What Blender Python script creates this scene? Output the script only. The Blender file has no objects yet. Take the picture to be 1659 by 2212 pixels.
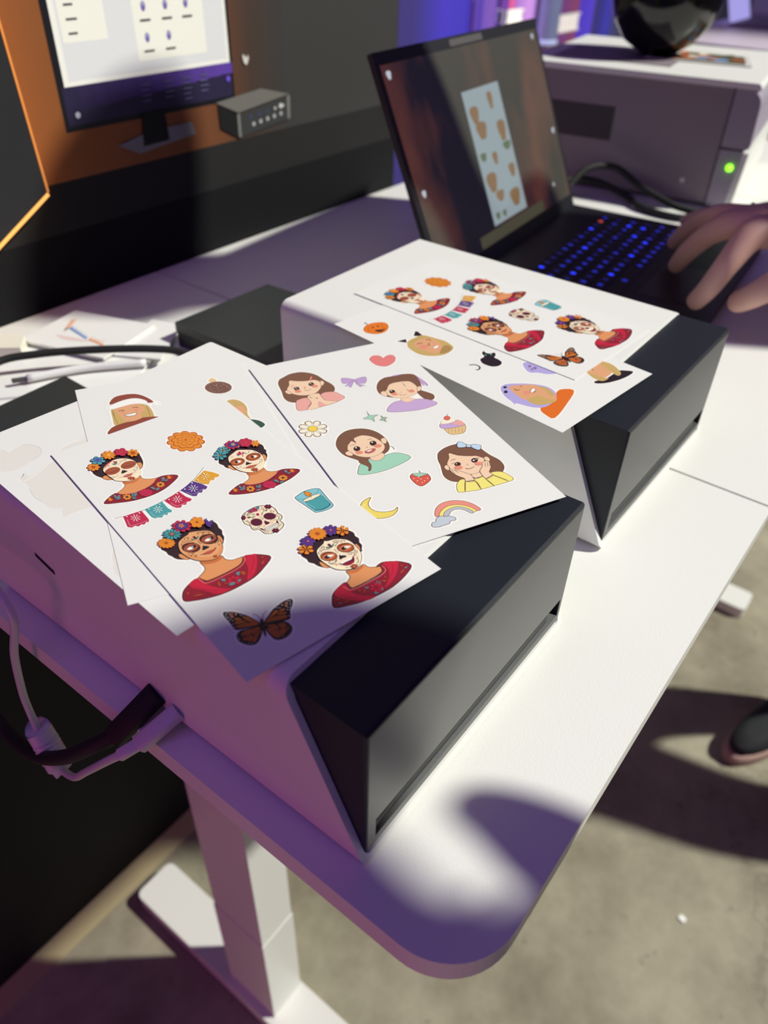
import bpy, bmesh, math, random
from mathutils import Vector, Matrix
random.seed(5)
sc = bpy.context.scene
COL = sc.collection
Z0 = 1.02                                   # desk surface height in metres; 1 unit below = 0.1 m
def V(x, y, z): return Vector((x*.1, y*.1, Z0+z*.1))
def lin(c):
    c = c/255.
    return c/12.92 if c <= .04045 else ((c+.055)/1.055)**2.4
def rgb(r, g, b): return (lin(r), lin(g), lin(b), 1)
# ---------------------------------------------------------------- camera
cam = bpy.data.cameras.new('camera'); co = bpy.data.objects.new('camera', cam); COL.objects.link(co)
Rm = ((0.61012, -0.79191, 0.02518), (-0.48370, -0.39747, -0.77978), (0.62752, 0.46358, -0.62555))
X, Y, Zc = Vector(Rm[0]), Vector(Rm[1]), Vector(Rm[2])
m = Matrix((X, -Y, -Zc)).transposed().to_4x4(); m.translation = V(-1.3611, -1.0761, 3.5168)
co.matrix_world = m
cam.sensor_fit = 'HORIZONTAL'; cam.sensor_width = 36; cam.lens = 36*1650.9/1659
cam.clip_start = .01; cam.clip_end = 60
cam.dof.use_dof = True; cam.dof.focus_distance = .43; cam.dof.aperture_fstop = 8.6
sc.camera = co
# ---------------------------------------------------------------- world (dim violet hall light)
w = bpy.data.worlds.new('hall'); sc.world = w; w.use_nodes = True
bg = w.node_tree.nodes['Background']; bg.inputs[0].default_value = (.36, .25, .62, 1); bg.inputs[1].default_value = .18
# ---------------------------------------------------------------- lights
LDIR = Vector((.63, -.72, 1.)).normalized()
def aim(o, target): o.rotation_euler = (target-o.location).to_track_quat('-Z', 'Y').to_euler()
def area(name, loc, target, size, sizey, power, col, spread=180):
    l = bpy.data.lights.new(name, 'AREA'); l.shape = 'RECTANGLE'; l.size = size; l.size_y = sizey; l.energy = power; l.color = col
    l.spread = math.radians(spread)
    o = bpy.data.objects.new(name, l); COL.objects.link(o); o.location = loc; aim(o, target); return o
k = bpy.data.lights.new('key_spotlight', 'SPOT'); k.energy = 4450; k.color = (1, 1, .865); k.shadow_soft_size = .17; k.spot_size = math.radians(36); k.spot_blend = .2
key = bpy.data.objects.new('key_spotlight', k); COL.objects.link(key); key.location = V(2, 1, 0)+LDIR*9; aim(key, V(7, 2, -2))
area('magenta_hall_light', V(-18, 5, -1.5), V(0, 1.5, -1), .9, 1.6, 7.5, (1, .13, .42))
area('violet_hall_light', V(-10, 2, 24), V(2, 3, 0), 1.6, 1.6, 6.8, (.25, .1, 1))
# ---------------------------------------------------------------- exposure
vs = sc.view_settings; vs.view_transform = 'Standard'; vs.look = 'None'; vs.exposure = 0.0; vs.gamma = 1; vs.use_curve_mapping = False
# ---------------------------------------------------------------- materials
def mat(name, col, rough=.5, metal=0, emit=None, es=0, spec=.5, bump=0, bscale=200, var=0, vscale=6, coat=0, sheen=0, sss=0):
    m = bpy.data.materials.new(name); m.use_nodes = True; nt = m.node_tree; b = nt.nodes['Principled BSDF']
    b.inputs['Base Color'].default_value = col; b.inputs['Roughness'].default_value = rough; b.inputs['Metallic'].default_value = metal
    b.inputs['Specular IOR Level'].default_value = spec; b.inputs['Coat Weight'].default_value = coat
    if sss: b.inputs['Subsurface Weight'].default_value = sss; b.inputs['Subsurface Scale'].default_value = .01
    if emit: b.inputs['Emission Color'].default_value = emit; b.inputs['Emission Strength'].default_value = es
    if bump or var: tc = nt.nodes.new('ShaderNodeTexCoord')
    if var:
        n = nt.nodes.new('ShaderNodeTexNoise'); n.inputs['Scale'].default_value = vscale; n.inputs['Detail'].default_value = 6
        nt.links.new(tc.outputs['Object'], n.inputs['Vector'])
        mx = nt.nodes.new('ShaderNodeMix'); mx.data_type = 'RGBA'
        mx.inputs[6].default_value = tuple(c*(1-var) for c in col[:3])+(1,); mx.inputs[7].default_value = tuple(min(1, c*(1+var)) for c in col[:3])+(1,)
        nt.links.new(n.outputs['Fac'], mx.inputs[0]); nt.links.new(mx.outputs[2], b.inputs['Base Color'])
    if bump:
        n = nt.nodes.new('ShaderNodeTexNoise'); n.inputs['Scale'].default_value = bscale; n.inputs['Detail'].default_value = 3
        nt.links.new(tc.outputs['Object'], n.inputs['Vector'])
        bp_ = nt.nodes.new('ShaderNodeBump'); bp_.inputs['Strength'].default_value = bump; bp_.inputs['Distance'].default_value = .0005
        nt.links.new(n.outputs['Fac'], bp_.inputs['Height']); nt.links.new(bp_.outputs[0], b.inputs['Normal'])
    return m
M = {}
M['laminate'] = mat('white_laminate', (.80, .80, .775, 1), .38, bump=.25, bscale=900)
M['edge'] = mat('laminate_edge', (.78, .78, .76, 1), .45)
M['shell'] = mat('white_shell', (.79, .79, .77, 1), .42, bump=.1, bscale=1500)
M['black'] = mat('black_plastic', (.011, .014, .022, 1), .45, bump=.25, bscale=2500, spec=.32)
M['blackface'] = mat('black_plastic_lit_front', (.035, .036, .036, 1), .36, bump=.3, bscale=2500, spec=.75)  # the same black plastic, made paler and shinier for light grazing the front
M['dark'] = mat('dark_recess', (.01, .01, .011, 1), .6)
M['paper'] = mat('sticker_paper', (.80, .80, .785, 1), .5, bump=.05, bscale=600)
M['card'] = mat('white_card', (.83, .83, .815, 1), .45)
M['box'] = mat('charcoal_box', (.02, .024, .025, 1), .45, spec=.5)
M['rubber'] = mat('black_rubber', (.006, .006, .007, 1), .7, bump=.5, bscale=1500)
M['wcable'] = mat('white_cable', (.62, .6, .66, 1), .4)
M['steel'] = mat('painted_steel', (.74, .74, .72, 1), .4, bump=.1, bscale=400)
M['laptop'] = mat('laptop_black', (.008, .009, .014, 1), .4)
M['skin'] = mat('skin', (.66, .39, .33, 1), .5, sss=.15, var=.12, vscale=25)
M['nail'] = mat('nail', (.5, .3, .25, 1), .3)
M['shirt'] = mat('dark_shirt', (.02, .02, .025, 1), .85, bump=.4, bscale=700)
M['trousers'] = mat('dark_trousers', (.012, .012, .018, 1), .9, bump=.4, bscale=700)
M['hair'] = mat('dark_hair', (.02, .013, .01, 1), .6, bump=.6, bscale=500)
M['sole'] = mat('pink_beige_sole', (.42, .27, .24, 1), .6)
M['purpbox'] = mat('grey_violet_metal', (.26, .22, .25, 1), .5, bump=.1, bscale=800)
M['vent'] = mat('dark_grille', (.06, .055, .06, 1), .7)
M['gloss'] = mat('gloss_black', (.006, .006, .006, 1), .12)
M['gled'] = mat('green_led', (.1, .6, .02, 1), .4, emit=(.25, 1, .02, 1), es=2.5)
def vcol():
    "print inks: flat colour per face, nothing else"
    m = bpy.data.materials.new('print_ink'); m.use_nodes = True; nt = m.node_tree; b = nt.nodes['Principled BSDF']
    a = nt.nodes.new('ShaderNodeVertexColor'); a.layer_name = 'ink'
    nt.links.new(a.outputs['Color'], b.inputs['Base Color']); b.inputs['Roughness'].default_value = .42
    return m
M['ink'] = vcol()
# ---------------------------------------------------------------- object helpers
def new_obj(name, me, material, parent=None):
    o = bpy.data.objects.new(name, me); COL.objects.link(o)
    for mt in (material if isinstance(material, (list, tuple)) else [material]): me.materials.append(mt)
    if parent: o.parent = parent
    return o
def origin_of(o):
    v = Vector((0, 0, 0))
    while o is not None: v = v+Vector(o.location); o = o.parent
    return v
def obj(name, bm, material, parent=None, smooth=False, at=None):
    "bm holds world coordinates; the mesh is stored relative to its parent or to its own base"
    bmesh.ops.recalc_face_normals(bm, faces=bm.faces[:])
    me = bpy.data.meshes.new(name); 
    if smooth:
        for f in bm.faces: f.smooth = True
    xs = [v.co for v in bm.verts]
    c = Vector(((min(v.x for v in xs)+max(v.x for v in xs))/2, (min(v.y for v in xs)+max(v.y for v in xs))/2, min(v.z for v in xs))) if at is None else at
    p0 = origin_of(parent) if parent else Vector((0, 0, 0))
    bmesh.ops.translate(bm, verts=bm.verts[:], vec=-c)
    bm.to_mesh(me); bm.free()
    o = new_obj(name, me, material, parent); o.location = c-p0
    return o
def thing(name, label, cat, loc, group=None):
    o = bpy.data.objects.new(name, None); COL.objects.link(o); o.location = loc; o['label'] = label; o['category'] = cat
    o.empty_display_size = .02
    if group: o['group'] = group
    return o
def tag(o, label, cat, group=None):
    o['label'] = label; o['category'] = cat
    if group: o['group'] = group
    return o
def struct(o): o['kind'] = 'structure'; return o
def hexa(bm, lo, hi, mi=0):
    "axis box from lo to hi in desk units"
    x0, y0, z0 = lo; x1, y1, z1 = hi
    v = [bm.verts.new(V(*p)) for p in ((x0, y0, z0), (x1, y0, z0), (x1, y1, z0), (x0, y1, z0), (x0, y0, z1), (x1, y0, z1), (x1, y1, z1), (x0, y1, z1))]
    for q in ((3, 2, 1, 0), (4, 5, 6, 7), (0, 1, 5, 4), (1, 2, 6, 5), (2, 3, 7, 6), (3, 0, 4, 7)): bm.faces.new([v[i] for i in q]).material_index = mi
    return v
def bevel(bm, w, seg=2, ang=30):
    es = [e for e in bm.edges if len(e.link_faces) == 2 and e.calc_face_angle(0) > math.radians(ang)]
    bmesh.ops.bevel(bm, geom=es, offset=w, segments=seg, profile=.5, affect='EDGES', clamp_overlap=True)
def box(name, lo, hi, material, parent=None, bev=0, seg=2):
    bm = bmesh.new(); hexa(bm, lo, hi)
    if bev: bevel(bm, bev*.1, seg)
    return obj(name, bm, material, parent)
def prism(bm, pts, z0, z1, mi=0):
    "vertical prism over a plan outline"
    a = [bm.verts.new(V(x, y, z0)) for x, y in pts]; b = [bm.verts.new(V(x, y, z1)) for x, y in pts]; n = len(pts)
    bm.faces.new(a[::-1]).material_index = mi; bm.faces.new(b).material_index = mi
    for i in range(n): bm.faces.new((a[i], a[(i+1) % n], b[(i+1) % n], b[i])).material_index = mi
def fillet(pts, rs, seg=8):
    out = []; n = len(pts)
    for i in range(n):
        p = Vector(pts[i]); a = Vector(pts[i-1]); b = Vector(pts[(i+1) % n]); r = rs[i]
        if r <= 0: out.append(tuple(p)); continue
        d1 = (a-p).normalized(); d2 = (b-p).normalized(); ang = d1.angle(d2); t = r/math.tan(ang/2)
        c = p+(d1+d2).normalized()*(r/math.sin(ang/2)); s = p+d1*t-c; e = p+d2*t-c
        th = s.angle(e); a0 = math.atan2(s.y, s.x); sg = 1 if s.x*e.y-s.y*e.x > 0 else -1
        for k in range(seg+1): q = a0+sg*th*k/seg; out.append((c.x+r*math.cos(q), c.y+r*math.sin(q)))
    return out
def spline(P, n=6, closed=False):
    P = [Vector(p) for p in P]; N = len(P); o = []
    for i in range(N if closed else N-1):
        a, b, c, d = [P[(i+k) % N] if closed else P[min(max(i+k, 0), N-1)] for k in (-1, 0, 1, 2)]
        for j in range(n):
            t = j/n; o.append(.5*((2*b)+(-a+c)*t+(2*a-5*b+4*c-d)*t*t+(-a+3*b-3*c+d)*t**3))
    if not closed: o.append(P[-1])
    return o
def tube(name, pts, r, material, parent=None, n=6, seg=12, rs=None):
    P = spline([V(*p) for p in pts], n); bm = bmesh.new(); rings = []; up = Vector((0, 0, 1)); K = len(P)
    nrm = None
    for i, p in enumerate(P):
        t = (P[min(i+1, K-1)]-P[max(i-1, 0)]).normalized()
        if nrm is None: nrm = t.cross(up if abs(t.z) < .9 else Vector((1, 0, 0))).normalized()
        else: nrm = (nrm-t*nrm.dot(t)).normalized()
        b = t.cross(nrm); rr = (r if rs is None else rs[min(i//n, len(rs)-1)])*.1
        rings.append([bm.verts.new(p+nrm*math.cos(a)*rr+b*math.sin(a)*rr) for a in [2*math.pi*k/seg for k in range(seg)]])
    for A, B in zip(rings, rings[1:]):
        for k in range(seg): bm.faces.new((A[k], A[(k+1) % seg], B[(k+1) % seg], B[k]))
    bm.faces.new(rings[0][::-1]); bm.faces.new(rings[-1])
    return obj(name, bm, material, parent, smooth=True)
def lathe(name, c, prof, material, parent=None, seg=40):
    bm = bmesh.new(); rings = []
    for r, z in prof: rings.append([bm.verts.new(V(c[0]+r*math.cos(2*math.pi*k/seg), c[1]+r*math.sin(2*math.pi*k/seg), c[2]+z)) for k in range(seg)])
    for A, B in zip(rings, rings[1:]):
        for k in range(seg): bm.faces.new((A[k], A[(k+1) % seg], B[(k+1) % seg], B[k]))
    bm.faces.new(rings[0][::-1]); bm.faces.new(rings[-1])
    return obj(name, bm, material, parent, smooth=True)
# ---------------------------------------------------------------- flat print: layered ink shapes on a plane
INK = dict(hair=(52, 34, 42), skin=(222, 148, 96), skind=(200, 112, 66), skin2=(226, 164, 116), ink=(36, 26, 34), crim=(140, 30, 50), rose=(190, 40, 80), rosel=(236, 130, 120),
 face=(244, 224, 196), cream=(248, 232, 200), rust=(176, 78, 36), brn=(160, 82, 62), brnl=(204, 116, 76), brnd=(74, 34, 30), oran=(226, 140, 46), oranl=(240, 170, 80), teal=(74, 158, 164),
 tealD=(36, 88, 104), tealL=(130, 194, 206), blue=(78, 104, 176), navy=(40, 38, 84), slat=(96, 130, 140), purp=(86, 54, 130), plum=(90, 24, 52), grn=(84, 140, 110), lip=(196, 100, 96), lip2=(192, 96, 70),
 white=(244, 243, 238), yel=(240, 208, 80), gold=(220, 160, 50), red=(196, 34, 62), mon=(206, 116, 44), mon2=(190, 100, 48), monl=(224, 160, 120), bhair=(124, 86, 68), ol=(92, 62, 50), skinp=(240, 206, 176),
 pinkc=(232, 168, 160), blush=(228, 144, 122), ink2=(62, 42, 36), heart=(226, 128, 126), heartd=(180, 96, 96), lil=(190, 160, 206), lild=(132, 104, 150), lilt=(198, 168, 212), mint=(160, 206, 184), mintt=(160, 210, 186),
 sage=(150, 184, 156), pet=(244, 236, 214), waf=(226, 194, 140), wafd=(176, 138, 90), red2=(220, 104, 88), yelt=(240, 228, 128), blub=(190, 214, 236), straw=(216, 92, 78), moon=(236, 214, 106), coral=(232, 146, 132),
 greyc=(186, 188, 196), cloud=(194, 204, 214), blond=(200, 168, 104), sant=(140, 66, 54), skinl=(222, 164, 122), brnl2=(170, 136, 84), orn=(118, 80, 70), ornl=(168, 130, 116), grnd=(52, 84, 66), pump=(226, 120, 34),
 lilg=(178, 168, 222), orsw=(222, 110, 34), back=(227, 224, 218), cut_highlight=(246, 245, 240), cutd=(188, 184, 182), base=(243, 242, 237), lip3=(200, 80, 70))  # highlight along the rims of the peeled gaps is painted on
INK = {k: rgb(*v) for k, v in INK.items()}
def ink(c): return INK[c] if isinstance(c, str) else rgb(*c)
def sm2(p, closed, n=3):
    N = len(p); o = []
    for i in range(N if closed else N-1):
        a, b, c, d = [p[(i+k) % N] if closed else p[min(max(i+k, 0), N-1)] for k in (-1, 0, 1, 2)]
        for j in range(n):
            t = j/n; o.append(tuple(.5*((2*b[q])+(-a[q]+c[q])*t+(2*a[q]-5*b[q]+4*c[q]-d[q])*t*t+(-a[q]+3*b[q]-3*c[q]+d[q])*t**3) for q in (0, 1)))
    if not closed: o.append(tuple(p[-1]))
    return o
def nums(s): a = [float(t) for t in s.split()] if isinstance(s, str) else list(s); return [(a[i], a[i+1]) for i in range(0, len(a), 2)]
class Print:
    "collects coloured polygons; each layer lies a hair above the one before"
    def __init__(s, fmap, step=6e-6, base=0): s.f = fmap; s.bm = bmesh.new(); s.c = []; s.h = base; s.step = step
    def poly(s, col, pts, new=True):
        if new: s.h += s.step
        vs = [s.bm.verts.new(s.f(x, y, s.h)) for x, y in pts]
        es = [s.bm.edges.new((vs[i], vs[(i+1) % len(vs)])) for i in range(len(vs))]
        r = bmesh.ops.triangle_fill(s.bm, use_beauty=False, use_dissolve=False, edges=es)
        fs = [g for g in r['geom'] if isinstance(g, bmesh.types.BMFace)]
        s.c.append((fs, ink(col)))
    def quadstrip(s, col, L, R):
        s.h += s.step
        a = [s.bm.verts.new(s.f(x, y, s.h)) for x, y in L]; b = [s.bm.verts.new(s.f(x, y, s.h)) for x, y in R]; fs = []
        for i in range(len(a)-1):
            try: fs.append(s.bm.faces.new((a[i], a[i+1], b[i+1], b[i])))
            except ValueError: pass
        s.c.append((fs, ink(col)))
    def stroke(s, col, wd, pts, closed=False):
        if closed: pts = list(pts)+[pts[0], pts[1]] if len(pts) > 1 else pts
        L = []; R = []; n = len(pts)
        for i in range(n):
            a = pts[max(i-1, 0)]; b = pts[min(i+1, n-1)]; dx, dy = b[0]-a[0], b[1]-a[1]; l = math.hypot(dx, dy) or 1
            k = wd/2*(1 if 0 < i < n-1 or closed else .6); L.append((pts[i][0]-dy/l*k, pts[i][1]+dx/l*k)); R.append((pts[i][0]+dy/l*k, pts[i][1]-dx/l*k))
        s.quadstrip(col, L, R)
    def ell(s, col, cx, cy, ux, uy, vx, vy, n=18): s.poly(col, [(cx+ux*math.cos(2*math.pi*t/n)+vx*math.sin(2*math.pi*t/n), cy+uy*math.cos(2*math.pi*t/n)+vy*math.sin(2*math.pi*t/n)) for t in range(n)])
    def prim(s, q):
        if q[0] == 'p': p = nums(q[3]); s.poly(q[1], sm2(p, True) if q[2] else p)
        elif q[0] == 's':
            p = nums(q[4]); closed = q[5]
            if q[3]: p = sm2(p, bool(closed), 3)
            s.stroke(q[1], q[2], p, closed=bool(closed and q[3]))
        elif q[0] == 'e':
            _, col, cx, cy, ux, uy, vx, vy, o, wd = q
            if o:
                k = 1+wd/max(.4, math.hypot(ux, uy)); k2 = 1+wd/max(.4, math.hypot(vx, vy)); s.ell(o, cx, cy, ux*k, uy*k, vx*k2, vy*k2)
            s.ell(col, cx, cy, ux, uy, vx, vy)
        elif q[0] == 'f':
            _, col, cx, cy, ux, uy, vx, vy, n, rot, pw, o, cc, rin, line = q
            def P(r, a): return (cx+r*(ux*math.cos(a)+vx*math.sin(a)), cy+r*(uy*math.cos(a)+vy*math.sin(a)))
            am = .42 if n <= 6 else .34 if n <= 9 else .2 if n <= 13 else .09
            def ring(k): return [P((1-am+am*abs(math.cos(n/2*(2*math.pi*t/(n*6)-math.radians(rot))))**.45)*k, 2*math.pi*t/(n*6)) for t in range(n*6)]
            if pw >= .86 or n >= 14:                                # joined petals with thin dark joints
                if o: s.poly(INKD.get(o, o), ring(1.05))
                s.poly(col, ring(.97))
                if n < 14:
                    for i in range(n):
                        a = math.radians(rot)+2*math.pi*(i+.5)/n; s.stroke(INKD.get(o, o) or line or 'rust', .13, [P(.25, a), P(1-am, a)])
            else:
              for i in range(n):
                a = math.radians(rot)+2*math.pi*i/n; hw = math.pi/n*min(pw, .8)
                if o: s.poly(INKD.get(o, o), [P(.08, a)]+[P(.12+(1.04-.12)*r, a+hw*1.22*q_) for r, q_ in ((.35, -.7), (.7, -.95), (.93, -.6), (1, 0), (.93, .6), (.7, .95), (.35, .7))])
                s.poly(col, [P(.12, a)]+[P(.12+(.98-.12)*r, a+hw*q_) for r, q_ in ((.35, -.7), (.7, -.95), (.92, -.6), (1, 0), (.92, .6), (.7, .95), (.35, .7))])
                if line: s.stroke(line, .12, [P(.3, a), P(.7, a)])
            if cc: s.poly(cc, [P(rin, 2*math.pi*t/10) for t in range(10)])
    def done(s, name, parent=None, at=None):
        lay = s.bm.loops.layers.float_color.new('ink'); 
        for fs, c in s.c:
            for f in fs:
                if f.is_valid:
                    for l in f.loops: l[lay] = c
        me = bpy.data.meshes.new(name); o_ = at; p0 = origin_of(parent) if parent else Vector((0, 0, 0))
        bmesh.ops.translate(s.bm, verts=s.bm.verts[:], vec=-o_); s.bm.to_mesh(me); s.bm.free()
        o = new_obj(name, me, M['ink'], parent); o.location = o_-p0; return o
INKD = {'k': 'ink'}
# ================================================================ SETTING
FL = -10.2
def floor_mat():
    m = bpy.data.materials.new('concrete'); m.use_nodes = True; nt = m.node_tree; b = nt.nodes['Principled BSDF']; L = nt.links.new
    tc = nt.nodes.new('ShaderNodeTexCoord')
    def noise(s, d, r=.6): n = nt.nodes.new('ShaderNodeTexNoise'); n.inputs['Scale'].default_value = s; n.inputs['Detail'].default_value = d; n.inputs['Roughness'].default_value = r; L(tc.outputs['Object'], n.inputs['Vector']); return n
    def mixc(f, a, c): x = nt.nodes.new('ShaderNodeMix'); x.data_type = 'RGBA'; L(f, x.inputs[0]); (L(a, x.inputs[6]) if hasattr(a, 'links') else setattr(x.inputs[6], 'default_value', a)); x.inputs[7].default_value = c; return x.outputs[2]
    r1 = nt.nodes.new('ShaderNodeValToRGB'); r1.color_ramp.elements[0].position = .35; r1.color_ramp.elements[1].position = .68
    r1.color_ramp.elements[0].color = (.19, .165, .118, 1); r1.color_ramp.elements[1].color = (.37, .34, .255, 1)
    L(noise(5, 8, .65).outputs['Fac'], r1.inputs[0])
    r2 = nt.nodes.new('ShaderNodeValToRGB'); r2.color_ramp.elements[0].position = .66; r2.color_ramp.elements[1].position = .78
    L(noise(22, 4).outputs['Fac'], r2.inputs[0]); c = mixc(r2.outputs[0], r1.outputs[0], (.13, .115, .085, 1))
    v = nt.nodes.new('ShaderNodeTexVoronoi'); v.feature = 'DISTANCE_TO_EDGE'; v.inputs['Scale'].default_value = .55; L(noise(3, 5).outputs['Color'], v.inputs['Vector'])
    r3 = nt.nodes.new('ShaderNodeValToRGB'); r3.color_ramp.elements[0].color = (.35, .35, .35, 1); r3.color_ramp.elements[1].color = (0, 0, 0, 1); r3.color_ramp.elements[1].position = .006; L(v.outputs['Distance'], r3.inputs[0])
    L(mixc(r3.outputs[0], c, (.1, .085, .06, 1)), b.inputs['Base Color']); b.inputs['Roughness'].default_value = .75
    bp_ = nt.nodes.new('ShaderNodeBump'); bp_.inputs['Strength'].default_value = .3; bp_.inputs['Distance'].default_value = .002; L(noise(60, 6).outputs['Fac'], bp_.inputs['Height']); L(bp_.outputs[0], b.inputs['Normal'])
    return m
struct(box('floor', (-45, -60, FL-.5), (75, 60, FL), floor_mat()))
M['wall'] = mat('black_printed_fabric', (.012, .012, .013, 1), .75, spec=.3, bump=.3, bscale=900)
struct(box('wall_back', (-30, 6.42, FL), (8.75, 6.9, 14), M['wall']))
M['tape'] = mat('tan_floor_tape', (.43, .36, .21, 1), .6, var=.15, vscale=10)
tp = struct(box('trim_1', (-30, 6.02, FL), (16, 6.40, FL+.03), M['tape']))
# printed graphic on the wall
WALLF = lambda x, z, h: V(x, 6.42, z)+Vector((0, -h, 0))
def gradmat(name, stops, axis, lo, hi, rough=.55):
    m = bpy.data.materials.new(name); m.use_nodes = True; nt = m.node_tree; b = nt.nodes['Principled BSDF']; tc = nt.nodes.new('ShaderNodeTexCoord')
    sp = nt.nodes.new('ShaderNodeSeparateXYZ'); nt.links.new(tc.outputs['Generated'], sp.inputs[0]); r = nt.nodes.new('ShaderNodeValToRGB')
    for i, (p, c) in enumerate(stops):
        e = r.color_ramp.elements[i] if i < 2 else r.color_ramp.elements.new(p); e.position = p; e.color = c
    nt.links.new(sp.outputs[axis], r.inputs[0]); nt.links.new(r.outputs[0], b.inputs['Base Color']); b.inputs['Roughness'].default_value = rough
    n = nt.nodes.new('ShaderNodeTexNoise'); n.inputs['Scale'].default_value = 700; bp_ = nt.nodes.new('ShaderNodeBump'); bp_.inputs['Strength'].default_value = .3; bp_.inputs['Distance'].default_value = .0004
    nt.links.new(tc.outputs['Object'], n.inputs['Vector']); nt.links.new(n.outputs['Fac'], bp_.inputs['Height']); nt.links.new(bp_.outputs[0], b.inputs['Normal'])
    return m
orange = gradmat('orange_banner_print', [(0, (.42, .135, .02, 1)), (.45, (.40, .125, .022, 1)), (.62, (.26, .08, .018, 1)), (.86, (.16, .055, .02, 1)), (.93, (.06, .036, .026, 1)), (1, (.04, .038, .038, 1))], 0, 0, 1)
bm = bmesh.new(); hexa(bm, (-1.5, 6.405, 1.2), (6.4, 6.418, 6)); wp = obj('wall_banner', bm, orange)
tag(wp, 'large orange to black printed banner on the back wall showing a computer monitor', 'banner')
grey = mat('charcoal_banner_print', (.04, .038, .038, 1), .6, bump=.3, bscale=900)
bm = bmesh.new(); hexa(bm, (6.4, 6.405, 1.2), (8.72, 6.418, 14)); obj('banner_panel', bm, grey, wp)
bm = bmesh.new(); hexa(bm, (-1.5, 6.405, .72), (8.72, 6.418, 1.2)); obj('banner_panel', bm, mat('shaded_grey_banner_print', (.016, .016, .017, 1), .7, spec=.3, bump=.3, bscale=900), wp)  # grey print, with the shadow on the lower wall put into its tone
bm = bmesh.new(); hexa(bm, (-29, 6.405, -2), (8.72, 6.418, .72)); obj('banner_panel', bm, mat('black_banner_print', (.005, .005, .007, 1), .8, spec=.25, bump=.3, bscale=900), wp)
PF = lambda x, z, h: V(x, 6.404, z)+Vector((0, -h, 0))
pr = Print(PF, 1.5e-5, 1e-5)
def R_(c, x0, z0, x1, z1): pr.poly(c, [(x0, z0), (x1, z0), (x1, z1), (x0, z1)])
R_((22, 24, 30), 3.28, 1.63, 5.56, 3.4); R_((46, 40, 70), 3.33, 1.68, 5.53, 2.02)
for i in range(12): R_((44+i*5, 36+i*3, 72+i*9), 3.33+i*.18, 1.80+.01*i, 3.33+(i+1)*.185, 2.02)
R_((255, 255, 250), 3.36, 2.02, 5.52, 3.36); R_((236, 238, 242), 3.42, 2.06, 5.48, 3.3); R_((255, 255, 246), 3.45, 2.38, 3.95, 3.3); R_((255, 255, 246), 4.28, 2.15, 5.2, 3.3)
for i in range(9): R_((90, 90, 92), 3.52, 2.44+.115*i, 3.52+(.1, .12, .1, .14, .1, .22, .22, .15, .2)[i], 2.46+.115*i)
for zz in (2.35, 2.62, 2.9):
    for j, xx in enumerate((4.42, 4.7, 4.97)):
        if zz == 2.35 and j == 2: continue
        pr.ell((120, 110, 190), xx, zz, .028, 0, 0, .045, 10); pr.ell((190, 186, 215), xx, zz+.02, .012, 0, 0, .02, 8); R_((90, 90, 92), xx-.06, zz-.13, xx+.07, zz-.11)
for xx, n_ in ((4.25, 4), (4.55, 4), (4.8, 5), (5.05, 4)):
    for j in range(n_): R_((96, 92, 130), xx, 1.93-.05*j, xx+.12-.02*(j % 2), 1.945-.05*j)
pr.ell((200, 205, 225), 3.44, 1.77, .03, 0, 0, .03, 10); pr.ell((120, 90, 230), 5.47, 1.86, .03, 0, 0, .03, 10)
pr.poly((12, 14, 18), [(4.16, 1.42), (4.52, 1.42), (4.5, 1.68), (4.2, 1.68)]); pr.poly((120, 120, 128), [(3.84, 1.42), (4.1, 1.3), (4.9, 1.37), (4.86, 1.5), (4.3, 1.5)]); pr.poly((12, 14, 18), [(4.16, 1.36), (4.52, 1.37), (4.5, 1.68), (4.2, 1.68)])
pr.poly((30, 30, 32), [(5.27, 1.62), (5.6, 1.46), (5.58, 1.2), (5.28, 1.36)]); pr.poly((118, 116, 112), [(5.24, 1.64), (5.58, 1.49), (6.47, 1.58), (5.98, 1.70)]); pr.poly((62, 64, 64), [(5.60, 1.475), (6.45, 1.565), (6.44, 1.30), (5.6, 1.22)])
pr.poly((130, 130, 128), [(6.42, 1.56), (6.47, 1.57), (6.46, 1.31), (6.42, 1.3)]); pr.poly((130, 130, 128), [(5.56, 1.48), (5.6, 1.48), (5.6, 1.22), (5.56, 1.23)])
for i in range(5): pr.ell((190, 190, 195), 5.82+.12*i, 1.335+.012*i, .025, 0, 0, .025, 8)
for i in range(5): pr.ell((70, 74, 130) if i < 3 else (205, 205, 205), 5.78+.14*i, 1.42+.012*i, .02, 0, 0, .02, 8)
pr.ell((220, 220, 220), 6.3, 1.47, .03, 0, 0, .03, 8)
pr.poly((225, 222, 215), sm2([(5.72, 2.08), (5.78, 2.04), (5.8, 2.07), (5.81, 2.03), (5.77, 1.97), (5.73, 2.0)], True)); 
pr.done('monitor_print', wp, V(4, 6.404, 1.5))
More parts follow.
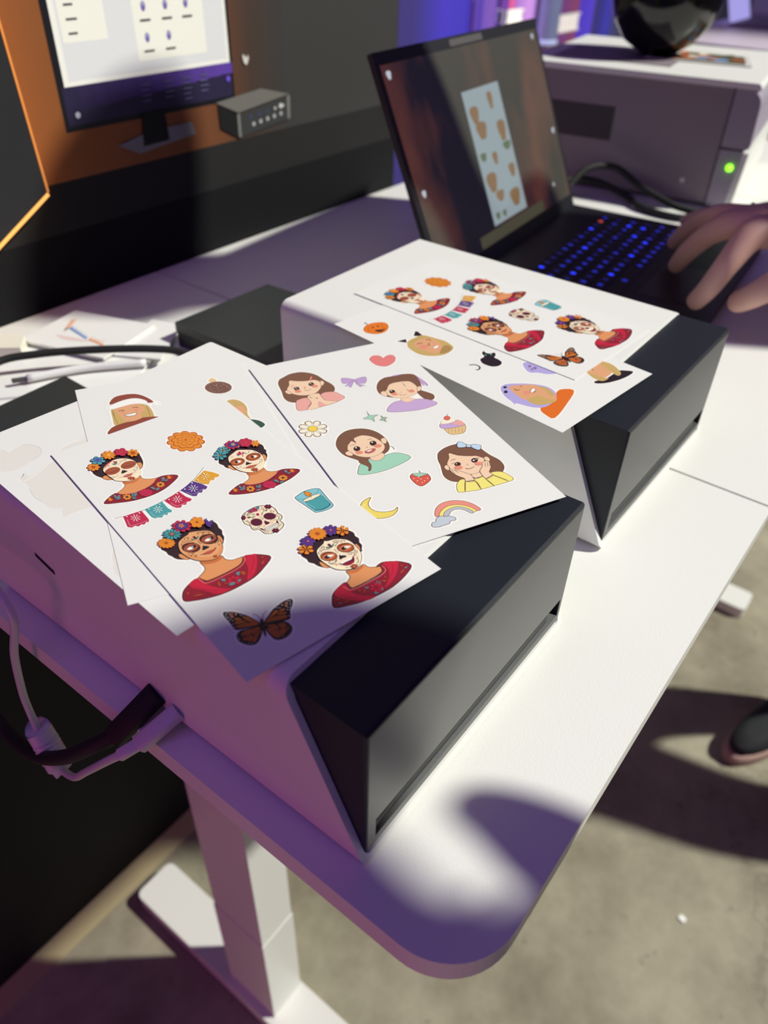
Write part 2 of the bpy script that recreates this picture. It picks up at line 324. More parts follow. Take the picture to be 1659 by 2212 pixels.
# angled sign with glowing orange rim at far left
t = thing('angled_sign', 'dark angled wall sign with glowing orange rim at the left edge', 'sign', V(.5, 6.3, 1))
sg = [(-2.5, 1.0), (.9, .12), (2.34, .93), (2.82, 1.2), (2.76, 2.35), (2.6, 5.5), (-2.5, 5.5)]
def vprism(name, pts, y0, y1, mt, parent):
    bm = bmesh.new(); a = [bm.verts.new(V(x, y0, z)) for x, z in pts]; b = [bm.verts.new(V(x, y1, z)) for x, z in pts]; n = len(pts)
    bm.faces.new(a); bm.faces.new(b[::-1])
    for i in range(n): bm.faces.new((a[i], b[i], b[(i+1) % n], a[(i+1) % n]))
    return obj(name, bm, mt, parent)
vprism('panel', sg, 6.22, 6.36, mat('sign_face', (.02, .02, .022, 1), .5, var=.3, vscale=8), t)
def rim(a, b, wd, em, es):
    (x0, z0), (x1, z1) = a, b; dx, dz = x1-x0, z1-z0; l = math.hypot(dx, dz); nx, nz = dz/l*wd, -dx/l*wd
    vprism('light_rim', [(x0, z0), (x1, z1), (x1+nx, z1+nz), (x0+nx, z0+nz)], 6.215, 6.39, mat('orange_glow', (.6, .25, .05, 1), .4, emit=em, es=es), t)
rim((2.34, .93), (2.82, 1.2), .035, (1, .45, .12, 1), 1.15); rim((.9, .12), (2.34, .93), .035, (1, .45, .12, 1), 1.15); rim((2.82, 1.2), (2.76, 2.35), .02, (1, .28, .07, 1), .42); rim((2.76, 2.35), (2.6, 5.5), .02, (1, .28, .07, 1), .42)
# ================================================================ DESK
dk = thing('standing_desk', 'white height adjustable desk with rounded corners carrying the printers', 'desk', V(8, 2.8, FL))
def top(x0, x1, rl):
    pts = [(x0, -.71), (x1, -.71), (x1, 6.40), (x0, 6.40)]; pts = fillet(pts, [.37 if rl == 'l' else 0, .52 if rl == 'r' else 0, .5 if rl == 'r' else 0, .5 if rl == 'l' else 0], 12)
    bm = bmesh.new(); prism(bm, pts, -.16, 0); bevel(bm, .0012, 2, 50); return obj('tabletop', bm, M['laminate'], dk)
top(-.155, 4.06, 'l'); top(4.085, 12.05, 'm'); top(12.07, 16.2, 'r')
def leg(x, y0):
    bm = bmesh.new(); hexa(bm, (x, y0, FL+.3), (x+.58, y0+.95, -7.4)); bevel(bm, .003, 2); obj('leg_sleeve', bm, M['steel'], dk)
    bm = bmesh.new(); hexa(bm, (x+.01, y0+.01, -7.6), (x+.565, y0+.94, -.5)); bevel(bm, .006, 2); obj('leg_column', bm, M['steel'], dk)
    bm = bmesh.new(); prism(bm, fillet([(x-.12, -.35), (x+.62, -.35), (x+.62, 5.75), (x-.12, 5.75)], [.12]*4, 4), FL+.02, FL+.32); bevel(bm, .004, 2, 50); obj('foot', bm, M['steel'], dk)
    box('support_arm', (x+.05, -.1, -.5), (x+.5, 5.8, -.17), M['steel'], dk, .02)
leg(1.22, 2.6); leg(14.75, 2.6)
box('crossbar', (1.8, 3.0, -.5), (14.75, 3.45, -.18), M['steel'], dk, .03)
box('control_motor_box', (5.5, 1.9, -.45), (7.6, 2.95, -.17), M['black'], dk, .03)
# ================================================================ STICKER PRINTERS
def printer(x, y, label):
    W_, D_, th = 1.98, 2.95, .038
    t = thing('sticker_printer', label, 'printer', V(x+W_/2, y+D_/2, 0), 'white and black sticker printers')
    # shell: rounded rectangular sleeve whose front rim slants back from the bottom lip to the top
    o = fillet([(0, .02), (W_, .02), (W_, 1), (0, 1)], [.06, .06, .085, .085], 8); i_ = fillet([(th, .02+th), (W_-th, .02+th), (W_-th, 1-th), (th, 1-th)], [.035, .035, .06, .06], 8)
    fy = lambda z: .45*max(0, z-.03)/.97-.02
    bm = bmesh.new(); n = len(o)
    of = [bm.verts.new(V(x+a, y+fy(z), z)) for a, z in o]; ob = [bm.verts.new(V(x+a, y+D_, z)) for a, z in o]
    f_ = [bm.verts.new(V(x+a, y+fy(z), z)) for a, z in i_]; b_ = [bm.verts.new(V(x+a, y+D_, z)) for a, z in i_]
    for j in range(n):
        k_ = (j+1) % n
        for q in ((of[j], of[k_], ob[k_], ob[j]), (f_[k_], f_[j], b_[j], b_[k_]), (of[k_], of[j], f_[j], f_[k_]), (ob[j], ob[k_], b_[k_], b_[j])): bm.faces.new(q)
    sh = obj('shell', bm, M['shell'], t)
    for f in sh.data.polygons: f.use_smooth = True
    sh.data.set_sharp_from_angle(angle=math.radians(35)) if hasattr(sh.data, 'set_sharp_from_angle') else None
    # black core with the output slot in its front face
    e = .012; a0, a1, z0, z1 = th-.012+e, W_-th+.012-e, .045, 1-th+.012
    zf = .975; bm = bmesh.new()
    a0, a1, z0 = .032, W_-.032, .062
    hexa_pts = [(a0, 0, z0), (a1, 0, z0), (a1, 0, zf), (a0, 0, zf)]
    s0, s1, sz0, sz1 = .11, 1.90, .135, .275
    v = lambda a, b, c: bm.verts.new(V(x+a, y+b, c))
    O = [v(*p) for p in hexa_pts]; S = [v(s0, 0, sz0), v(s1, 0, sz0), v(s1, 0, sz1), v(s0, 0, sz1)]; I = [v(s0+.0, .10, sz0+.06), v(s1-.0, .10, sz0+.06), v(s1, .16, sz1), v(s0, .16, sz1)]
    for j in range(4):
        k_ = (j+1) % 4; bm.faces.new((O[j], O[k_], S[k_], S[j])).material_index = 0; bm.faces.new((S[j], S[k_], I[k_], I[j])).material_index = 0
    bm.faces.new(I).material_index = 1
    # back: sides recede inside the sleeve
    th2 = th+.004
    Bt = [v(th2, .44, zf), v(W_-th2, .44, zf)]; Bb = [v(th2, .02, z0+.0), v(W_-th2, .02, z0)]
    K = [v(th2, .6, zf-.03), v(W_-th2, .6, zf-.03), v(th2, .6, z0+.03), v(W_-th2, .6, z0+.03)]
    bm.faces.new((O[3], O[2], Bt[1], Bt[0])); bm.faces.new((O[0], O[3], Bt[0], Bb[0])); bm.faces.new((O[2], O[1], Bb[1], Bt[1])); bm.faces.new((O[1], O[0], Bb[0], Bb[1]))
    bm.faces.new((Bt[0], Bt[1], K[1], K[0])); bm.faces.new((Bb[0], Bt[0], K[0], K[2])); bm.faces.new((Bt[1], Bb[1], K[3], K[1])); bm.faces.new((Bb[1], Bb[0], K[2], K[3])); bm.faces.new((K[0], K[1], K[3], K[2]))
    es = [e_ for e_ in bm.edges if {e_.verts[0], e_.verts[1]} in ({O[3], O[2]}, {O[0], O[3]}, {O[1], O[2]}, {O[0], O[1]})]
    bmesh.ops.bevel(bm, geom=es, offset=.0022, segments=3, profile=.5, affect='EDGES', clamp_overlap=True)
    bm.normal_update()
    core = obj('front_body', bm, [M['black'], M['dark']], t)
    for f in core.data.polygons:
        if f.material_index == 0 and f.normal.y < -.9 and len(f.vertices) == 4 and f.area > 1e-4: f.material_index = 2
    core.data.materials.append(M['blackface'])
    box('output_roller', (x+s0+.005, y+.02, sz0+.012), (x+s1-.1, y+.085, sz0+.065), mat('dark_roller', (.05, .052, .05, 1), .5, bump=.6, bscale=3000), t, .01)
    bm = bmesh.new(); hexa(bm, (x+.05, y+D_-.02, .06), (x+W_-.05, y+D_+.0, .96)); obj('back_plate', bm, M['dark'], t)
    for fx in (x+.2, x+W_-.3):
        for fyy in (y+.3, y+D_-.4): box('rubber_foot', (fx, fyy, 0), (fx+.12, fyy+.12, .021), M['rubber'], t)
    return t
p1 = printer(0, 0, 'white and black sticker printer nearest the camera, stacked with loose sticker sheets')
bm = bmesh.new(); a = [(-.004, 2.31, .66), (-.004, 2.31, .635), (-.004, 2.15, .59), (-.004, 2.15, .615)]
f = [bm.verts.new(V(*q)) for q in a]; g = [bm.verts.new(V(.02, q[1], q[2])) for q in a]; bm.faces.new(f); [bm.faces.new((f[i], f[(i+1) % 4], g[(i+1) % 4], g[i])) for i in range(4)]
obj('vent_slit', bm, M['dark'], p1)
p2 = printer(2.755, .11, 'white and black sticker printer further back, beside the open laptop')
# ================================================================ STICKER SHEETS
def SG(B):
    "sign of the outline's winding"
    a = sum(B[i][0]*B[(i+1) % len(B)][1]-B[(i+1) % len(B)][0]*B[i][1] for i in range(len(B)))
    return 1 if a > 0 else -1
SHEETS={
'S1':dict(a=(0.3635,2.5582),u=(0.97637,-0.21610),z=1.012,W=109.0,L=207.0,st=[
('woman with closed eyes and white face paint wearing orange, blue and pink flower crown',"24 15.2 26 15.4 27.6 16.2 28.8 17.6 30.6 17 32.2 17 34.4 18 35.6 19.4 36.6 22 39 23.2 40 24.2 41 26.6 41.2 28.8 39.6 36.6 38.8 39 37 42.4 35.6 44.2 34.2 45 32.6 49 31.8 49.6 31.6 51.4 33.4 53.8 34.4 54 36 55 40 55.6 43.8 57 47.2 59.8 48.2 62.2 47.8 63.2 46.2 64.8 41.2 67.8 33.4 70.6 32.8 70.4 31.2 70.8 26.6 71 23 70.6 16.8 69.2 5 63.4 3.4 62 3 61 3.6 59.2 6 57 11 54.8 12.8 54.4 13.8 54.8 15.8 53.6 17.2 53.2 18.6 51.4 18.6 49.2 16.4 46.6 15.8 44.8 13.8 43.8 13 43 12.2 41.4 11.8 39 10.6 36.8 9.8 34.4 9.4 31.8 9.8 30 9 28.2 8.8 26.2 9.4 24.2 10.2 23 10.8 22.4 13 21.4 13.4 19.6 14.6 17.8 17.2 16.6 18.2 16.6 20.8 17.6 21.6 16.4",[('p','hair',1,"11.32 30.42 14.51 24.76 13.79 23.42 20.56 19.12 30.69 19.64 39 26.91 38.98 31.8 37.83 37.35 35.86 41.36 33.36 43.32 24.81 40.53 15.45 43.08 13.61 39.41 11.77 35.71 11.14 32.95"),
('p','skin',1,"13.38 38.85 15.02 37.49 17.76 39.62 17.06 43.59 15.03 42.38 13.58 40.72"),
('s','ink',0.25,1,"13.38 38.85 15.02 37.49 17.76 39.62 17.06 43.59 15.03 42.38 13.58 40.72",1),
('p','skin',1,"34.03 37.58 35.85 37.41 36.28 39.32 35.44 41.82 33.91 43.37 33.08 43.11"),
('s','ink',0.25,1,"34.03 37.58 35.85 37.41 36.28 39.32 35.44 41.82 33.91 43.37 33.08 43.11",1),
('p','skin',1,"13.71 56.48 18.39 54.23 20.24 52.01 20.52 48.9 24.93 48.23 30.09 48.85 30.12 52.28 32.26 54.84 35.92 56.65 36.97 56.86 33.43 60.83 25.17 63.14 18.58 61.57 14.33 58.25"),
('s','ink',0.25,1,"13.71 56.48 18.39 54.23 20.24 52.01 20.52 48.9 24.93 48.23 30.09 48.85 30.12 52.28 32.26 54.84 35.92 56.65 36.97 56.86 33.43 60.83 25.17 63.14 18.58 61.57 14.33 58.25",1),
('p','skind',1,"20.65 48.63 23.38 51.5 28.76 51.21 29.96 49.13 29.57 51.09 25.55 53.19 21.52 52.27 19.9 51.01"),
('p','crim',1,"4.67 61.07 7.15 58.29 12.84 56.01 15.27 59.34 20.28 61.83 25.95 62.3 31.81 61.04 37.1 56.96 42.76 58.34 46.55 62.21 40.49 66.34 33.47 68.9 25.79 69.35 17.45 67.75 10.06 64.39"),
('s','ink',0.35,1,"4.67 61.07 7.15 58.29 12.84 56.01 15.27 59.34 20.28 61.83 25.95 62.3 31.81 61.04 37.1 56.96 42.76 58.34 46.55 62.21 40.49 66.34 33.47 68.9 25.79 69.35 17.45 67.75 10.06 64.39",1),
('s','rose',0.35,1,"12.97 56.12 15.35 59.19 20.36 61.68 26.08 62.04 32.08 60.51 37.24 57.07",0),
('s','ink',0.18,1,"13.27 57.42 15.53 60.33 20.3 62.56 26.36 62.98 32.22 61.36 37.24 57.82",0),
('p','oran',1,"7.78 58.08 9.05 58.02 9.25 59.93 8.35 59.57"),
('p','oran',1,"7.33 59.47 8.48 59.68 9.03 60.81 7.88 60.6"),
('p','rust',1,"9.18 58.12 9.74 59.26 9.81 61.06 9 60.09"),
('p','oran',1,"41.36 59.15 42.75 59.09 42.87 61.08 41.91 60.71"),
('p','oran',1,"40.8 60.6 42.04 60.81 42.59 61.99 41.35 61.78"),
('p','rust',1,"42.89 59.2 43.43 60.38 43.41 62.26 42.59 61.24"),
('f','oran',35.2,63.68,1.9,1.48,-1.21,2.36,7,20,0.9,'ink','navy',0.3,None),
('f','oran',16.28,62.97,1.85,1.45,-1.16,2.46,7,0,0.9,'ink','navy',0.3,None),
('f','rose',25.74,65.74,2.93,2.29,-1.53,3.08,9,10,0.9,'crim','rose',0.3,None),
('p','slat',1,"11.08 57.49 12.04 57.74 11.95 60.29 11.21 61.11 10.9 59.46"),
('p','slat',1,"10.58 61.32 12.12 61.47 13.52 61.16 12.79 62.35 11.07 62.2"),
('p','slat',1,"11.95 60.29 13.45 58.99 14.16 59.4 13.01 61.11 11.79 61.57"),
('p','slat',1,"19.24 62.09 19.91 62.61 18.94 65.4 18.4 64.63"),
('p','slat',1,"20.42 62.3 22.01 62.82 20.87 64.79 19.46 65.81 19.64 64.54"),
('p','slat',1,"17.78 65.55 19.34 66.07 19.75 67.1 18.15 67.04"),
('p','slat',1,"37.92 59.11 39.71 58.99 39.15 61.19 38.05 61.46"),
('p','slat',1,"36.96 60.61 38.19 61.94 38.6 62.63 37.1 61.83"),
('p','slat',1,"38.6 61.88 40.66 61.99 39.69 63.11 38.46 62.89"),
('p','slat',1,"29.55 62.94 31.02 63.36 31.04 65.56 30.25 66.39 29.7 64.51"),
('p','slat',1,"31.05 66.29 32.91 65.56 33.19 66.87 31.19 67.85"),
('p','face',1,"16.49 32.52 18.33 30.08 21.85 28.11 25.01 26.99 28.5 27.71 31.89 30.34 33.88 34.28 33.9 39.05 32.81 44.45 31.32 47.9 28.75 50.45 24.71 51.05 20.79 49.11 17.91 45.75 16.87 41.57 16.22 37.28 16.14 34.55"),
('s','ink',0.2,1,"16.49 32.52 18.33 30.08 21.85 28.11 25.01 26.99 28.5 27.71 31.89 30.34 33.88 34.28 33.9 39.05 32.81 44.45 31.32 47.9 28.75 50.45 24.71 51.05 20.79 49.11 17.91 45.75 16.87 41.57 16.22 37.28 16.14 34.55",1),
('p','cream',1,"17.37 45.33 20.79 49.11 24.71 51.05 28.75 50.45 31.32 47.9 32.67 44.34 28.17 47.73 24.38 47.8 20.84 45.04 18.38 43.12"),
('p','rosel',1,"16.76 32.34 19.4 29.35 23.22 27.59 25.01 26.99 21.73 29.2 18.63 31.09"),
('e','rust',20.25,36.6,3.71,0.8,-0.95,3.11,'brnd',0.3),
('e','brn',20.25,36.6,3.14,0.68,-0.7,2.28,None,0.2),
('s','brnd',0.3,1,"17.13 36.09 19.68 37.84 23.39 37.12",0),
('e','rust',29.65,36.54,3.79,0.8,-1.01,3.15,'brnd',0.3),
('e','brn',29.65,36.54,3.21,0.68,-0.74,2.3,None,0.2),
('s','brnd',0.3,1,"26.47 36.02 29.05 37.8 32.86 37.06",0),
('p','ink',1,"23.01 41.81 24.92 39.08 25.07 39.97 25.67 39.66 25.99 40.84 26.82 41.71 25.79 42.06 24.56 42.26"),
('p','lip',1,"22.72 45 25.2 44.5 26.51 44.92 27.82 45.17 26.4 46.73 24.42 46.93 23.14 46.08"),
('s','crim',0.15,1,"22.72 45 25.2 44.5 26.51 44.92 27.82 45.17 26.4 46.73 24.42 46.93 23.14 46.08",1),
('s','ink',0.15,1,"19.94 44.56 21.21 45.03 22.51 45.44",0),
('s','ink',0.15,1,"27.82 45.17 29.1 45.03 30.33 44.06",0),
('s','ink',0.15,1,"16.7 40.31 16.75 41.85 18.09 42.14 19.18 42.99 21.3 41.62",0),
('s','ink',0.15,1,"31.13 40.81 32.51 41.11 31.7 43.2 30.46 43.78 29.76 42.07",0),
('s','grn',0.2,1,"24.68 32.67 26.33 32.38 28.54 30.93",0),
('s','ink',0.15,1,"27.28 30.35 28.54 30.93 29.37 29.98 30.63 30.56 30.22 31.84 28.96 31.66",0),
('p','rose',1,"24.34 28.46 25.17 28.71 25.07 31.01 24.52 31.37"),
('p','grn',1,"22.85 30.07 24.1 30.64 24.54 32.17 23.51 31.92"),
('p','grn',1,"25.46 29.33 26.16 29.48 25.49 31.33 24.94 31.7"),
('f','rust',25.35,49.31,1.64,1.27,-0.65,1.36,7,0,0.9,'crim',None,0.2,None),
('s','ink',0.15,1,"18.9 31.3 20.24 30 20.81 31.23 20.01 32.17",0),
('s','ink',0.12,1,"31.62 30.93 33.02 31.22 33.31 33.04",0),
('f','oran',13.5,27.1,2.77,2.15,-1.51,3.46,8,0,1,'rust','rust',0.35,'rust'),
('f','teal',18.01,22.75,3.23,2.51,-1.7,3.88,6,10,0.95,'navy',None,0.2,None),
('f','blue',18.13,22.05,1.83,1.42,-1.04,2.36,6,35,1,'navy','navy',0.2,None),
('f','oran',24.92,21.3,3.18,2.46,-1.77,3.93,9,0,0.95,'rust','oranl',0.3,'rust'),
('f','rose',31.71,22.9,3.19,2.48,-1.73,3.7,5,70,1.1,'crim','rust',0.25,None),
('f','oran',36.56,27.89,2.57,1.99,-1.64,3.43,7,0,1.05,'rust','rust',0.45,'rust')]),
('orange marigold blossom',"64 21.4 67.6 21.4 72.4 23.6 75.4 27 77.4 31.8 77.6 37 76 41.6 73 45 69 46.8 64.8 46.6 60.6 44.6 57.4 41.2 55.4 36.2 55.2 31.4 56.8 26.6 59.8 23.2",[('f','oran',66.47,34.06,8.44,6.54,-5.05,9.29,11,5,1,'rust','oran',0.4,'rust'),
('f','oran',66.58,33.85,6.4,4.96,-3.66,6.75,9,25,0.95,'rust','oran',0.3,'rust'),
('f','oran',66.69,33.64,4.1,3.17,-2.37,4.39,7,0,0.95,'rust','oran',0.3,'rust'),
('f','oran',66.92,33.22,2.05,1.59,-1.25,2.31,6,25,1,'rust','rust',0.3,None)]),
('woman looking right in white face paint with teal, purple and red flower crown',"84.4 48.9 86.2 48.9 88.6 49.9 89.8 51.3 90.4 52.7 92 51.9 93.8 51.9 96 52.9 97.4 54.7 98 57.5 99.2 58.1 100.2 59.5 100.6 60.7 100.4 62.7 101 63.9 101 65.5 99.8 68.7 99.8 71.3 98.4 73.1 97.8 75.3 96.6 77.3 94.8 79.3 92.2 81.3 90.8 83.7 89.2 85.1 88.8 86.7 89.2 87.9 90.2 89.1 92.8 90.3 95.6 90.9 99.4 92.9 103 96.3 104 98.9 103.6 99.9 102 101.1 94.6 103.7 89.4 104.5 84.4 104.5 82.8 105.1 81.2 105.3 78.6 104.1 75.8 103.7 73.6 102.9 73.2 103.1 68.2 101.1 64.8 99.5 60.8 96.9 58.8 95.1 58.4 93.9 59.2 91.9 62.2 90.1 67.8 88.3 70.2 88.1 71 88.5 72.4 88.1 73.6 87.7 75.6 85.7 75.4 84.7 75.8 82.7 75 81.9 73.6 78.5 72.2 77.5 71 74.7 71.2 74.3 70.2 73.1 69.6 71.7 69.6 68.5 68.6 66.1 69.6 63.3 69 61.1 69.2 59.1 70.4 56.3 71.8 54.9 74 53.9 75.8 51.9 77.6 51.1 79.6 51.1 80.8 51.5 82.2 49.9",[('p','hair',1,"70.96 63.79 73.42 60.55 77.42 57.67 86.01 58.25 94.16 59.16 99.01 62.91 99.29 66.23 98.19 68.84 98.47 70.58 97.18 72.25 96.41 74.66 94.66 77.04 91.49 78.27 82.46 77.81 73.94 76.19 72.47 73.63 71.11 71.5 71.12 68.63 70.17 66.09"),
('p','skin',1,"72.3 71.71 73.44 70.44 74.71 71.78 74.45 76.59 73.39 76.47 72.58 74.07"),
('s','ink',0.25,1,"72.3 71.71 73.44 70.44 74.71 71.78 74.45 76.59 73.39 76.47 72.58 74.07",1),
('p','skin',1,"92.99 73.51 94.76 73.23 95.23 75.25 94.05 77.67 92.25 79.23 91.31 78.86"),
('s','ink',0.25,1,"92.99 73.51 94.76 73.23 95.23 75.25 94.05 77.67 92.25 79.23 91.31 78.86",1),
('p','skin',1,"71.05 90.06 74.83 88.77 76.89 86.57 77.56 82.9 82.1 83.25 87.33 84.11 87.33 87.68 89.12 90.28 92.73 91.88 93.4 92.05 88.77 95.48 82.01 96.43 75.54 94.78 71.4 91.89"),
('s','ink',0.25,1,"71.05 90.06 74.83 88.77 76.89 86.57 77.56 82.9 82.1 83.25 87.33 84.11 87.33 87.68 89.12 90.28 92.73 91.88 93.4 92.05 88.77 95.48 82.01 96.43 75.54 94.78 71.4 91.89",1),
('p','skind',1,"77.43 82.8 80.6 85.62 85.69 86.05 87.3 84.45 86.77 86.17 82.64 87.21 78.54 86.47 77.12 85.71"),
('p','crim',1,"60.05 94 62.8 91.54 69.82 89.64 72.25 92.9 76.93 95.53 82.31 95.98 88.01 94.89 93.27 91.95 98.31 94.09 102.44 98.73 95.84 101.69 89.27 102.78 80.79 102.92 73.22 101.34 65.95 98.29"),
('s','ink',0.35,1,"60.05 94 62.8 91.54 69.82 89.64 72.25 92.9 76.93 95.53 82.31 95.98 88.01 94.89 93.27 91.95 98.31 94.09 102.44 98.73 95.84 101.69 89.27 102.78 80.79 102.92 73.22 101.34 65.95 98.29",1),
('s','rose',0.35,1,"70.13 89.75 72.25 92.9 77.08 95.31 82.46 95.75 88.31 94.43 93.53 92.15",0),
('s','ink',0.18,1,"69.9 90.72 72.3 94.01 76.89 96.18 82.67 96.6 88.51 95.28 93.88 92.78",0),
('p','oran',1,"63.57 91.47 64.97 91.57 65.02 93.27 64.14 92.92"),
('p','oran',1,"63.13 92.79 64.27 93.02 64.72 94.36 63.6 93.82"),
('p','rust',1,"65.09 91.67 65.69 92.47 65.49 94.3 64.76 93.4"),
('p','oran',1,"97.77 95.45 99.28 95.56 99.25 97.32 98.32 96.95"),
('p','oran',1,"97.24 96.81 98.45 97.05 98.87 98.44 97.69 97.87"),
('p','rust',1,"99.41 95.66 100.02 96.49 99.71 98.38 98.97 97.45"),
('f','oran',90.77,99.13,2.16,1.68,-1.52,2.26,7,20,0.9,'ink','navy',0.3,None),
('f','oran',71.27,96.83,1.86,1.45,-1.54,2.44,7,0,0.9,'ink','navy',0.3,None),
('f','rose',81.38,100.02,3.13,2.44,-1.9,2.89,9,10,0.9,'crim','rose',0.3,None),
('p','slat',1,"67.58 90.59 68.25 90.99 67.97 93.25 67.17 93.95 66.98 92.47"),
('p','slat',1,"66.01 94.05 68.05 94.31 69.46 94.41 68.37 95.56 66.72 95.27"),
('p','slat',1,"68.22 93.44 69.82 92.34 70.37 92.64 69.21 94.22 67.91 94.53"),
('p','slat',1,"75.05 96.43 75.55 96.82 74.8 98.58 74.3 98.19"),
('p','slat',1,"75.92 97.11 77.62 97.09 76.47 98.88 75.01 99.41"),
('p','slat',1,"72.92 99.78 74.85 99.95 75.45 100.76 73.36 101.12"),
('p','slat',1,"94.57 94.38 96.23 94.25 95.48 96.5 94.4 96.36"),
('p','slat',1,"95.17 96.96 96.89 97.6 95.85 98.55 94.79 98.08"),
('p','slat',1,"85.08 98.14 86.8 98.45 86.88 100.91 86.05 101.29 85.24 99.63"),
('p','slat',1,"86.95 101.65 88.97 101.51 89.02 102.58 86.86 102.94"),
('p','face',1,"76.14 65.61 78.04 63.4 81.86 61.87 85.12 60.99 88.52 63.1 91.85 65.99 93.28 69.97 93.52 73.92 91.7 79.17 89.5 82.56 86.3 85.1 82.63 85.43 78.71 83.79 76.34 80.89 74.92 77.67 74.6 73.85 74.83 69.7"),
('s','ink',0.2,1,"76.14 65.61 78.04 63.4 81.86 61.87 85.12 60.99 88.52 63.1 91.85 65.99 93.28 69.97 93.52 73.92 91.7 79.17 89.5 82.56 86.3 85.1 82.63 85.43 78.71 83.79 76.34 80.89 74.92 77.67 74.6 73.85 74.83 69.7",1),
('p','cream',1,"75.87 79.82 78.71 83.79 82.63 85.43 86.87 84.82 89.94 82.18 91.44 78.96 86.5 82.39 82.55 82.54 79.06 80.18 77.27 78.78"),
('e','rust',78.87,71.03,3.64,1.33,-1.46,3.01,'brnd',0.35),
('e','brnl',78.87,71.03,2.92,0.87,-0.87,1.88,'brnd',0.2),
('e','white',79.45,71.33,1.48,0.3,-0.45,1.06,None,0.2),
('e','brnd',78.42,70.82,0.83,0.65,-0.66,1.09,None,0.2),
('e','white',79.22,70.57,0.21,0.16,-0.21,0.35,None,0.2),
('s','brnd',0.4,1,"77.09 68.92 80.02 69.14 81.82 71.86",0),
('e','rust',88.68,72.25,3.71,1.35,-1.53,3.03,'brnd',0.35),
('e','brnl',88.68,72.25,2.97,0.88,-0.91,1.9,'brnd',0.2),
('e','white',89.27,72.56,1.51,0.3,-0.47,1.06,None,0.2),
('e','brnd',88.22,72.04,0.84,0.65,-0.69,1.09,None,0.2),
('e','white',89.05,71.79,0.21,0.16,-0.22,0.35,None,0.2),
('s','brnd',0.4,1,"86.89 70.12 89.88 70.35 91.68 73.09",0),
('p','ink',1,"81.04 76.7 82.99 74.01 82.9 75.26 83.62 74.72 83.53 76.1 84.83 77.11 83.59 77.24 82.51 77.12"),
('p','lip2',1,"79.41 79.02 82.01 78.53 83.86 79.26 86.07 80.04 84.28 81.02 81.98 81.02 80.54 80.26"),
('s','brnd',0.15,1,"79.41 79.02 82.01 78.53 83.86 79.26 86.07 80.04 84.28 81.02 81.98 81.02 80.54 80.26",1),
('s','ink',0.15,1,"77.86 77.82 78.57 78.52 79.41 79.02",0),
('s','ink',0.15,1,"86.07 80.04 87.79 79.78 89.24 78.72",0),
('s','ink',0.15,1,"76.04 74.61 75.92 76.66 77.39 76.74 78.24 75.97",0),
('s','ink',0.15,1,"89.66 76.85 90.87 77.42 90.34 78.84 88.83 78.76",0),
('p','rose',1,"84.41 63.1 85.36 63.46 84.93 65.75 84.06 66.21 83.87 64.93"),
('p','rose',1,"82.84 63.76 84.03 64.68 84.2 66.31 82.99 65.74"),
('p','rose',1,"86.4 64.64 86.77 65.3 85.56 66.62 84.75 66.36"),
('p','teal',1,"81.94 64.93 83.1 66.2 82.52 66.5"),
('p','teal',1,"86.3 66.06 87.67 66.38 86.51 66.98"),
('e','rose',84.36,67.93,0.32,0.24,-0.28,0.45,None,0.2),
('s','ink',0.15,1,"86.77 67.18 88.14 67.5 89.63 66.39 89.84 65.42",0),
('s','ink',0.15,1,"77.22 65.72 78.92 64.82 79.4 65.93",0),
('s','ink',0.12,1,"91.8 67.32 92.28 68.44 91.9 69.66",0),
('f','rust',82.48,83.55,1.54,1.2,-0.9,1.42,7,0,0.9,'brnd',None,0.2,None),
('f','teal',78.45,56.58,2.91,2.26,-2.08,3.51,8,0,0.8,'tealD','rust',0.2,None),
('f','teal',74.41,59.84,3.02,2.34,-2.38,4.05,7,20,0.85,'tealD','rust',0.15,None),
('f','rose',85.25,54.97,3.34,2.59,-2.37,3.92,9,0,1.1,'crim','purp',0.65,None),
('e','purp',85.81,55.02,2.14,1.66,-1.43,2.36,'ink',0.2),
('f','yel',85.81,55.02,0.94,0.73,-0.8,1.31,5,0,0.7,'purp',None,0.2,None),
('f','rose',92.55,57.91,3.22,2.5,-2.44,3.91,7,20,1.1,'crim','rust',0.25,None),
('f','oran',96.49,62.13,1.94,1.5,-1.81,2.84,6,0,1.1,'rust','oran',0.3,'rust')]),
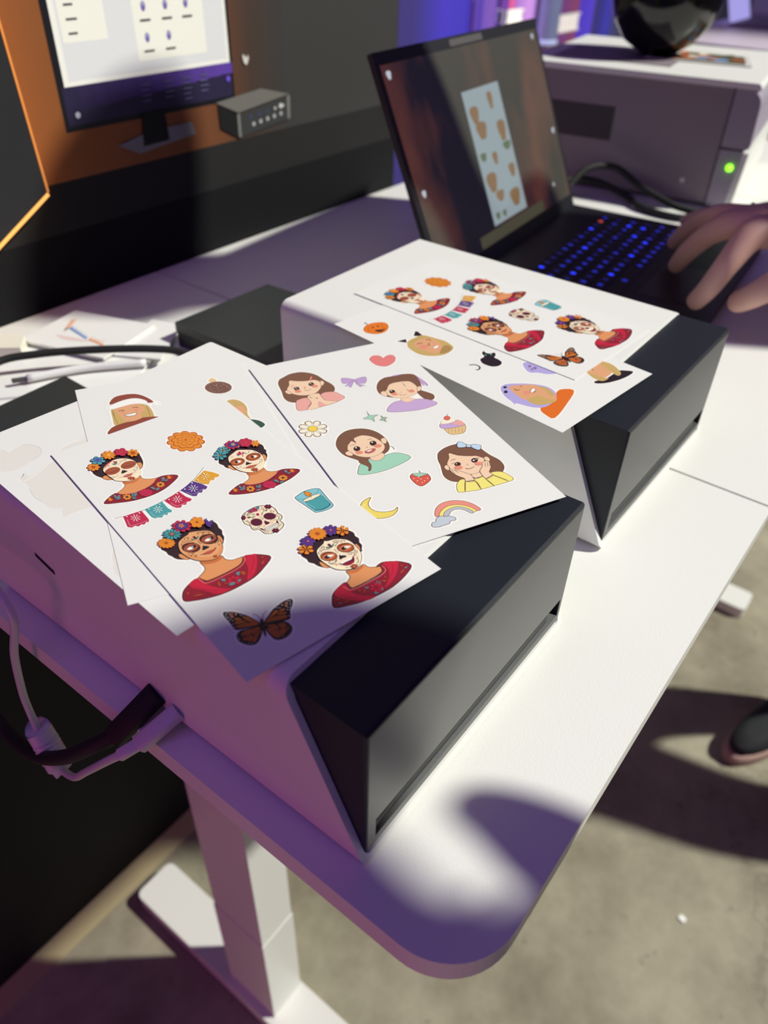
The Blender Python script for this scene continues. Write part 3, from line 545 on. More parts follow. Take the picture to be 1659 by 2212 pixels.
('string of five paper pennants in pink, teal, purple and orange',"62.1 62.1 62.7 62.3 63.3 63.3 63.1 63.9 60.9 65.7 64.3 70.7 65.9 74.7 65.7 75.9 63.9 77.5 63.3 77.7 61.9 77.3 59.9 78.9 58.5 78.1 56.5 80.1 55.3 80.1 55.1 81.5 53.3 83.1 52.1 83.3 51.3 82.9 49.9 84.5 49.3 84.7 47.7 83.9 46.1 85.5 45.5 85.7 43.3 84.3 43.1 85.9 42.1 86.9 40.7 87.7 39.5 87.3 37.5 88.9 35.9 88.1 34.9 89.1 33.3 89.1 31.3 87.7 30.3 85.3 30.1 86.1 30.5 87.7 29.9 88.9 28.5 89.9 27.3 89.5 26.5 90.5 25.9 90.7 24.5 89.7 23.3 90.7 22.1 90.7 20.3 89.3 18.9 89.1 17.9 87.3 16.9 89.5 15.9 90.1 14.7 89.5 13.1 90.5 11.7 89.5 10.3 90.1 9.5 89.9 8.5 88.7 6.5 88.7 4.7 86.7 4.5 85.5 6.1 77.7 3.5 76.5 2.5 76.5 1.9 75.5 2.5 74.3 3.3 74.1 5.5 75.1 5.9 74.9 6.9 75.5 7.1 75.3 8.9 75.9 16.1 76.7 18.1 77.3 19.1 76.9 24.1 76.9 24.9 76.5 28.7 76.7 29.7 76.3 30.5 76.7 31.9 75.7 32.7 76.1 34.1 75.3 34.9 75.5 36.3 74.7 37.1 74.9 39.9 74.1 42.9 73.1 43.5 72.5 44.5 72.5 45.9 71.7 46.3 71.9 46.9 71.1 48.1 71.1 48.7 70.5 49.5 70.5 51.5 68.7 53.5 67.7 53.9 67.9 54.5 67.1 55.3 67.1 56.9 65.5",[('s','ink',0.3,1,"3.28 75.44 9.71 77.27 17.82 78.37 29.67 77.48 40.76 75.02 49.36 71.53 56.53 67.26 62.14 63.25",0),
('p','rose',0,"7.53 76.71 17.06 78.01 16.83 86.89 15.9 89.01 14.84 88.18 13.12 89.43 12.05 88.25 10.16 89.01 9.12 87.41 7.15 87.76 5.59 85.98"),
('p','teal',0,"18.7 78.11 28.9 77.73 28.75 84.81 29.54 87.56 28.53 88.89 27.09 87.99 25.92 89.64 24.44 88.24 22.71 89.78 20.92 88.38 19.48 88.16 18.68 86.04"),
('p','rose',0,"30.13 77.84 40.05 75.1 40.72 81.22 42.32 85.3 40.78 86.54 39.07 86.06 37.46 87.82 35.87 86.56 34.28 88.31 32.33 87.14 31.32 84.8"),
('p','purp',0,"40.99 74.83 50.43 71.45 52.88 76.21 54.21 80.85 52.5 82.3 50.84 81.64 49.38 83.64 47.64 82.54 45.5 84.59 43.82 83.41 42.82 81.01"),
('p','gold',0,"50.91 71.44 60.13 66.44 63.35 71.23 64.94 75.13 63.39 76.58 61.68 75.91 59.89 77.79 58.46 76.67 55.95 79.25 53.58 77.4 52.44 74.57"),
('s','white',0.55,0,"12.47 82.6 13.32 84.2",0),
('s','white',0.55,0,"11.83 82.81 11.54 84.79",0),
('s','white',0.55,0,"11.29 82.38 10.02 83.58",0),
('s','white',0.55,0,"11.16 81.56 9.65 81.27",0),
('s','white',0.55,0,"11.52 80.82 10.66 79.21",0),
('s','white',0.55,0,"12.15 80.61 12.45 78.6",0),
('s','white',0.55,0,"12.7 81.04 13.98 79.82",0),
('s','white',0.55,0,"12.83 81.87 14.34 82.15",0),
('e','white',11.99,81.71,0.31,0.25,-0.2,0.42,None,0.2),
('s','white',0.55,0,"24.63 83.29 25.48 84.92",0),
('s','white',0.55,0,"23.97 83.51 23.63 85.51",0),
('s','white',0.55,0,"23.42 83.07 22.09 84.29",0),
('s','white',0.55,0,"23.3 82.24 21.76 81.95",0),
('s','white',0.55,0,"23.68 81.49 22.83 79.85",0),
('s','white',0.55,0,"24.35 81.28 24.69 79.24",0),
('s','white',0.55,0,"24.9 81.72 26.24 80.48",0),
('s','white',0.55,0,"25.01 82.55 26.57 82.84",0),
('e','white',24.16,82.39,0.31,0.25,-0.22,0.43,None,0.2),
('s','white',0.55,0,"36.61 81.88 37.46 83.53",0),
('s','white',0.55,0,"35.93 82.09 35.54 84.14",0),
('s','white',0.55,0,"35.37 81.65 33.97 82.89",0),
('s','white',0.55,0,"35.26 80.8 33.67 80.51",0),
('s','white',0.55,0,"35.67 80.04 34.81 78.37",0),
('s','white',0.55,0,"36.35 79.82 36.74 77.74",0),
('s','white',0.55,0,"36.91 80.27 38.33 79",0),
('s','white',0.55,0,"37.02 81.12 38.62 81.41",0),
('e','white',36.14,80.96,0.32,0.25,-0.23,0.43,None,0.2),
('s','white',0.55,0,"47.82 78.58 48.67 80.27",0),
('s','white',0.55,0,"47.1 78.81 46.67 80.9",0),
('s','white',0.55,0,"46.53 78.35 45.07 79.63",0),
('s','white',0.55,0,"46.44 77.48 44.79 77.19",0),
('s','white',0.55,0,"46.87 76.7 46.01 75",0),
('s','white',0.55,0,"47.58 76.47 48.02 74.34",0),
('s','white',0.55,0,"48.16 76.93 49.64 75.63",0),
('s','white',0.55,0,"48.25 77.8 49.9 78.09",0),
('e','white',47.34,77.64,0.33,0.26,-0.24,0.44,None,0.2),
('s','cream',0.55,0,"58.24 73.16 59.1 74.89",0),
('s','cream',0.55,0,"57.5 73.39 57.02 75.56",0),
('s','cream',0.55,0,"56.92 72.93 55.39 74.26",0),
('s','cream',0.55,0,"56.83 72.04 55.14 71.75",0),
('s','cream',0.55,0,"57.29 71.23 56.43 69.49",0),
('s','cream',0.55,0,"58.03 70.99 58.52 68.8",0),
('s','cream',0.55,0,"58.62 71.46 60.17 70.11",0),
('s','cream',0.55,0,"58.71 72.36 60.41 72.64",0),
('e','cream',57.77,72.2,0.33,0.26,-0.26,0.45,None,0.2),
('s','white',0.12,1,"8.12 80.62 7.07 86.02 9.88 87.1 12.67 87.61 15.69 87.71",0),
('s','white',0.12,1,"19.89 81.76 20.24 87.27 23.55 88.13 26.88 88.41",0),
('s','white',0.12,1,"31.75 81.53 32.91 86.05 36.55 86.5 40 86.17",0),
('s','white',0.12,1,"42.61 78.35 44.45 82.28 48.22 82.11 52.04 81.31",0),
('s','white',0.12,1,"52.47 73.3 54.24 76.24 57.96 76.94 61.92 76.09",0),
('e','white',8.89,78.36,0.31,0.24,-0.2,0.42,None,0.2),
('e','white',15.22,79.62,0.32,0.24,-0.2,0.42,None,0.2),
('e','white',20.5,79.53,0.32,0.25,-0.21,0.42,None,0.2),
('e','white',26.75,79.42,0.32,0.25,-0.22,0.43,None,0.2),
('e','white',32.42,78.78,0.32,0.25,-0.23,0.43,None,0.2),
('e','white',38.22,77.04,0.33,0.26,-0.23,0.44,None,0.2),
('e','white',43.34,75.78,0.33,0.26,-0.24,0.44,None,0.2),
('e','white',49.09,73.25,0.33,0.26,-0.25,0.45,None,0.2),
('e','white',52.87,72.58,0.34,0.26,-0.25,0.45,None,0.2),
('e','white',58.45,69.41,0.33,0.26,-0.27,0.46,None,0.2)]),
('white sugar skull with dark red eye sockets and swirls',"63.1 109.8 68.3 111 69.9 112.2 72.1 113 72.9 113.8 73.5 115.2 73.3 117 73.9 119 72.9 122.6 73.3 126 71.7 129.2 70.3 130.4 70.5 132 69.9 133.4 68.7 134.8 65.3 136.6 64.5 137.4 62.3 137.8 60.9 137.2 60.1 136.4 57.7 135.6 55.9 134 55.3 132.4 55.1 129.4 53.3 128.8 52.7 127.6 52.3 125.2 52.9 123 51.7 120.4 52.3 117.4 52.1 117 53.1 114.4 54.1 113 57.1 111.2 60.9 110",[('p','face',1,"53.77 117.05 55.11 114.29 58.35 112.34 63.02 111.44 67.67 112.44 71.06 115.43 72.18 118.95 71.3 123.14 71.67 126.01 70.38 128.19 68.81 128.85 68.78 131.98 67.67 133.6 64.82 135.07 61.81 135.14 59.22 134.62 57.04 132.91 56.75 130.55 56.45 128.18 54.36 127.45 53.93 125.27 54.6 123.33 53.31 120.44"),
('s','ink',0.45,1,"53.77 117.05 55.11 114.29 58.35 112.34 63.02 111.44 67.67 112.44 71.06 115.43 72.18 118.95 71.3 123.14 71.67 126.01 70.38 128.19 68.81 128.85 68.78 131.98 67.67 133.6 64.82 135.07 61.81 135.14 59.22 134.62 57.04 132.91 56.75 130.55 56.45 128.18 54.36 127.45 53.93 125.27 54.6 123.33 53.31 120.44",1),
('s','ink',0.35,1,"54.6 123.33 55.42 120.86 55.6 119.11",0),
('s','ink',0.3,1,"71.3 123.14 69.71 123.83 68.62 124.89",0),
('f','plum',58.56,122.69,2.33,1.84,-1.59,2.5,14,0,1.1,'plum','plum',0.8,None),
('f','plum',66.56,122.76,2.48,1.95,-1.52,2.31,14,0,1.1,'plum','plum',0.8,None),
('p','plum',1,"62.38 124.12 63.09 125.31 63.82 127.33 62.67 127.67 61.31 127.48 61.36 126.15"),
('p','plum',1,"66.91 128.31 67.67 128.59 66.78 131.03 65.85 131.86 66.06 130.15"),
('p','plum',1,"57.08 128.05 58.06 128.52 58.48 130.69 57.87 130.52"),
('p','white',1,"59.28 129.47 61.78 129.59 64.68 129.7 66.84 129.83 65.99 131.66 63.95 131.92 61.07 131.81 58.71 131.48"),
('s','ink',0.2,1,"59.28 129.47 61.78 129.59 64.68 129.7 66.84 129.83 65.99 131.66 63.95 131.92 61.07 131.81 58.71 131.48",1),
('s','ink',0.25,0,"59.53 129.49 59.01 131.29",0),
('s','ink',0.25,0,"60.52 129.43 60 131.24",0),
('s','ink',0.25,0,"61.51 129.38 60.99 131.19",0),
('s','ink',0.25,0,"62.51 129.33 61.98 131.14",0),
('s','ink',0.25,0,"63.51 129.27 62.98 131.09",0),
('s','ink',0.25,0,"64.51 129.22 63.98 131.04",0),
('s','ink',0.25,0,"65.52 129.17 64.98 130.99",0),
('s','ink',0.25,0,"66.53 129.11 65.98 130.94",0),
('s','ink',0.2,1,"58.94 130.56 61.73 130.79 66.54 130.84",0),
('f','rose',61.14,113.23,1.25,0.98,-0.95,1.52,5,0,0.9,'slat','plum',0.3,None),
('f','rose',63.19,113.54,1.51,1.17,-0.96,1.51,5,30,0.9,'slat','plum',0.3,None),
('p','slat',1,"58.35 112.34 60.55 111.79 63.02 111.44 61.69 112.36 59.62 112.68"),
('p','slat',1,"64.81 112.18 66.6 112.93 65.09 114.69 64.22 113.69"),
('f','plum',55.32,115.73,0.94,0.74,-1,1.62,6,0,1,'plum','rose',0.2,None),
('f','plum',70.25,115.79,1.52,1.19,-0.99,1.52,6,0,1,'plum','rose',0.2,None),
('f','plum',62.59,134.53,1.5,1.19,-0.94,1.4,6,0,1,'plum','rose',0.2,None),
('e','rose',62.55,118.08,0.19,0.95,-0.55,0.41,None,0.2),
('e','plum',67.93,117.9,0.6,-0.33,0.01,0.38,None,0.2),
('e','plum',57.55,117.48,0.69,0.54,-0.19,0.29,None,0.2),
('s','grn',0.3,1,"63.96 119.95 65.19 118.34 66.77 117.64 67.37 115.83 66.5 115.14",0),
('s','grn',0.3,1,"57.71 116.33 58.54 114.42 59.55 114.57 59.26 115.63 58.62 115.76",0),
('s','grn',0.3,1,"59.98 116.84 60.77 116.17 61.25 117.19 60.21 117.65",0),
('s','grn',0.3,1,"57.58 116.54 58.79 118.14 60.93 118.86",0),
('s','grn',0.25,1,"54.6 118.96 55.6 119.11 55.06 120.57",0),
('s','grn',0.25,1,"54.92 125.43 55.37 127.02 57.35 127.34 58.63 126.49",0),
('s','grn',0.25,1,"65.94 127.23 67.23 126.98 67.94 128.18 69.24 127.93 70.11 126.06 69.64 125.06",0),
('s','grn',0.25,1,"63.66 132.92 64.9 133.28 66.45 132.64 67.76 131.81",0),
('s','grn',0.25,1,"69.96 118.84 69.37 120.33 70.34 121.74",0),
('s','grn',0.25,1,"57.21 131.53 58.78 133.06 60.27 133.02",0),
('e','plum',57.53,113.95,0.23,0.18,-0.16,0.26,None,0.2),
('e','oran',67.72,114.13,0.22,0.18,-0.17,0.26,None,0.2),
('e','oran',62.53,120.43,0.22,0.18,-0.17,0.26,None,0.2),
('e','plum',62.6,121.76,0.22,0.18,-0.16,0.26,None,0.2),
('e','plum',62.55,122.99,0.22,0.18,-0.16,0.26,None,0.2),
('e','oran',65.2,126.65,0.22,0.18,-0.16,0.25,None,0.2),
('e','oran',64.87,128.28,0.22,0.18,-0.16,0.25,None,0.2),
('e','oran',59.76,126.45,0.22,0.17,-0.16,0.25,None,0.2),
('e','plum',59.95,128.15,0.22,0.17,-0.16,0.25,None,0.2),
('e','oran',71.04,120.67,0.23,0.18,-0.17,0.26,None,0.2),
('e','plum',59.01,119.26,0.22,0.17,-0.16,0.25,None,0.2),
('e','oran',65.42,115.93,0.23,0.18,-0.17,0.26,None,0.2)]),
('teal glass candle with small orange flame',"92.4 114.6 97.2 115.4 100.6 117 101.6 118 102.2 119.8 99.6 135.6 98.4 137.2 97.2 137.8 96 138.2 93 138.2 90.8 138 86.6 136.6 85.6 135.4 84.8 131 85 130.4 84.4 127 84.6 126.2 83.8 118.8 84.6 117 86 116 88.6 115.2",[('p','tealL',1,"85.5 118.71 87.86 117.14 92.48 116.27 97.21 117.04 100.48 119.03 100.29 122.37 99.02 129.62 98.21 135.04 96.01 136.64 91.81 136.63 87.38 135.11 86.82 133.69 86.15 126.92"),
('s','ink',0.35,1,"85.5 118.71 87.86 117.14 92.48 116.27 97.21 117.04 100.48 119.03 100.29 122.37 99.02 129.62 98.21 135.04 96.01 136.64 91.81 136.63 87.38 135.11 86.82 133.69 86.15 126.92",1),
('p','teal',1,"87.97 124.35 91.97 125.46 97.84 124.6 97.67 129.25 97.44 133.1 95.24 134.71 90.91 134.61 88.08 133.05"),
('s','ink',0.2,1,"87.97 124.35 91.97 125.46 97.84 124.6 97.67 129.25 97.44 133.1 95.24 134.71 90.91 134.61 88.08 133.05",1),
('p','tealD',1,"88.08 133.05 90.91 134.61 95.24 134.71 97.44 133.1 97.19 134.25 94.77 135.33 90.85 135.22 88.03 133.66"),
('p','cream',1,"87.36 122.86 90.33 122.15 94.73 122.18 98.51 123.41 97.58 124.4 94.09 124.75 89.86 124.49 87.61 123.73"),
('s','ink',0.25,1,"87.36 122.86 90.33 122.15 94.73 122.18 98.51 123.41 97.58 124.4 94.09 124.75 89.86 124.49 87.61 123.73",1),
('s','tealD',0.2,1,"86.17 119.57 88.58 121.8 91.93 122.72",0),
('s','tealD',0.2,1,"100.15 119.48 98.3 121.17 95.05 121.74",0),
('s','tealL',0.5,1,"88.02 125.39 88.43 128.71 88.99 131.79",0),
('p','oran',1,"92.69 116.44 93.36 117.31 94.37 118.45 94.8 120.51 93.83 121.47 92.3 121.64 91.42 120.61 91.74 118.46"),
('s','ink',0.2,1,"92.69 116.44 93.36 117.31 94.37 118.45 94.8 120.51 93.83 121.47 92.3 121.64 91.42 120.61 91.74 118.46",1),
('s','ink',0.25,1,"93.68 119.98 93.13 121.6 92.7 123.32",0)]),
('tanned woman with painted eyes, crimson shawl and teal, purple and orange crown',"25.8 96.5 27.4 96.5 30 97.7 32 100.1 34 99.3 35.4 99.3 37.4 100.1 38.6 101.5 39.2 103.3 40.6 104.5 41.2 106.3 42.6 107.5 43.6 109.9 43.6 111.9 42.8 114.5 43 117.7 41.6 120.5 41.2 122.9 38.2 127.5 37.2 128.1 35.6 131.5 33 134.1 33.2 136.5 35 138.5 38.8 139.1 40 139.7 40.8 139.3 45.8 141.7 50.4 146.7 51.4 149.5 51 150.7 49 152.3 43.2 155.5 39.4 157.1 35.8 158.3 27.2 159.1 26 158.9 19.2 158.7 11.8 156.9 11 156.3 5.6 154.3 2.6 152.5 1.4 151.1 1 150.1 1.6 147.7 3.8 143.7 6.6 141.7 10.6 139.7 13.2 138.9 14.6 139.3 17.8 137.7 19.6 135.5 19.4 130.7 17.4 127.9 16 127.5 13 124.7 11.8 122.7 11.2 119.9 10.2 117.5 10.4 114.7 9.4 112.5 9.4 111.3 9.8 110.5 9.6 108.5 10.4 106.1 11.6 104.9 13.8 103.9 14.2 104.1 14.8 103.5 15.4 101.7 16.6 100.3 18.6 99.5 20.6 99.5 21.6 99.9 23.4 97.5",[('p','hair',1,"10.89 111.44 13.27 108.68 16.13 104.06 21.52 102.17 26.35 101.51 32.49 101.81 36.75 105.62 41.38 108.34 42.07 111.61 41.33 114.64 41.49 117.44 40.24 119.99 39.7 122.63 37.69 125.37 35.88 126.51 26.35 124.06 18.43 126.07 14.37 123.88 12.9 121.29 12.68 119.89 11.78 117.54 11.84 114.69"),
('p','skin',1,"15.56 120.53 16.71 120.4 17.85 122.74 18.6 126.21 17.13 126.26 15.94 124.51 15.23 122.72"),
('s','ink',0.3,1,"15.56 120.53 16.71 120.4 17.85 122.74 18.6 126.21 17.13 126.26 15.94 124.51 15.23 122.72",1),
('p','skin',1,"37.27 119.84 38.4 120.08 38.48 122.54 37.86 124.65 36.57 126.2 36.57 123.63"),
('s','ink',0.3,1,"37.27 119.84 38.4 120.08 38.48 122.54 37.86 124.65 36.57 126.2 36.57 123.63",1),
('p','skin',1,"14.91 140.88 19.5 138.39 21.08 136.08 21.32 130.86 26.37 133.02 31.44 133.8 31.65 137.2 34 139.79 37.52 140.45 39.04 141.19 36.57 145.64 28.41 146.32 21.14 145.81 17.72 145.26 16.23 143.22"),
('s','ink',0.35,1,"14.91 140.88 19.5 138.39 21.08 136.08 21.32 130.86 26.37 133.02 31.44 133.8 31.65 137.2 34 139.79 37.52 140.45 39.04 141.19 36.57 145.64 28.41 146.32 21.14 145.81 17.72 145.26 16.23 143.22",1),
('p','skind',1,"21.25 130.99 24.89 133.68 30.12 134.15 31.33 134.18 30.89 135.68 26.61 136.4 23.07 134.96 21.57 133.78"),
('p','crim',1,"2.65 150.01 4.94 144.84 9.65 141.86 14.98 140.76 16.07 143.52 18.26 145.26 26.57 145.75 34.69 145.06 37.89 143.04 39.42 141.03 43.24 142.2 47.05 145.21 49.68 149.6 42.54 153.96 35.83 156.59 27.11 157.41 19.3 157.08 12.46 155.36 6.25 152.71"),
('s','ink',0.45,1,"2.65 150.01 4.94 144.84 9.65 141.86 14.98 140.76 16.07 143.52 18.26 145.26 26.57 145.75 34.69 145.06 37.89 143.04 39.42 141.03 43.24 142.2 47.05 145.21 49.68 149.6 42.54 153.96 35.83 156.59 27.11 157.41 19.3 157.08 12.46 155.36 6.25 152.71",1),
('p','red',1,"9.65 141.86 14.98 140.76 16.57 148.2 20.99 154.24 23.88 156.54 17.18 156.23 12.75 149.38 9.8 145.36"),
('s','crim',0.2,1,"9.65 141.86 14.98 140.76 16.57 148.2 20.99 154.24 23.88 156.54 17.18 156.23 12.75 149.38 9.8 145.36",1),
('p','red',1,"39.61 141.18 43.24 142.2 45.15 143.7 41.83 149.8 36.94 154.84 32.16 156.28 36.75 149.38"),
('s','crim',0.2,1,"39.61 141.18 43.24 142.2 45.15 143.7 41.83 149.8 36.94 154.84 32.16 156.28 36.75 149.38",1),
('s','crim',0.3,1,"43.22 143.58 40.32 148.61 35.08 153.37",0),
('s','crim',0.3,1,"10.05 143.03 13.08 148.8 17.46 153.95",0),
('s','rosel',0.35,1,"14.91 140.88 15.4 144.71 17.05 146.44 25.86 146.94 34.51 146.26 38.65 143.64 39.22 141.34",0),
('s','rose',0.2,1,"14.77 142.07 15.26 145.88 16.97 147.5 25.88 147.83 35.07 147.15",0),
('f','red',27.4,152.51,2.56,2.03,-1.58,2.6,7,0,0.8,'crim','crim',0.2,None),
('p','slat',1,"30.45 148.83 32.3 148.96 31.57 150.59 30.29 150.89"),
('p','slat',1,"23.99 153.23 26.33 153.38 26.53 154.82 24.38 154.82"),
('p','slat',1,"28.68 153.52 30.32 153.96 28.52 155.11"),
('p','slat',1,"22.99 148.15 24.45 149.31 23.76 150.48 22.66 149.61"),
('p','rust',1,"32.48 149.55 34.15 150.43 33.6 152.2 32.5 152.2"),
('p','rust',1,"20.33 149.48 21.22 149.33 20.57 151.8 19.86 151.65"),
('p','rust',1,"22.7 151.36 24.16 152.51 23.08 152.51"),
('p','rust',1,"43.14 150.84 45.25 149.78 45.63 150.08 43.9 151.43"),
('p','rust',1,"7.09 150.27 10.02 150.54 11.29 151.96 9.09 151.29"),
('e','rust',46.25,147.35,0.38,0.3,-0.36,0.55,None,0.2),
('e','rust',6.25,147.13,0.43,0.34,-0.31,0.58,None,0.2),
('p','skin2',1,"18.7 114.66 20.39 112.17 23.92 110.63 26.47 110.03 27.49 109.08 30.45 110.08 34.82 112.63 36.57 114.9 36.92 117.82 36.92 122.17 36.05 127.07 34.35 130.38 31.83 132.96 28.33 134.3 24.76 133.31 21.34 130.81 19.13 127.43 17.87 123.58 17.41 119.09"),
('s','ink',0.3,1,"18.7 114.66 20.39 112.17 23.92 110.63 26.47 110.03 27.49 109.08 30.45 110.08 34.82 112.63 36.57 114.9 36.92 117.82 36.92 122.17 36.05 127.07 34.35 130.38 31.83 132.96 28.33 134.3 24.76 133.31 21.34 130.81 19.13 127.43 17.87 123.58 17.41 119.09",1),
('p','skin',1,"17.98 121.61 19.77 127.13 24.84 133.17 30.99 133.13 34.35 130.38 35.54 127.09 31.98 130.59 27.13 131.31 23.45 129.22 20.72 125.42"),
('f','brnd',22.84,119.82,3.49,2.75,-1.77,3.2,22,-6,0.8,'brnd','brnd',0.75,None),
('e','brn',22.84,119.82,3.48,1.01,-0.98,2.68,None,0.2),
('p','white',1,"20.58 119.93 22.23 119.13 24 119.48 24.94 120 23.36 121.08 21.69 121.01"),
('e','ink',24.26,119.89,1.13,0.33,-0.38,1.05,None,0.2),
('e','white',23.76,119.7,0.23,0.19,-0.2,0.35,None,0.2),
('s','brnd',0.7,1,"20.26 116.95 23.53 116.77 25.65 117.38",0),
('f','brnd',32.76,119.55,3.55,2.79,-1.86,3.25,22,-6,0.8,'brnd','brnd',0.75,None),
('e','brn',32.76,119.55,3.57,1.03,-1.04,2.72,None,0.2),
('p','white',1,"30.45 119.66 32.16 118.86 33.97 119.2 34.92 119.73 33.29 120.82 31.57 120.76"),
('e','ink',34.23,119.62,1.15,0.34,-0.41,1.06,None,0.2),
('e','white',33.71,119.43,0.24,0.19,-0.2,0.36,None,0.2),
('s','brnd',0.7,1,"30.16 116.64 33.53 116.46 35.7 117.07",0),
('p','ink',1,"26.44 124.55 28.35 122.06 28.45 123.19 29.04 123.02 29.38 123.72 30.16 124.96 28.81 125.37 27.21 125.37 26.45 125.19"),
('p','white',1,"28.77 122.39 28.95 122.96 28.61 123.11"),
('p','lip2',1,"24.74 127.78 27.41 127.4 29.26 127.61 30.27 127.99 32.47 127.21 30.79 128.82 28.11 129.61 26.17 128.7"),
('s','crim',0.2,1,"24.74 127.78 27.41 127.4 29.26 127.61 30.27 127.99 32.47 127.21 30.79 128.82 28.11 129.61 26.17 128.7",1),
('s','crim',0.25,1,"23.65 127.12 24.91 127.91 27.51 128.51 30.11 128.28 32.64 127.13",0),
('s','ink',0.2,1,"22.95 113.33 23.52 112.05 24.71 111.91 25.32 112.6 24.66 113.81 23.81 113.57",0),
('s','ink',0.2,1,"20.13 114.94 21.45 114.28 24.08 114.86 25.89 116.07",0),
('s','ink',0.2,1,"20.13 114.94 20.06 115.73 20.65 115.77",0),
('s','ink',0.22,1,"29.9 116.21 32.04 114.85 32.9 113.78 32.73 112.76 30.98 111.82 30.38 112.67 30.99 113.15",0),
('s','ink',0.22,1,"32.39 114.25 34.04 114.01 35.52 114.96 35.26 115.85 34.48 115.89",0),
('p','plum',1,"27.38 113.36 28.32 113.45 28.35 115.42 27.93 115.96 27.4 114.67"),
('p','grn',1,"25.94 114.17 26.8 114.85 27.51 116.27 26.22 115.47"),
('p','grn',1,"28.44 115.49 29.28 114.42 30.05 114.38 29.46 115.44 28.19 116.38"),
('e','brnd',21.85,113.32,0.18,0.13,-0.14,0.27,None,0.2),
('e','brnd',33.82,113.27,0.18,0.14,-0.15,0.27,None,0.2),
('e','brnd',27.95,117.69,0.17,0.14,-0.15,0.27,None,0.2),
('e','brnd',27.88,118.92,0.17,0.14,-0.15,0.27,None,0.2),
('e','brnd',27.98,120.07,0.17,0.14,-0.15,0.27,None,0.2),
('e','brnd',19.76,123.43,0.17,0.13,-0.14,0.26,None,0.2),
('e','brnd',22.1,124.24,0.17,0.14,-0.15,0.26,None,0.2),
('e','brnd',33.99,124.17,0.17,0.13,-0.16,0.26,None,0.2),
('s','ink',0.2,1,"20.68 123.74 21.36 124.7 20.55 125.29 19.72 125.04 19.91 126.01",0),
('s','ink',0.2,1,"21.22 125.82 22.07 126.9 21.51 127.48 20.92 126.81",0),
('s','ink',0.2,1,"35.7 122.95 36.05 123.65 35.19 124.69 34.59 124.43",0),
('s','ink',0.2,1,"34.51 125.85 34.85 126.55 34.43 127.06",0),
('f','rust',28.9,132.91,0.84,0.67,-0.42,0.73,5,0,0.9,'crim',None,0.2,None),
('f','oran',14.88,109.74,3.34,2.63,-1.78,3.44,13,0,0.9,'rust','rust',0.22,None),
('f','teal',20.15,105.49,3.64,2.87,-1.94,3.67,12,0,0.85,'tealD','rust',0.22,None),
('e','rust',20.18,105.42,0.69,0.55,-0.46,0.87,None,0.2),
('e','rosel',20.18,105.42,0.35,0.28,-0.21,0.41,None,0.2),
('f','rose',27.06,102.97,3.87,3.04,-2.18,4.05,9,0,1.1,'crim','purp',0.65,None),
('e','purp',26.98,102.9,2.56,1.49,-1.23,2.59,'ink',0.25),
('f','oran',26.88,102.6,1.24,0.97,-0.84,1.57,5,10,0.7,'purp','oran',0.2,None),
('f','purp',38.26,107.03,0.89,0.7,-1.07,1.88,5,0,0.9,'navy','purp',0.3,None),
('p','purp',0,"37.28 108.3 39.24 107.12 39.23 108.48 40.66 108.24 41.46 109.32 39.94 110.39 39.75 111.6 38.78 111.06 38.24 112.88 36.92 111.62"),
('s','navy',0.2,1,"37.28 108.3 39.24 107.12 39.23 108.48 40.66 108.24 41.46 109.32 39.94 110.39 39.75 111.6 38.78 111.06 38.24 112.88 36.92 111.62 37.28 108.3",1),
('f','oran',34.41,105.23,2.92,2.3,-2.18,3.9,6,5,0.95,'rust','rust',0.2,'rust')]),
('laughing woman in white face paint with orange and purple flower crown',"76.4 144.1 78.8 144.3 80.8 145.3 82.4 146.9 83.2 146.5 85 146.5 87 147.3 88.4 148.7 89.2 150.9 91.4 151.9 92.8 153.5 93.2 154.9 93.2 157.1 94 159.3 93.8 160.9 93 162.3 93.4 164.1 93.2 165.5 91.6 167.9 91.6 169.3 91 170.9 89 173.1 88.6 174.1 87 175.1 85.6 177.5 83 180.3 83 180.9 83.6 182.1 83.6 183.1 85.2 184.7 86 184.9 89.6 184.3 92.6 185.7 96.6 188.3 98.8 190.7 100.4 193.5 101 196.3 100.6 197.3 98.8 198.7 92.4 201.5 92.2 201.3 89.4 202.3 83.2 203.5 76.6 203.5 70.6 203.5 64.4 202.1 58.2 200.1 57 199.3 53.4 197.9 52 196.7 51.6 195.7 52.8 192.3 54.8 189.5 56.8 187.5 59.2 186.1 63.8 184.5 66.8 184.3 67.6 184.7 69.2 183.9 70.2 182.5 70.4 179.9 69.2 179.1 68.4 177.9 67.2 175.9 66.8 174.5 65.4 173.9 64 172.3 62.6 169.9 61.8 166.7 60.6 164.7 60.4 162.9 60.8 160.9 60.2 158.9 60.6 154.7 61.4 152.7 62.8 151.5 64.8 150.9 66 148.5 67.2 147.3 69.4 146.5 71 146.5 72.2 146.9 74 145.1",[('p','hair',1,"62.25 156.88 65.16 153.31 69.64 150.01 78.05 147.87 84.15 149.09 89.5 153.3 91.81 157.36 92.5 160.13 91.53 162.46 91.87 164.92 90.23 167.53 89.93 169.87 87.96 172.15 86.09 173.62 76.55 170.24 67.71 173.01 64.62 170.37 63.45 167.63 63.33 166.33 61.87 163.96 62.32 161.47 61.74 158.55"),
('p','skin',1,"65.78 167.05 66.61 167.1 67.37 169.52 67.8 172.88 66.43 172.59 65.29 170.9 65.31 168.7"),
('s','ink',0.3,1,"65.78 167.05 66.61 167.1 67.37 169.52 67.8 172.88 66.43 172.59 65.29 170.9 65.31 168.7",1),
('p','skin',1,"87.14 167.68 88.36 167.57 88.22 170.24 87.32 172.07 86.04 173.16 86.32 170.86"),
('s','ink',0.3,1,"87.14 167.68 88.36 167.57 88.22 170.24 87.32 172.07 86.04 173.16 86.32 170.86",1),
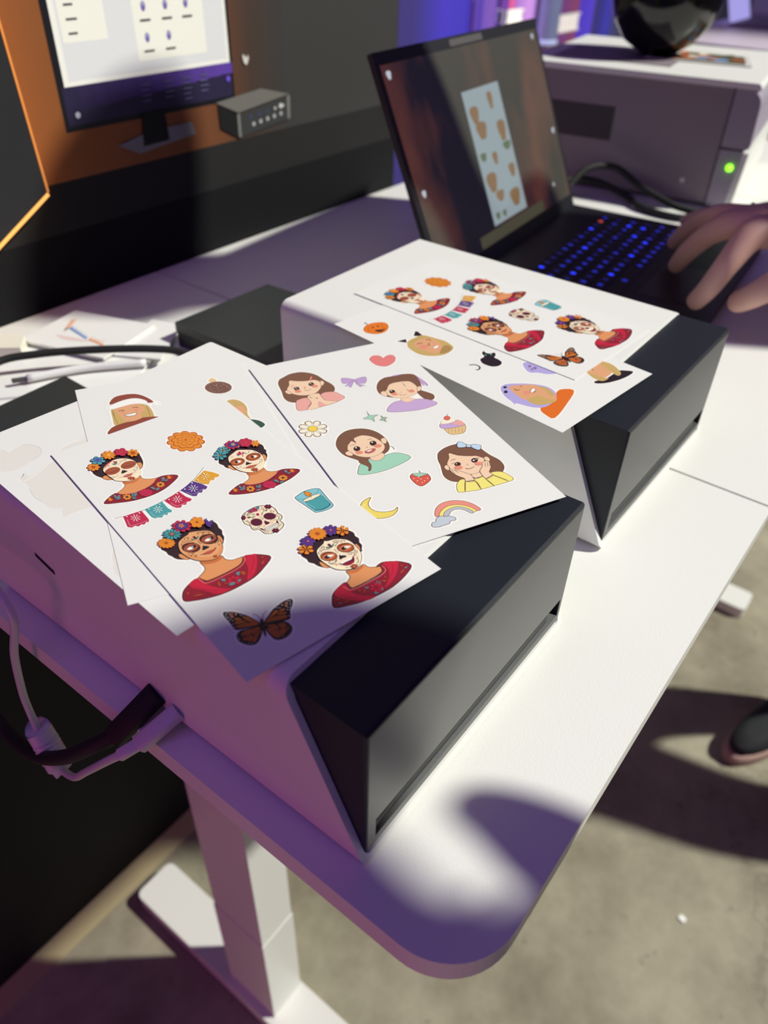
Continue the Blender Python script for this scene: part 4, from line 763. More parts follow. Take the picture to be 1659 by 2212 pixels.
('p','skin',1,"66.42 187.07 70.39 185.03 71.65 183.41 72.25 179.9 76.88 181.78 81.6 181.27 82.29 184.26 84.94 186.36 87.9 187.34 85.57 190.89 76.4 191.54 69.45 191.19 67.37 190.81 66.52 188.86"),
('s','ink',0.35,1,"66.42 187.07 70.39 185.03 71.65 183.41 72.25 179.9 76.88 181.78 81.6 181.27 82.29 184.26 84.94 186.36 87.9 187.34 85.57 190.89 76.4 191.54 69.45 191.19 67.37 190.81 66.52 188.86",1),
('p','skind',1,"72.13 180.07 75.47 182.01 80.5 181.48 81.06 181.93 80.18 183.04 75.95 183.72 72.69 182.47"),
('p','crim',1,"53.28 195.7 56.01 190.56 59 187.96 63.79 186.27 67.43 186.15 67.37 190.81 73.65 191.95 82.29 191.84 85.57 190.89 87.06 187.58 85.32 186.66 89.65 185.99 94.32 188.77 97.52 191.76 99.31 196.37 92.4 199.85 83.05 201.98 73.96 201.92 65.89 200.88 58.96 198.61"),
('s','ink',0.45,1,"53.28 195.7 56.01 190.56 59 187.96 63.79 186.27 67.43 186.15 67.37 190.81 73.65 191.95 82.29 191.84 85.57 190.89 87.06 187.58 85.32 186.66 89.65 185.99 94.32 188.77 97.52 191.76 99.31 196.37 92.4 199.85 83.05 201.98 73.96 201.92 65.89 200.88 58.96 198.61",1),
('p','red',1,"59 187.96 66.2 186.21 65.54 193.15 68.31 197.86 72.82 201.85 66.45 200.91 61.3 195.58 58.68 191.44"),
('s','crim',0.2,1,"59 187.96 66.2 186.21 65.54 193.15 68.31 197.86 72.82 201.85 66.45 200.91 61.3 195.58 58.68 191.44",1),
('p','red',1,"89.42 186.27 94.32 188.77 95.99 190.55 91.22 195.36 84.87 199.12 78.88 200.37 85.33 196 88.73 191.61"),
('s','crim',0.2,1,"89.42 186.27 94.32 188.77 95.99 190.55 91.22 195.36 84.87 199.12 78.88 200.37 85.33 196 88.73 191.61",1),
('s','crim',0.3,1,"92.77 189.83 89.52 194.02 84.63 197.2",0),
('s','crim',0.3,1,"59.66 190.15 62.09 194.57 65.3 197.94",0),
('s','rosel',0.35,1,"64.69 187.4 65.3 190.43 67.12 191.88 73.81 192.5 82.23 192.67 87.33 191.4 88.09 187.49",0),
('s','rose',0.2,1,"64.44 188.49 65.05 191.5 67 192.8 73.54 193.58 83.35 193.55",0),
('f','red',76.56,197.68,2.57,2.03,-2.11,2.55,7,0,0.8,'crim','crim',0.2,None),
('p','slat',1,"79.55 194.04 78.82 196.05 78.57 196.71 78.69 195.09"),
('p','slat',1,"80.48 194.77 79.95 196.52 79.37 196.48"),
('p','slat',1,"72.15 194.18 73.83 195.09 73.02 195.72 71.92 194.85"),
('p','slat',1,"73.54 199.51 75.36 200.95 74.01 201.13 73.1 200.41"),
('p','slat',1,"77.36 200.01 78.91 199.97 77.09 201.06"),
('p','slat',1,"95.05 195.71 97.31 195.7 96 196.46"),
('p','slat',1,"56.16 194.76 57.78 195.65 56.49 195.84"),
('p','rust',1,"80.79 195.88 82.93 196.28 82.24 197.47 81.5 196.88"),
('p','rust',1,"70.96 194.93 70.88 196.13 69.7 196.87"),
('p','rust',1,"83.65 194.67 84.69 194.18 83.77 195.64"),
('p','rust',1,"91.25 197.16 93.56 196.32 94.55 196.66 92.23 197.5"),
('p','rust',1,"58.14 195.93 60.91 196.09 61.55 196.76 59.41 196.53"),
('e','rust',95.34,193.68,0.38,0.3,-0.42,0.49,None,0.2),
('e','rust',57.71,192.73,0.43,0.34,-0.39,0.51,None,0.2),
('e','rust',68.88,194.54,0.29,0.23,-0.33,0.41,None,0.2),
('p','cream',1,"68.99 160.54 70.77 159.01 75.21 157.42 76.85 156.13 78.16 157.16 81.6 158.13 84.33 160.07 86.29 162.27 87.14 165.53 86.8 169.54 86.09 173.62 84.28 176.77 81.06 179.94 77.58 181.22 73.77 180.19 70.57 178.06 68.63 175.33 67.62 171.34 67.15 166.92 67.67 163.64"),
('s','ink',0.3,1,"68.99 160.54 70.77 159.01 75.21 157.42 76.85 156.13 78.16 157.16 81.6 158.13 84.33 160.07 86.29 162.27 87.14 165.53 86.8 169.54 86.09 173.62 84.28 176.77 81.06 179.94 77.58 181.22 73.77 180.19 70.57 178.06 68.63 175.33 67.62 171.34 67.15 166.92 67.67 163.64",1),
('p','face',1,"75.01 157.69 77.55 157.97 81.85 159.64 85 162.12 86.31 166.59 85.67 172.03 83.51 176.16 78.69 178.07 72.09 176.07 69.58 170.87 68.48 165.1 69.37 161.68"),
('f','rust',71.85,166.74,3.24,2.56,-2.02,2.71,20,-6,0.8,'brnd','rust',0.75,None),
('e','brnl',71.85,166.74,3.19,1.02,-1.09,2.12,'brnd',0.2),
('p','white',1,"70.16 166.84 71.82 165.68 73.55 166.64 74.39 167.51 72.77 167.68 71.37 167.39"),
('e','ink',70.78,166.72,1.21,0.52,-0.6,1.06,None,0.2),
('e','white',71.68,166.6,0.26,0.21,-0.27,0.37,None,0.2),
('s','brnd',0.6,1,"69.85 164.33 72.53 164.37 74.95 165.87",0),
('f','rust',82.15,166.72,3.29,2.59,-2.12,2.74,20,-6,0.8,'brnd','rust',0.75,None),
('e','brnl',82.15,166.72,3.26,1.03,-1.16,2.15,'brnd',0.2),
('p','white',1,"80.41 166.82 82.14 165.65 83.9 166.62 84.75 167.5 83.09 167.67 81.64 167.38"),
('e','ink',81.05,166.7,1.23,0.53,-0.64,1.07,None,0.2),
('e','white',81.98,166.58,0.26,0.21,-0.29,0.37,None,0.2),
('s','brnd',0.6,1,"80.13 164.28 82.88 164.32 85.35 165.84",0),
('p','ink',1,"74.74 171.9 75.56 170.29 76.73 168.94 76.74 169.99 77.87 170.67 78.76 171.99 77.39 172.35 76.61 171.94 75.88 172.18"),
('p','plum',1,"72.81 174.43 75.7 174.9 78.57 174.72 81.02 174.4 80.07 176.31 78.72 177.69 76.03 177.98 74.15 176.9 73.26 175.6"),
('s','rust',0.3,1,"72.81 174.43 75.7 174.9 78.57 174.72 81.02 174.4 80.07 176.31 78.72 177.69 76.03 177.98 74.15 176.9 73.26 175.6",1),
('p','white',1,"73.43 174.32 76.29 174.14 78.97 174.21 80.2 174.57 78.88 175.38 76.04 175.16 73.65 175.1"),
('p','crim',1,"74.4 175.89 76.35 175.82 78.19 176.26 78.83 177.37 76.13 177.86 74.59 177.04"),
('p','plum',1,"76.45 159.46 77.54 159.47 77.51 161.36 76.88 162.56 76.49 161.62"),
('p','grn',1,"74.65 160.59 75.9 160.94 76.34 162.56 74.76 161.73"),
('p','grn',1,"77.68 161.5 78.64 160.76 79.37 160.9 78.66 161.84 77.34 162.5"),
('e','brnd',71.43,160.16,0.19,0.15,-0.18,0.24,None,0.2),
('e','brnd',82.69,160.38,0.19,0.15,-0.19,0.24,None,0.2),
('e','brnd',77.02,164.86,0.19,0.15,-0.18,0.24,None,0.2),
('e','brnd',76.89,165.94,0.19,0.15,-0.18,0.24,None,0.2),
('e','brnd',76.94,167.03,0.19,0.15,-0.17,0.23,None,0.2),
('e','brnd',72.89,171.66,0.18,0.14,-0.18,0.23,None,0.2),
('e','brnd',72.06,172.22,0.18,0.15,-0.17,0.23,None,0.2),
('e','brnd',80.49,171.91,0.18,0.14,-0.18,0.23,None,0.2),
('e','brnd',81.46,172.26,0.19,0.15,-0.18,0.23,None,0.2),
('e','brnd',70.87,162.03,0.19,0.14,-0.17,0.23,None,0.2),
('e','brnd',80.59,160.58,0.19,0.15,-0.19,0.24,None,0.2),
('e','brnd',83.23,162.23,0.19,0.15,-0.19,0.24,None,0.2),
('e','brnd',81.49,174.15,0.19,0.15,-0.18,0.23,None,0.2),
('e','brnd',72.21,174.16,0.18,0.14,-0.18,0.22,None,0.2),
('e','brnd',75.23,179.36,0.18,0.14,-0.17,0.22,None,0.2),
('s','ink',0.2,1,"72.67 160.51 72.72 159.7 73.65 159.17 74.24 159.85 73.55 160.78 72.84 160.64",0),
('s','ink',0.2,1,"75.4 163.08 73.14 161.72 70.83 161.16 69.37 161.68 68.97 162.6 69.67 162.74",0),
('s','ink',0.2,1,"78.56 163.25 80.02 162.06 81.91 161.4 84.13 161.43 85.18 162.25 84.48 162.79",0),
('s','ink',0.2,1,"80.98 161.53 81.59 160.72 81.68 159.5 80.4 159.35 79.96 160.3 80.38 160.85",0),
('s','ink',0.2,1,"73.65 170.83 71.82 171.82 69.87 171.91 69.05 170.85 69.53 170.22 69.94 170.74",0),
('s','ink',0.2,1,"79.76 170.71 81.56 170.88 82.9 172.36 84.32 171.8 84.87 170.56 84.07 170.34 83.54 171.19",0),
('s','ink',0.2,1,"85.41 171.83 84.1 173.31 82.84 173.14 82.21 174.3 83.19 174.46",0),
('s','ink',0.2,1,"82.92 175.69 81.66 176.75 81.37 178.16 80.11 179.4 79.63 178.61",0),
('s','ink',0.2,1,"69.06 172.27 70.79 172.83 71.24 174.19 70.42 174.56",0),
('s','ink',0.2,1,"73.36 178.28 74.13 178.69 73.65 179.3",0),
('f','rust',77.2,180.32,1.43,1.13,-0.97,1.23,6,10,0.8,'crim',None,0.15,None),
('f','oran',65.74,156.09,3.09,2.44,-2.08,2.94,6,20,0.75,'rust','rust',0.15,'rust'),
('f','purp',70.09,151.87,2.95,2.33,-2.24,3.14,7,0,0.9,'navy','rose',0.18,None),
('e','rosel',70.2,151.83,0.31,0.25,-0.3,0.41,None,0.2),
('f','purp',83.92,152.05,3.11,2.44,-2.49,3.33,8,0,0.95,'navy','rose',0.18,None),
('e','rosel',84.12,151.98,0.31,0.25,-0.32,0.42,None,0.2),
('f','oran',77.15,150.25,3.52,2.78,-2.73,3.75,13,0,1,'rust','rust',0.25,'rust'),
('f','oran',88.3,156.16,2.66,2.1,-2.32,3.03,6,30,0.75,'rust','rust',0.15,'rust')]),
('orange and black monarch butterfly',"12.7 165.8 14.7 166.4 17.9 169.2 20.3 172.6 21.1 174.6 21.5 175 22.3 174.8 23.3 175.2 23.9 175.8 25.1 178.4 27.3 177.2 28.7 177.2 30.5 178.2 32.5 177.4 35.7 176.8 40.1 176.8 42.1 177.8 42.9 179.8 42.1 181.8 39.7 184.4 37.9 185.8 34.9 190 33.3 190.6 33.5 193.2 32.7 195.2 31.1 197 30.1 197.6 26.9 198.6 25.1 198.6 21.9 197.4 20.5 195.8 19.9 193 18.5 192.4 18.1 191.8 15.9 193.2 14.7 193.6 13.1 193.6 11.3 192.8 9.5 191 7.7 186.8 7.7 185 9.1 181.4 10.3 180.4 9.9 179.4 10.3 169 11.3 166.6",[('p','ink',1,"12.4 167.72 13.14 167.33 15.22 168.59 17.69 171.35 19.75 174.76 21.23 179.05 22.17 182.88 21.05 185.04 18.15 183.1 15.44 181.69 12.58 180.54 11.37 179.2 11.6 176.74 11.76 172.66 11.8 169.59"),
('p','ink',1,"24.04 183.22 26.92 181.64 31.05 179.41 35.8 178.37 39.46 178.22 40.99 178.82 41.24 180.26 39.53 182.54 37.04 184.57 34.59 188.14 33.21 188.98 29.41 187.88 24.43 185.45 23.4 184.62"),
('p','ink',1,"21.2 184.4 18.15 183.1 15.11 181.81 12.61 181.32 10.67 182.01 9.61 183.75 9.23 186.02 9.82 188.31 11.3 190.75 13.45 192.12 15.79 191.62 18.35 189.63 20.93 186.83"),
('p','ink',1,"23.07 185.13 27.68 186.51 30.53 188.2 31.84 190.2 32.03 193.03 30.86 195.13 28.84 196.52 25.83 197.08 23 196.28 21.63 194.46 21.54 191.06 21.79 187.9"),
('p','mon',1,"18.05 174.57 19.27 175.54 20.72 179.03 21.83 182.61 20.63 182.04 18.87 179.48 18.11 176.56"),
('p','mon',1,"14.89 173.41 16.35 174.39 16.93 176.39 15.21 175.41 14.43 174.59"),
('p','mon',1,"13.63 175.69 14.97 175.8 17.2 177.19 17.84 178.66 15.05 177.77 13.44 177.06"),
('p','mon',1,"12.9 178.15 14.81 178.16 17.94 179.32 21.33 182.98 18.55 182.47 14.72 180.37 12.86 179.26"),
('p','mon',1,"23.89 183.87 27.96 182.07 31.06 180.61 32.47 181.33 31.6 182.22 28.66 183.02 25.25 183.79"),
('p','mon',1,"32.73 181.94 34.66 181.68 35.54 182.58 34.75 183.15 32.65 182.66"),
('p','mon',1,"30.56 182.97 32.57 183.19 34.76 184.34 34.41 185.25 32.49 184.5"),
('p','mon',1,"24.07 184.39 28.33 183.54 31.62 184.6 33.8 186.14 33.11 187.74 30.17 186.75 26.64 185.29"),
('p','mon2',1,"12.2 183.23 14.64 182.56 16.49 183.29 14.71 184.49 11.94 184.88"),
('p','mon2',1,"13.41 184.94 16.33 183.54 17.67 183.85 16.07 185.58 13.63 186.23"),
('p','mon2',1,"17.67 183.85 20.71 184.76 19.57 186.12 16.28 186.86 16.08 185.96"),
('p','mon2',1,"11.33 185.86 13.46 186.09 12.39 187.81 11.39 187.38"),
('p','mon2',1,"12.25 188.43 13.64 186.61 15.62 186.7 15.01 188.07 13.44 189.75"),
('p','mon2',1,"13.78 190.01 15.66 187.85 19.41 186.37 19.59 186.89 16.7 189.41 14.78 190.82"),
('p','mon2',1,"20.26 186.67 20.19 187.37 18.33 188.87"),
('p','mon2',1,"23.52 186.25 25.99 187.07 27.03 188.67 26.74 191.09 25.19 189.86"),
('p','mon2',1,"27.71 188.45 29.94 189.07 30.63 190.01 29.8 192.02 27.93 192.04 27.57 190.24"),
('p','mon2',1,"22.3 187.92 24.49 188.54 25.55 190.9 25.42 193.04 24.8 195.14 23.12 194.54 22.25 192.74"),
('p','mon2',1,"26.91 191.6 28.79 192.73 29.48 193.65 27.3 194.54 26.29 194.48"),
('p','mon2',1,"25.89 191.17 26.59 192.48 26.3 195.23 25.3 195.17"),
('p','mon2',1,"29.97 192.15 30.66 192.7 29.49 194.03"),
('p','monl',1,"13.99 169.58 15.79 170.22 15.63 170.69 14.01 170.18"),
('p','monl',1,"13.95 170.72 15.24 171.55 14.83 171.81 14.06 171.39"),
('p','monl',1,"13.81 171.58 15.1 172.22 14.45 172.87 13.83 172.18"),
('p','monl',1,"16.49 170.98 17.18 171.33 16.54 172.39 15.94 172.31"),
('p','monl',1,"37.22 179.5 38.74 179.69 38.82 180.37 37.31 180.18"),
('p','monl',1,"36.87 180.43 38.2 180.88 37.93 181.27"),
('p','monl',1,"36.6 180.82 37.58 181.39 36.78 182.17 36.25 181.34"),
('p','monl',1,"35.89 179.05 36.33 179.8 35.72 180.52 35.27 179.97"),
('e','white',14.2,168.57,0.2,0.15,-0.16,0.27,None,0.2),
('e','white',15.11,168.78,0.19,0.15,-0.16,0.26,None,0.2),
('e','white',13.2,168.95,0.2,0.15,-0.15,0.27,None,0.2),
('e','white',12.65,169.8,0.19,0.15,-0.16,0.26,None,0.2),
('e','white',12.31,170.97,0.19,0.15,-0.16,0.26,None,0.2),
('e','white',12.77,171.61,0.19,0.15,-0.16,0.26,None,0.2),
('e','white',13.3,174.35,0.19,0.15,-0.16,0.26,None,0.2),
('e','white',13.19,173.03,0.19,0.15,-0.15,0.26,None,0.2),
('e','white',12.49,176.31,0.19,0.15,-0.15,0.26,None,0.2),
('e','white',11.91,178.31,0.19,0.15,-0.15,0.26,None,0.2),
('e','white',17.98,172.16,0.19,0.15,-0.17,0.27,None,0.2),
('e','white',18.71,173.92,0.19,0.16,-0.16,0.27,None,0.2),
('e','white',17.77,173.76,0.19,0.15,-0.16,0.26,None,0.2),
('e','white',12.03,173.26,0.19,0.15,-0.15,0.26,None,0.2),
('e','white',39.55,179.11,0.19,0.16,-0.18,0.26,None,0.2),
('e','white',39.99,179.87,0.2,0.16,-0.18,0.26,None,0.2),
('e','white',39.48,181.09,0.2,0.16,-0.18,0.26,None,0.2),
('e','white',38.69,182.08,0.2,0.16,-0.18,0.26,None,0.2),
('e','white',38.98,178.53,0.19,0.16,-0.18,0.27,None,0.2),
('e','white',34.51,178.88,0.19,0.15,-0.18,0.26,None,0.2),
('e','white',32.51,179.45,0.19,0.15,-0.18,0.26,None,0.2),
('e','white',33.16,180.09,0.19,0.15,-0.18,0.26,None,0.2),
('e','white',33.9,180.8,0.19,0.15,-0.17,0.26,None,0.2),
('e','white',36.92,182.96,0.19,0.15,-0.18,0.26,None,0.2),
('e','white',37.75,183.62,0.19,0.15,-0.18,0.26,None,0.2),
('e','white',35.9,183.86,0.19,0.15,-0.18,0.26,None,0.2),
('e','white',36.6,184.62,0.19,0.15,-0.18,0.25,None,0.2),
('e','white',34.24,187.47,0.19,0.15,-0.17,0.25,None,0.2),
('e','white',11.82,182,0.18,0.14,-0.16,0.25,None,0.2),
('e','white',10.62,182.71,0.19,0.15,-0.15,0.25,None,0.2),
('e','white',11.6,190.27,0.18,0.15,-0.15,0.24,None,0.2),
('e','white',9.84,185.22,0.18,0.15,-0.15,0.25,None,0.2),
('e','white',12.94,191.34,0.18,0.15,-0.15,0.24,None,0.2),
('e','cream',9.95,184.02,0.11,0.1,-0.09,0.15,None,0.2),
('e','cream',9.71,186.04,0.12,0.09,-0.09,0.15,None,0.2),
('e','cream',10.19,187.7,0.12,0.09,-0.09,0.14,None,0.2),
('e','cream',10.82,189.11,0.12,0.09,-0.09,0.14,None,0.2),
('e','cream',12.42,190.57,0.12,0.09,-0.09,0.14,None,0.2),
('e','cream',14.32,191.54,0.12,0.1,-0.09,0.15,None,0.2),
('e','cream',31.27,193.56,0.12,0.1,-0.1,0.15,None,0.2),
('e','cream',30.09,195.27,0.12,0.1,-0.1,0.15,None,0.2),
('e','cream',28.5,196.25,0.12,0.09,-0.1,0.14,None,0.2),
('e','cream',26.99,196.53,0.12,0.09,-0.09,0.14,None,0.2),
('e','cream',25.32,196.3,0.12,0.1,-0.1,0.14,None,0.2),
('e','cream',23.73,195.95,0.12,0.1,-0.09,0.15,None,0.2),
('e','cream',22.72,195.15,0.12,0.09,-0.1,0.14,None,0.2),
('e','cream',31.51,192.24,0.12,0.1,-0.1,0.15,None,0.2),
('p','ink',1,"22.99 181.61 23.84 181.51 24.11 182.11 23.71 183.34 23.24 185.26 21.94 187.26 20.04 190.98 19.46 190.88 20.3 188.2 20.9 185.67 21.65 183.61"),
('s','ink',0.25,1,"23.33 181.49 23.44 178.86 22.89 177.25 22.15 176.35",0),
('s','ink',0.25,1,"24.1 181.72 25.52 180.13 27.39 178.87 28.66 178.77",0)]),
]),
'S2':dict(a=(1.8022,2.4370),u=(0.90186,-0.43204),z=1.008,W=109.0,L=207.0,st=[
('girl with brown bob, hair clip and pink cardigan, hands clasped',"22.6 16.2 27.2 16.2 30.2 16.8 34 19 36.6 21.2 38.2 23.4 39.8 26.6 41 30.6 41.6 34.4 44.2 42.4 44.2 46.8 41.8 51.6 43.8 55.4 45.2 59.6 44.6 62.4 42.2 64 35.8 66.2 27.2 67.4 27 67.2 22.6 67.6 21.6 68 17.6 67.8 15 66.8 11.4 66.6 10 66 8.8 65 8.2 63.8 8.4 61.2 10.4 55 9 54 7.4 52 6.2 48.4 6 45.4 7.8 37.2 7.6 36.2 8 35.4 7.8 35 8.2 34 8 33.6 8.6 29.6 9.2 27.6 9 27.2 11 23 12 21.4 13.4 20.4",[('p','bhair',1,"10.76 27.2 13.33 22.45 17.33 20.25 22.69 17.94 29.62 18.32 35.46 22.3 38.67 27.8 40.35 35.24 42.48 41.46 42.57 46.69 40.05 51.3 34.45 52.56 25.26 52.15 17.94 54.98 11.65 53.95 8.4 50.66 7.68 45.44 9.07 38.6 9.81 32.58"),
('s','ol',0.2,1,"10.76 27.2 13.33 22.45 17.33 20.25 22.69 17.94 29.62 18.32 35.46 22.3 38.67 27.8 40.35 35.24 42.48 41.46 42.57 46.69 40.05 51.3 34.45 52.56 25.26 52.15 17.94 54.98 11.65 53.95 8.4 50.66 7.68 45.44 9.07 38.6 9.81 32.58",1),
('p','pinkc',1,"12.43 54.3 14.95 51.79 20.67 51.31 23.75 55.77 32.28 50.32 36.91 50.52 40.35 52.07 42.34 56.12 43.47 61.3 37.12 64.26 30.4 65.45 22.49 66.05 16.06 65.5 9.83 63.84"),
('s','ol',0.25,1,"12.43 54.3 14.95 51.79 20.67 51.31 23.75 55.77 32.28 50.32 36.91 50.52 40.35 52.07 42.34 56.12 43.47 61.3 37.12 64.26 30.4 65.45 22.49 66.05 16.06 65.5 9.83 63.84",1),
('p','skinp',1,"15.81 65.38 21.23 58.89 21.23 52.18 23.3 49.4 29.65 49.14 30.33 51.95 30.16 57.44 31.31 59.8 36.97 63.89 33.12 64.88 28.75 65 25.99 59.23 23.72 66.01"),
('s','ol',0.25,1,"15.81 65.38 21.23 58.89 21.23 52.18 23.3 49.4 29.65 49.14 30.33 51.95 30.16 57.44 31.31 59.8 36.97 63.89 33.12 64.88 28.75 65 25.99 59.23 23.72 66.01",1),
('p','pinkc',1,"23.68 65.4 25.78 59.74 28.75 65"),
('p','skinp',1,"18.68 26.17 16.65 31.8 13.21 36.66 13.9 42.03 17.14 46.31 21.21 48.46 25.57 49.18 29.57 47.84 33.72 43.99 36.1 39.9 36.67 35.57 35.99 32.62 32.24 31.6 27.74 30.9 22.36 28.48"),
('s','ol',0.15,1,"18.68 26.17 16.65 31.8 13.21 36.66 13.9 42.03 17.14 46.31 21.21 48.46 25.57 49.18 29.57 47.84 33.72 43.99 36.1 39.9 36.67 35.57 35.99 32.62 32.24 31.6 27.74 30.9 22.36 28.48",1),
('p','skinp',1,"10.98 38.83 12.53 37.63 13.63 38.76 14.22 42.8 11.91 42.39"),
('s','ol',0.2,1,"10.98 38.83 12.53 37.63 13.63 38.76 14.22 42.8 11.91 42.39",1),
('p','skinp',1,"36.94 35.69 38.64 35.47 39.02 37.94 36.94 40.92 35.75 40.71"),
('s','ol',0.2,1,"36.94 35.69 38.64 35.47 39.02 37.94 36.94 40.92 35.75 40.71",1),
('p','bhair',1,"18.11 27.23 20.65 26.4 23.86 29.49 30.89 31 32.28 32.28 31.59 29.32 26.63 25.76 20.78 24.46"),
('p','bhair',1,"30.89 31 33.41 28.8 36.46 31.5 37.21 35.81 35.21 32.93 33.4 31.13"),
('p','rosel',1,"31.14 30.78 33.84 26.98 34.89 26.78 33.75 30.29 31.7 31.36"),
('s','ol',0.25,1,"31.14 30.78 33.84 26.98 34.89 26.78 33.75 30.29 31.7 31.36",1),
('e','ink2',19.44,38.2,1.65,0.74,-0.85,2.16,None,0.2),
('e','white',19.23,37.33,0.32,0.15,-0.22,0.55,None,0.2),
('e','white',19.71,38.95,0.21,0.1,-0.13,0.33,None,0.2),
('e','ink2',30.31,36.64,1.66,0.75,-0.91,2.19,None,0.2),
('e','white',30.1,35.76,0.32,0.15,-0.22,0.55,None,0.2),
('e','white',30.56,37.41,0.22,0.09,-0.13,0.32,None,0.2),
('e','blush',18.95,41.79,1.97,0.89,-0.69,1.71,None,0.2),
('e','blush',31.56,40.12,1.86,0.84,-0.69,1.62,None,0.2),
('s','ol',0.25,1,"23.29 41.84 24.54 43.36 26.57 43 27.81 42.29",0),
('e','blush',24.78,39.32,0.67,0.3,-0.33,0.82,None,0.2),
('s','ol',0.25,1,"16.59 34.35 18.3 33.18 19.61 33.45",0),
('s','ol',0.3,1,"16.75 36.35 17.76 36.16 18.77 35.97",0),
('s','ol',0.22,1,"23.18 51.21 23.31 53.12 24.79 52.55",0),
('s','ol',0.22,1,"25.22 55.21 26.91 54.13 26.78 55.92",0),
('s','ol',0.3,1,"21.23 58.89 17.34 63.12",0)]),
('pink heart',"85.5 15.6 87.5 15.6 89.5 16.8 91.1 18.8 91.5 20.6 93.7 19.2 96.9 19.2 98.5 19.8 99.7 21.6 100.3 24.6 98.5 28.8 97.1 31 94.5 33.2 92.5 34.4 88.1 36 85.7 36.2 83.3 34.8 81.1 32.6 79.7 30.6 78.7 25.4 78.9 21.2 80.3 18.6 82.3 16.6",[('p','heart',1,"80.39 21.91 83.47 17.86 87.46 17.3 89.88 19.94 90.12 23.16 93.87 20.93 97.58 21.01 98.71 24.65 96.1 29.68 91.75 33.08 85.87 34.51 81.23 29.89"),
('s','heartd',0.35,1,"80.39 21.91 83.47 17.86 87.46 17.3 89.88 19.94 90.12 23.16 93.87 20.93 97.58 21.01 98.71 24.65 96.1 29.68 91.75 33.08 85.87 34.51 81.23 29.89",1),
('s','rosel',0.5,1,"82.21 21.95 84.67 19.95 86.8 20.13",0)]),
('lilac ribbon bow',"51.4 36.8 53 36.8 55.4 38 57.6 40 58.4 41.2 59.2 41.4 59.8 42 62.4 41 65.4 40.8 67.8 41.6 68.2 42.2 68 43.6 66.6 47 64.6 49.6 63 50.8 61.4 50.2 61.2 50.4 62.6 52.8 62.4 53.4 61.8 53.8 60.2 53 59.6 53.4 58.6 54 57.8 53.2 57.2 50.8 57 46.4 54.4 50 52.2 52.2 51.4 51.4 51 49.4 49.2 49.4 48.4 48.6 51.4 46 50 45.4 48.8 44 49.2 43.4 49.2 41.8 50 39.2 50.8 37.2",[('p','lil',1,"51.49 37.77 54.94 38.61 58.18 42.19 56.53 44.97 52.57 45.29 49.71 44"),
('s','lild',0.3,1,"51.49 37.77 54.94 38.61 58.18 42.19 56.53 44.97 52.57 45.29 49.71 44",1),
('p','lil',1,"58.77 43.17 63.33 41.67 67.27 42.29 65.71 46.99 62.89 49.93 60.03 48.64 57.97 45.62"),
('s','lild',0.3,1,"58.77 43.17 63.33 41.67 67.27 42.29 65.71 46.99 62.89 49.93 60.03 48.64 57.97 45.62",1),
('p','lil',1,"55.67 44.59 56.55 45.68 52.2 51.33 51.83 48.42 49.31 48.66 52.05 46.44"),
('s','lild',0.25,1,"55.67 44.59 56.55 45.68 52.2 51.33 51.83 48.42 49.31 48.66 52.05 46.44",1),
('p','lil',1,"57.97 45.62 59.18 48.96 61.81 52.91 60.1 52.14 58.54 53.23 57.77 49.01"),
('s','lild',0.25,1,"57.97 45.62 59.18 48.96 61.81 52.91 60.1 52.14 58.54 53.23 57.77 49.01",1),
('e','lil',58.04,43.54,0.8,0.36,-0.76,1.63,'lild',0.2)]),
('winking girl with ponytail, lilac ribbon and lilac top',"87.6 46.5 95.4 48.7 99.4 50.9 100.4 53.5 100.4 54.5 101.2 56.1 101 56.5 101.8 59.5 102.2 62.1 102 62.5 102.4 63.7 102.2 68.9 101.2 70.9 99.6 71.9 97.6 70.7 97.2 70.9 96.4 70.5 94.6 73.3 97 76.9 99 80.9 98.8 82.9 97.4 86.3 94.8 88.3 96 90.7 96 92.5 95.6 93.5 91.8 95.3 87.4 96.1 81.6 96.3 76.6 95.5 70.8 94.3 63.4 91.9 59.8 89.9 59.4 89.3 59.4 86.5 60 85.1 63.8 81.1 68.2 78.5 70.4 77.7 71.6 77.9 73.2 77.5 72.2 77.1 71 75.5 68 73.1 66 70.9 65.2 69.3 64.4 66.3 64.6 63.1 65.4 59.9 68.2 54.5 70.4 51.5 72.8 49.5 75.6 47.9 78.4 46.9 83.4 47.3 85 46.7",[('p','bhair',1,"89.7 70.83 93.19 74.09 97.26 80.92 96.06 85.32 92.86 87.12 89.44 83.96 88.9 75.5"),
('s','ol',0.2,1,"89.7 70.83 93.19 74.09 97.26 80.92 96.06 85.32 92.86 87.12 89.44 83.96 88.9 75.5",1),
('p','lil',1,"82.12 50.17 87.6 48.19 96.7 51.37 99.49 56.2 100.7 63.78 100.52 68.89 99.04 69.94 97.83 62.49 94.38 55.67"),
('s','lild',0.2,1,"82.12 50.17 87.6 48.19 96.7 51.37 99.49 56.2 100.7 63.78 100.52 68.89 99.04 69.94 97.83 62.49 94.38 55.67",1),
('p','lil',1,"98.71 57.62 96.96 67.29 97.62 69.3 99.32 61.41"),
('p','bhair',1,"66.86 60.54 71.72 52.5 78.52 48.56 86.84 49.63 92.33 49.42 98.15 52.02 98.71 57.62 96.24 66.97 90.69 74.63 74.94 75.77 66.61 68.74"),
('s','ol',0.2,1,"66.86 60.54 71.72 52.5 78.52 48.56 86.84 49.63 92.33 49.42 98.15 52.02 98.71 57.62 96.24 66.97 90.69 74.63 74.94 75.77 66.61 68.74",1),
('p','lilt',1,"60.84 88.72 64.75 82.39 70.48 79.42 77 79.95 82.86 81.79 88.06 83.33 92.17 86.81 94.25 92.58 85.11 94.76 73.93 93.58"),
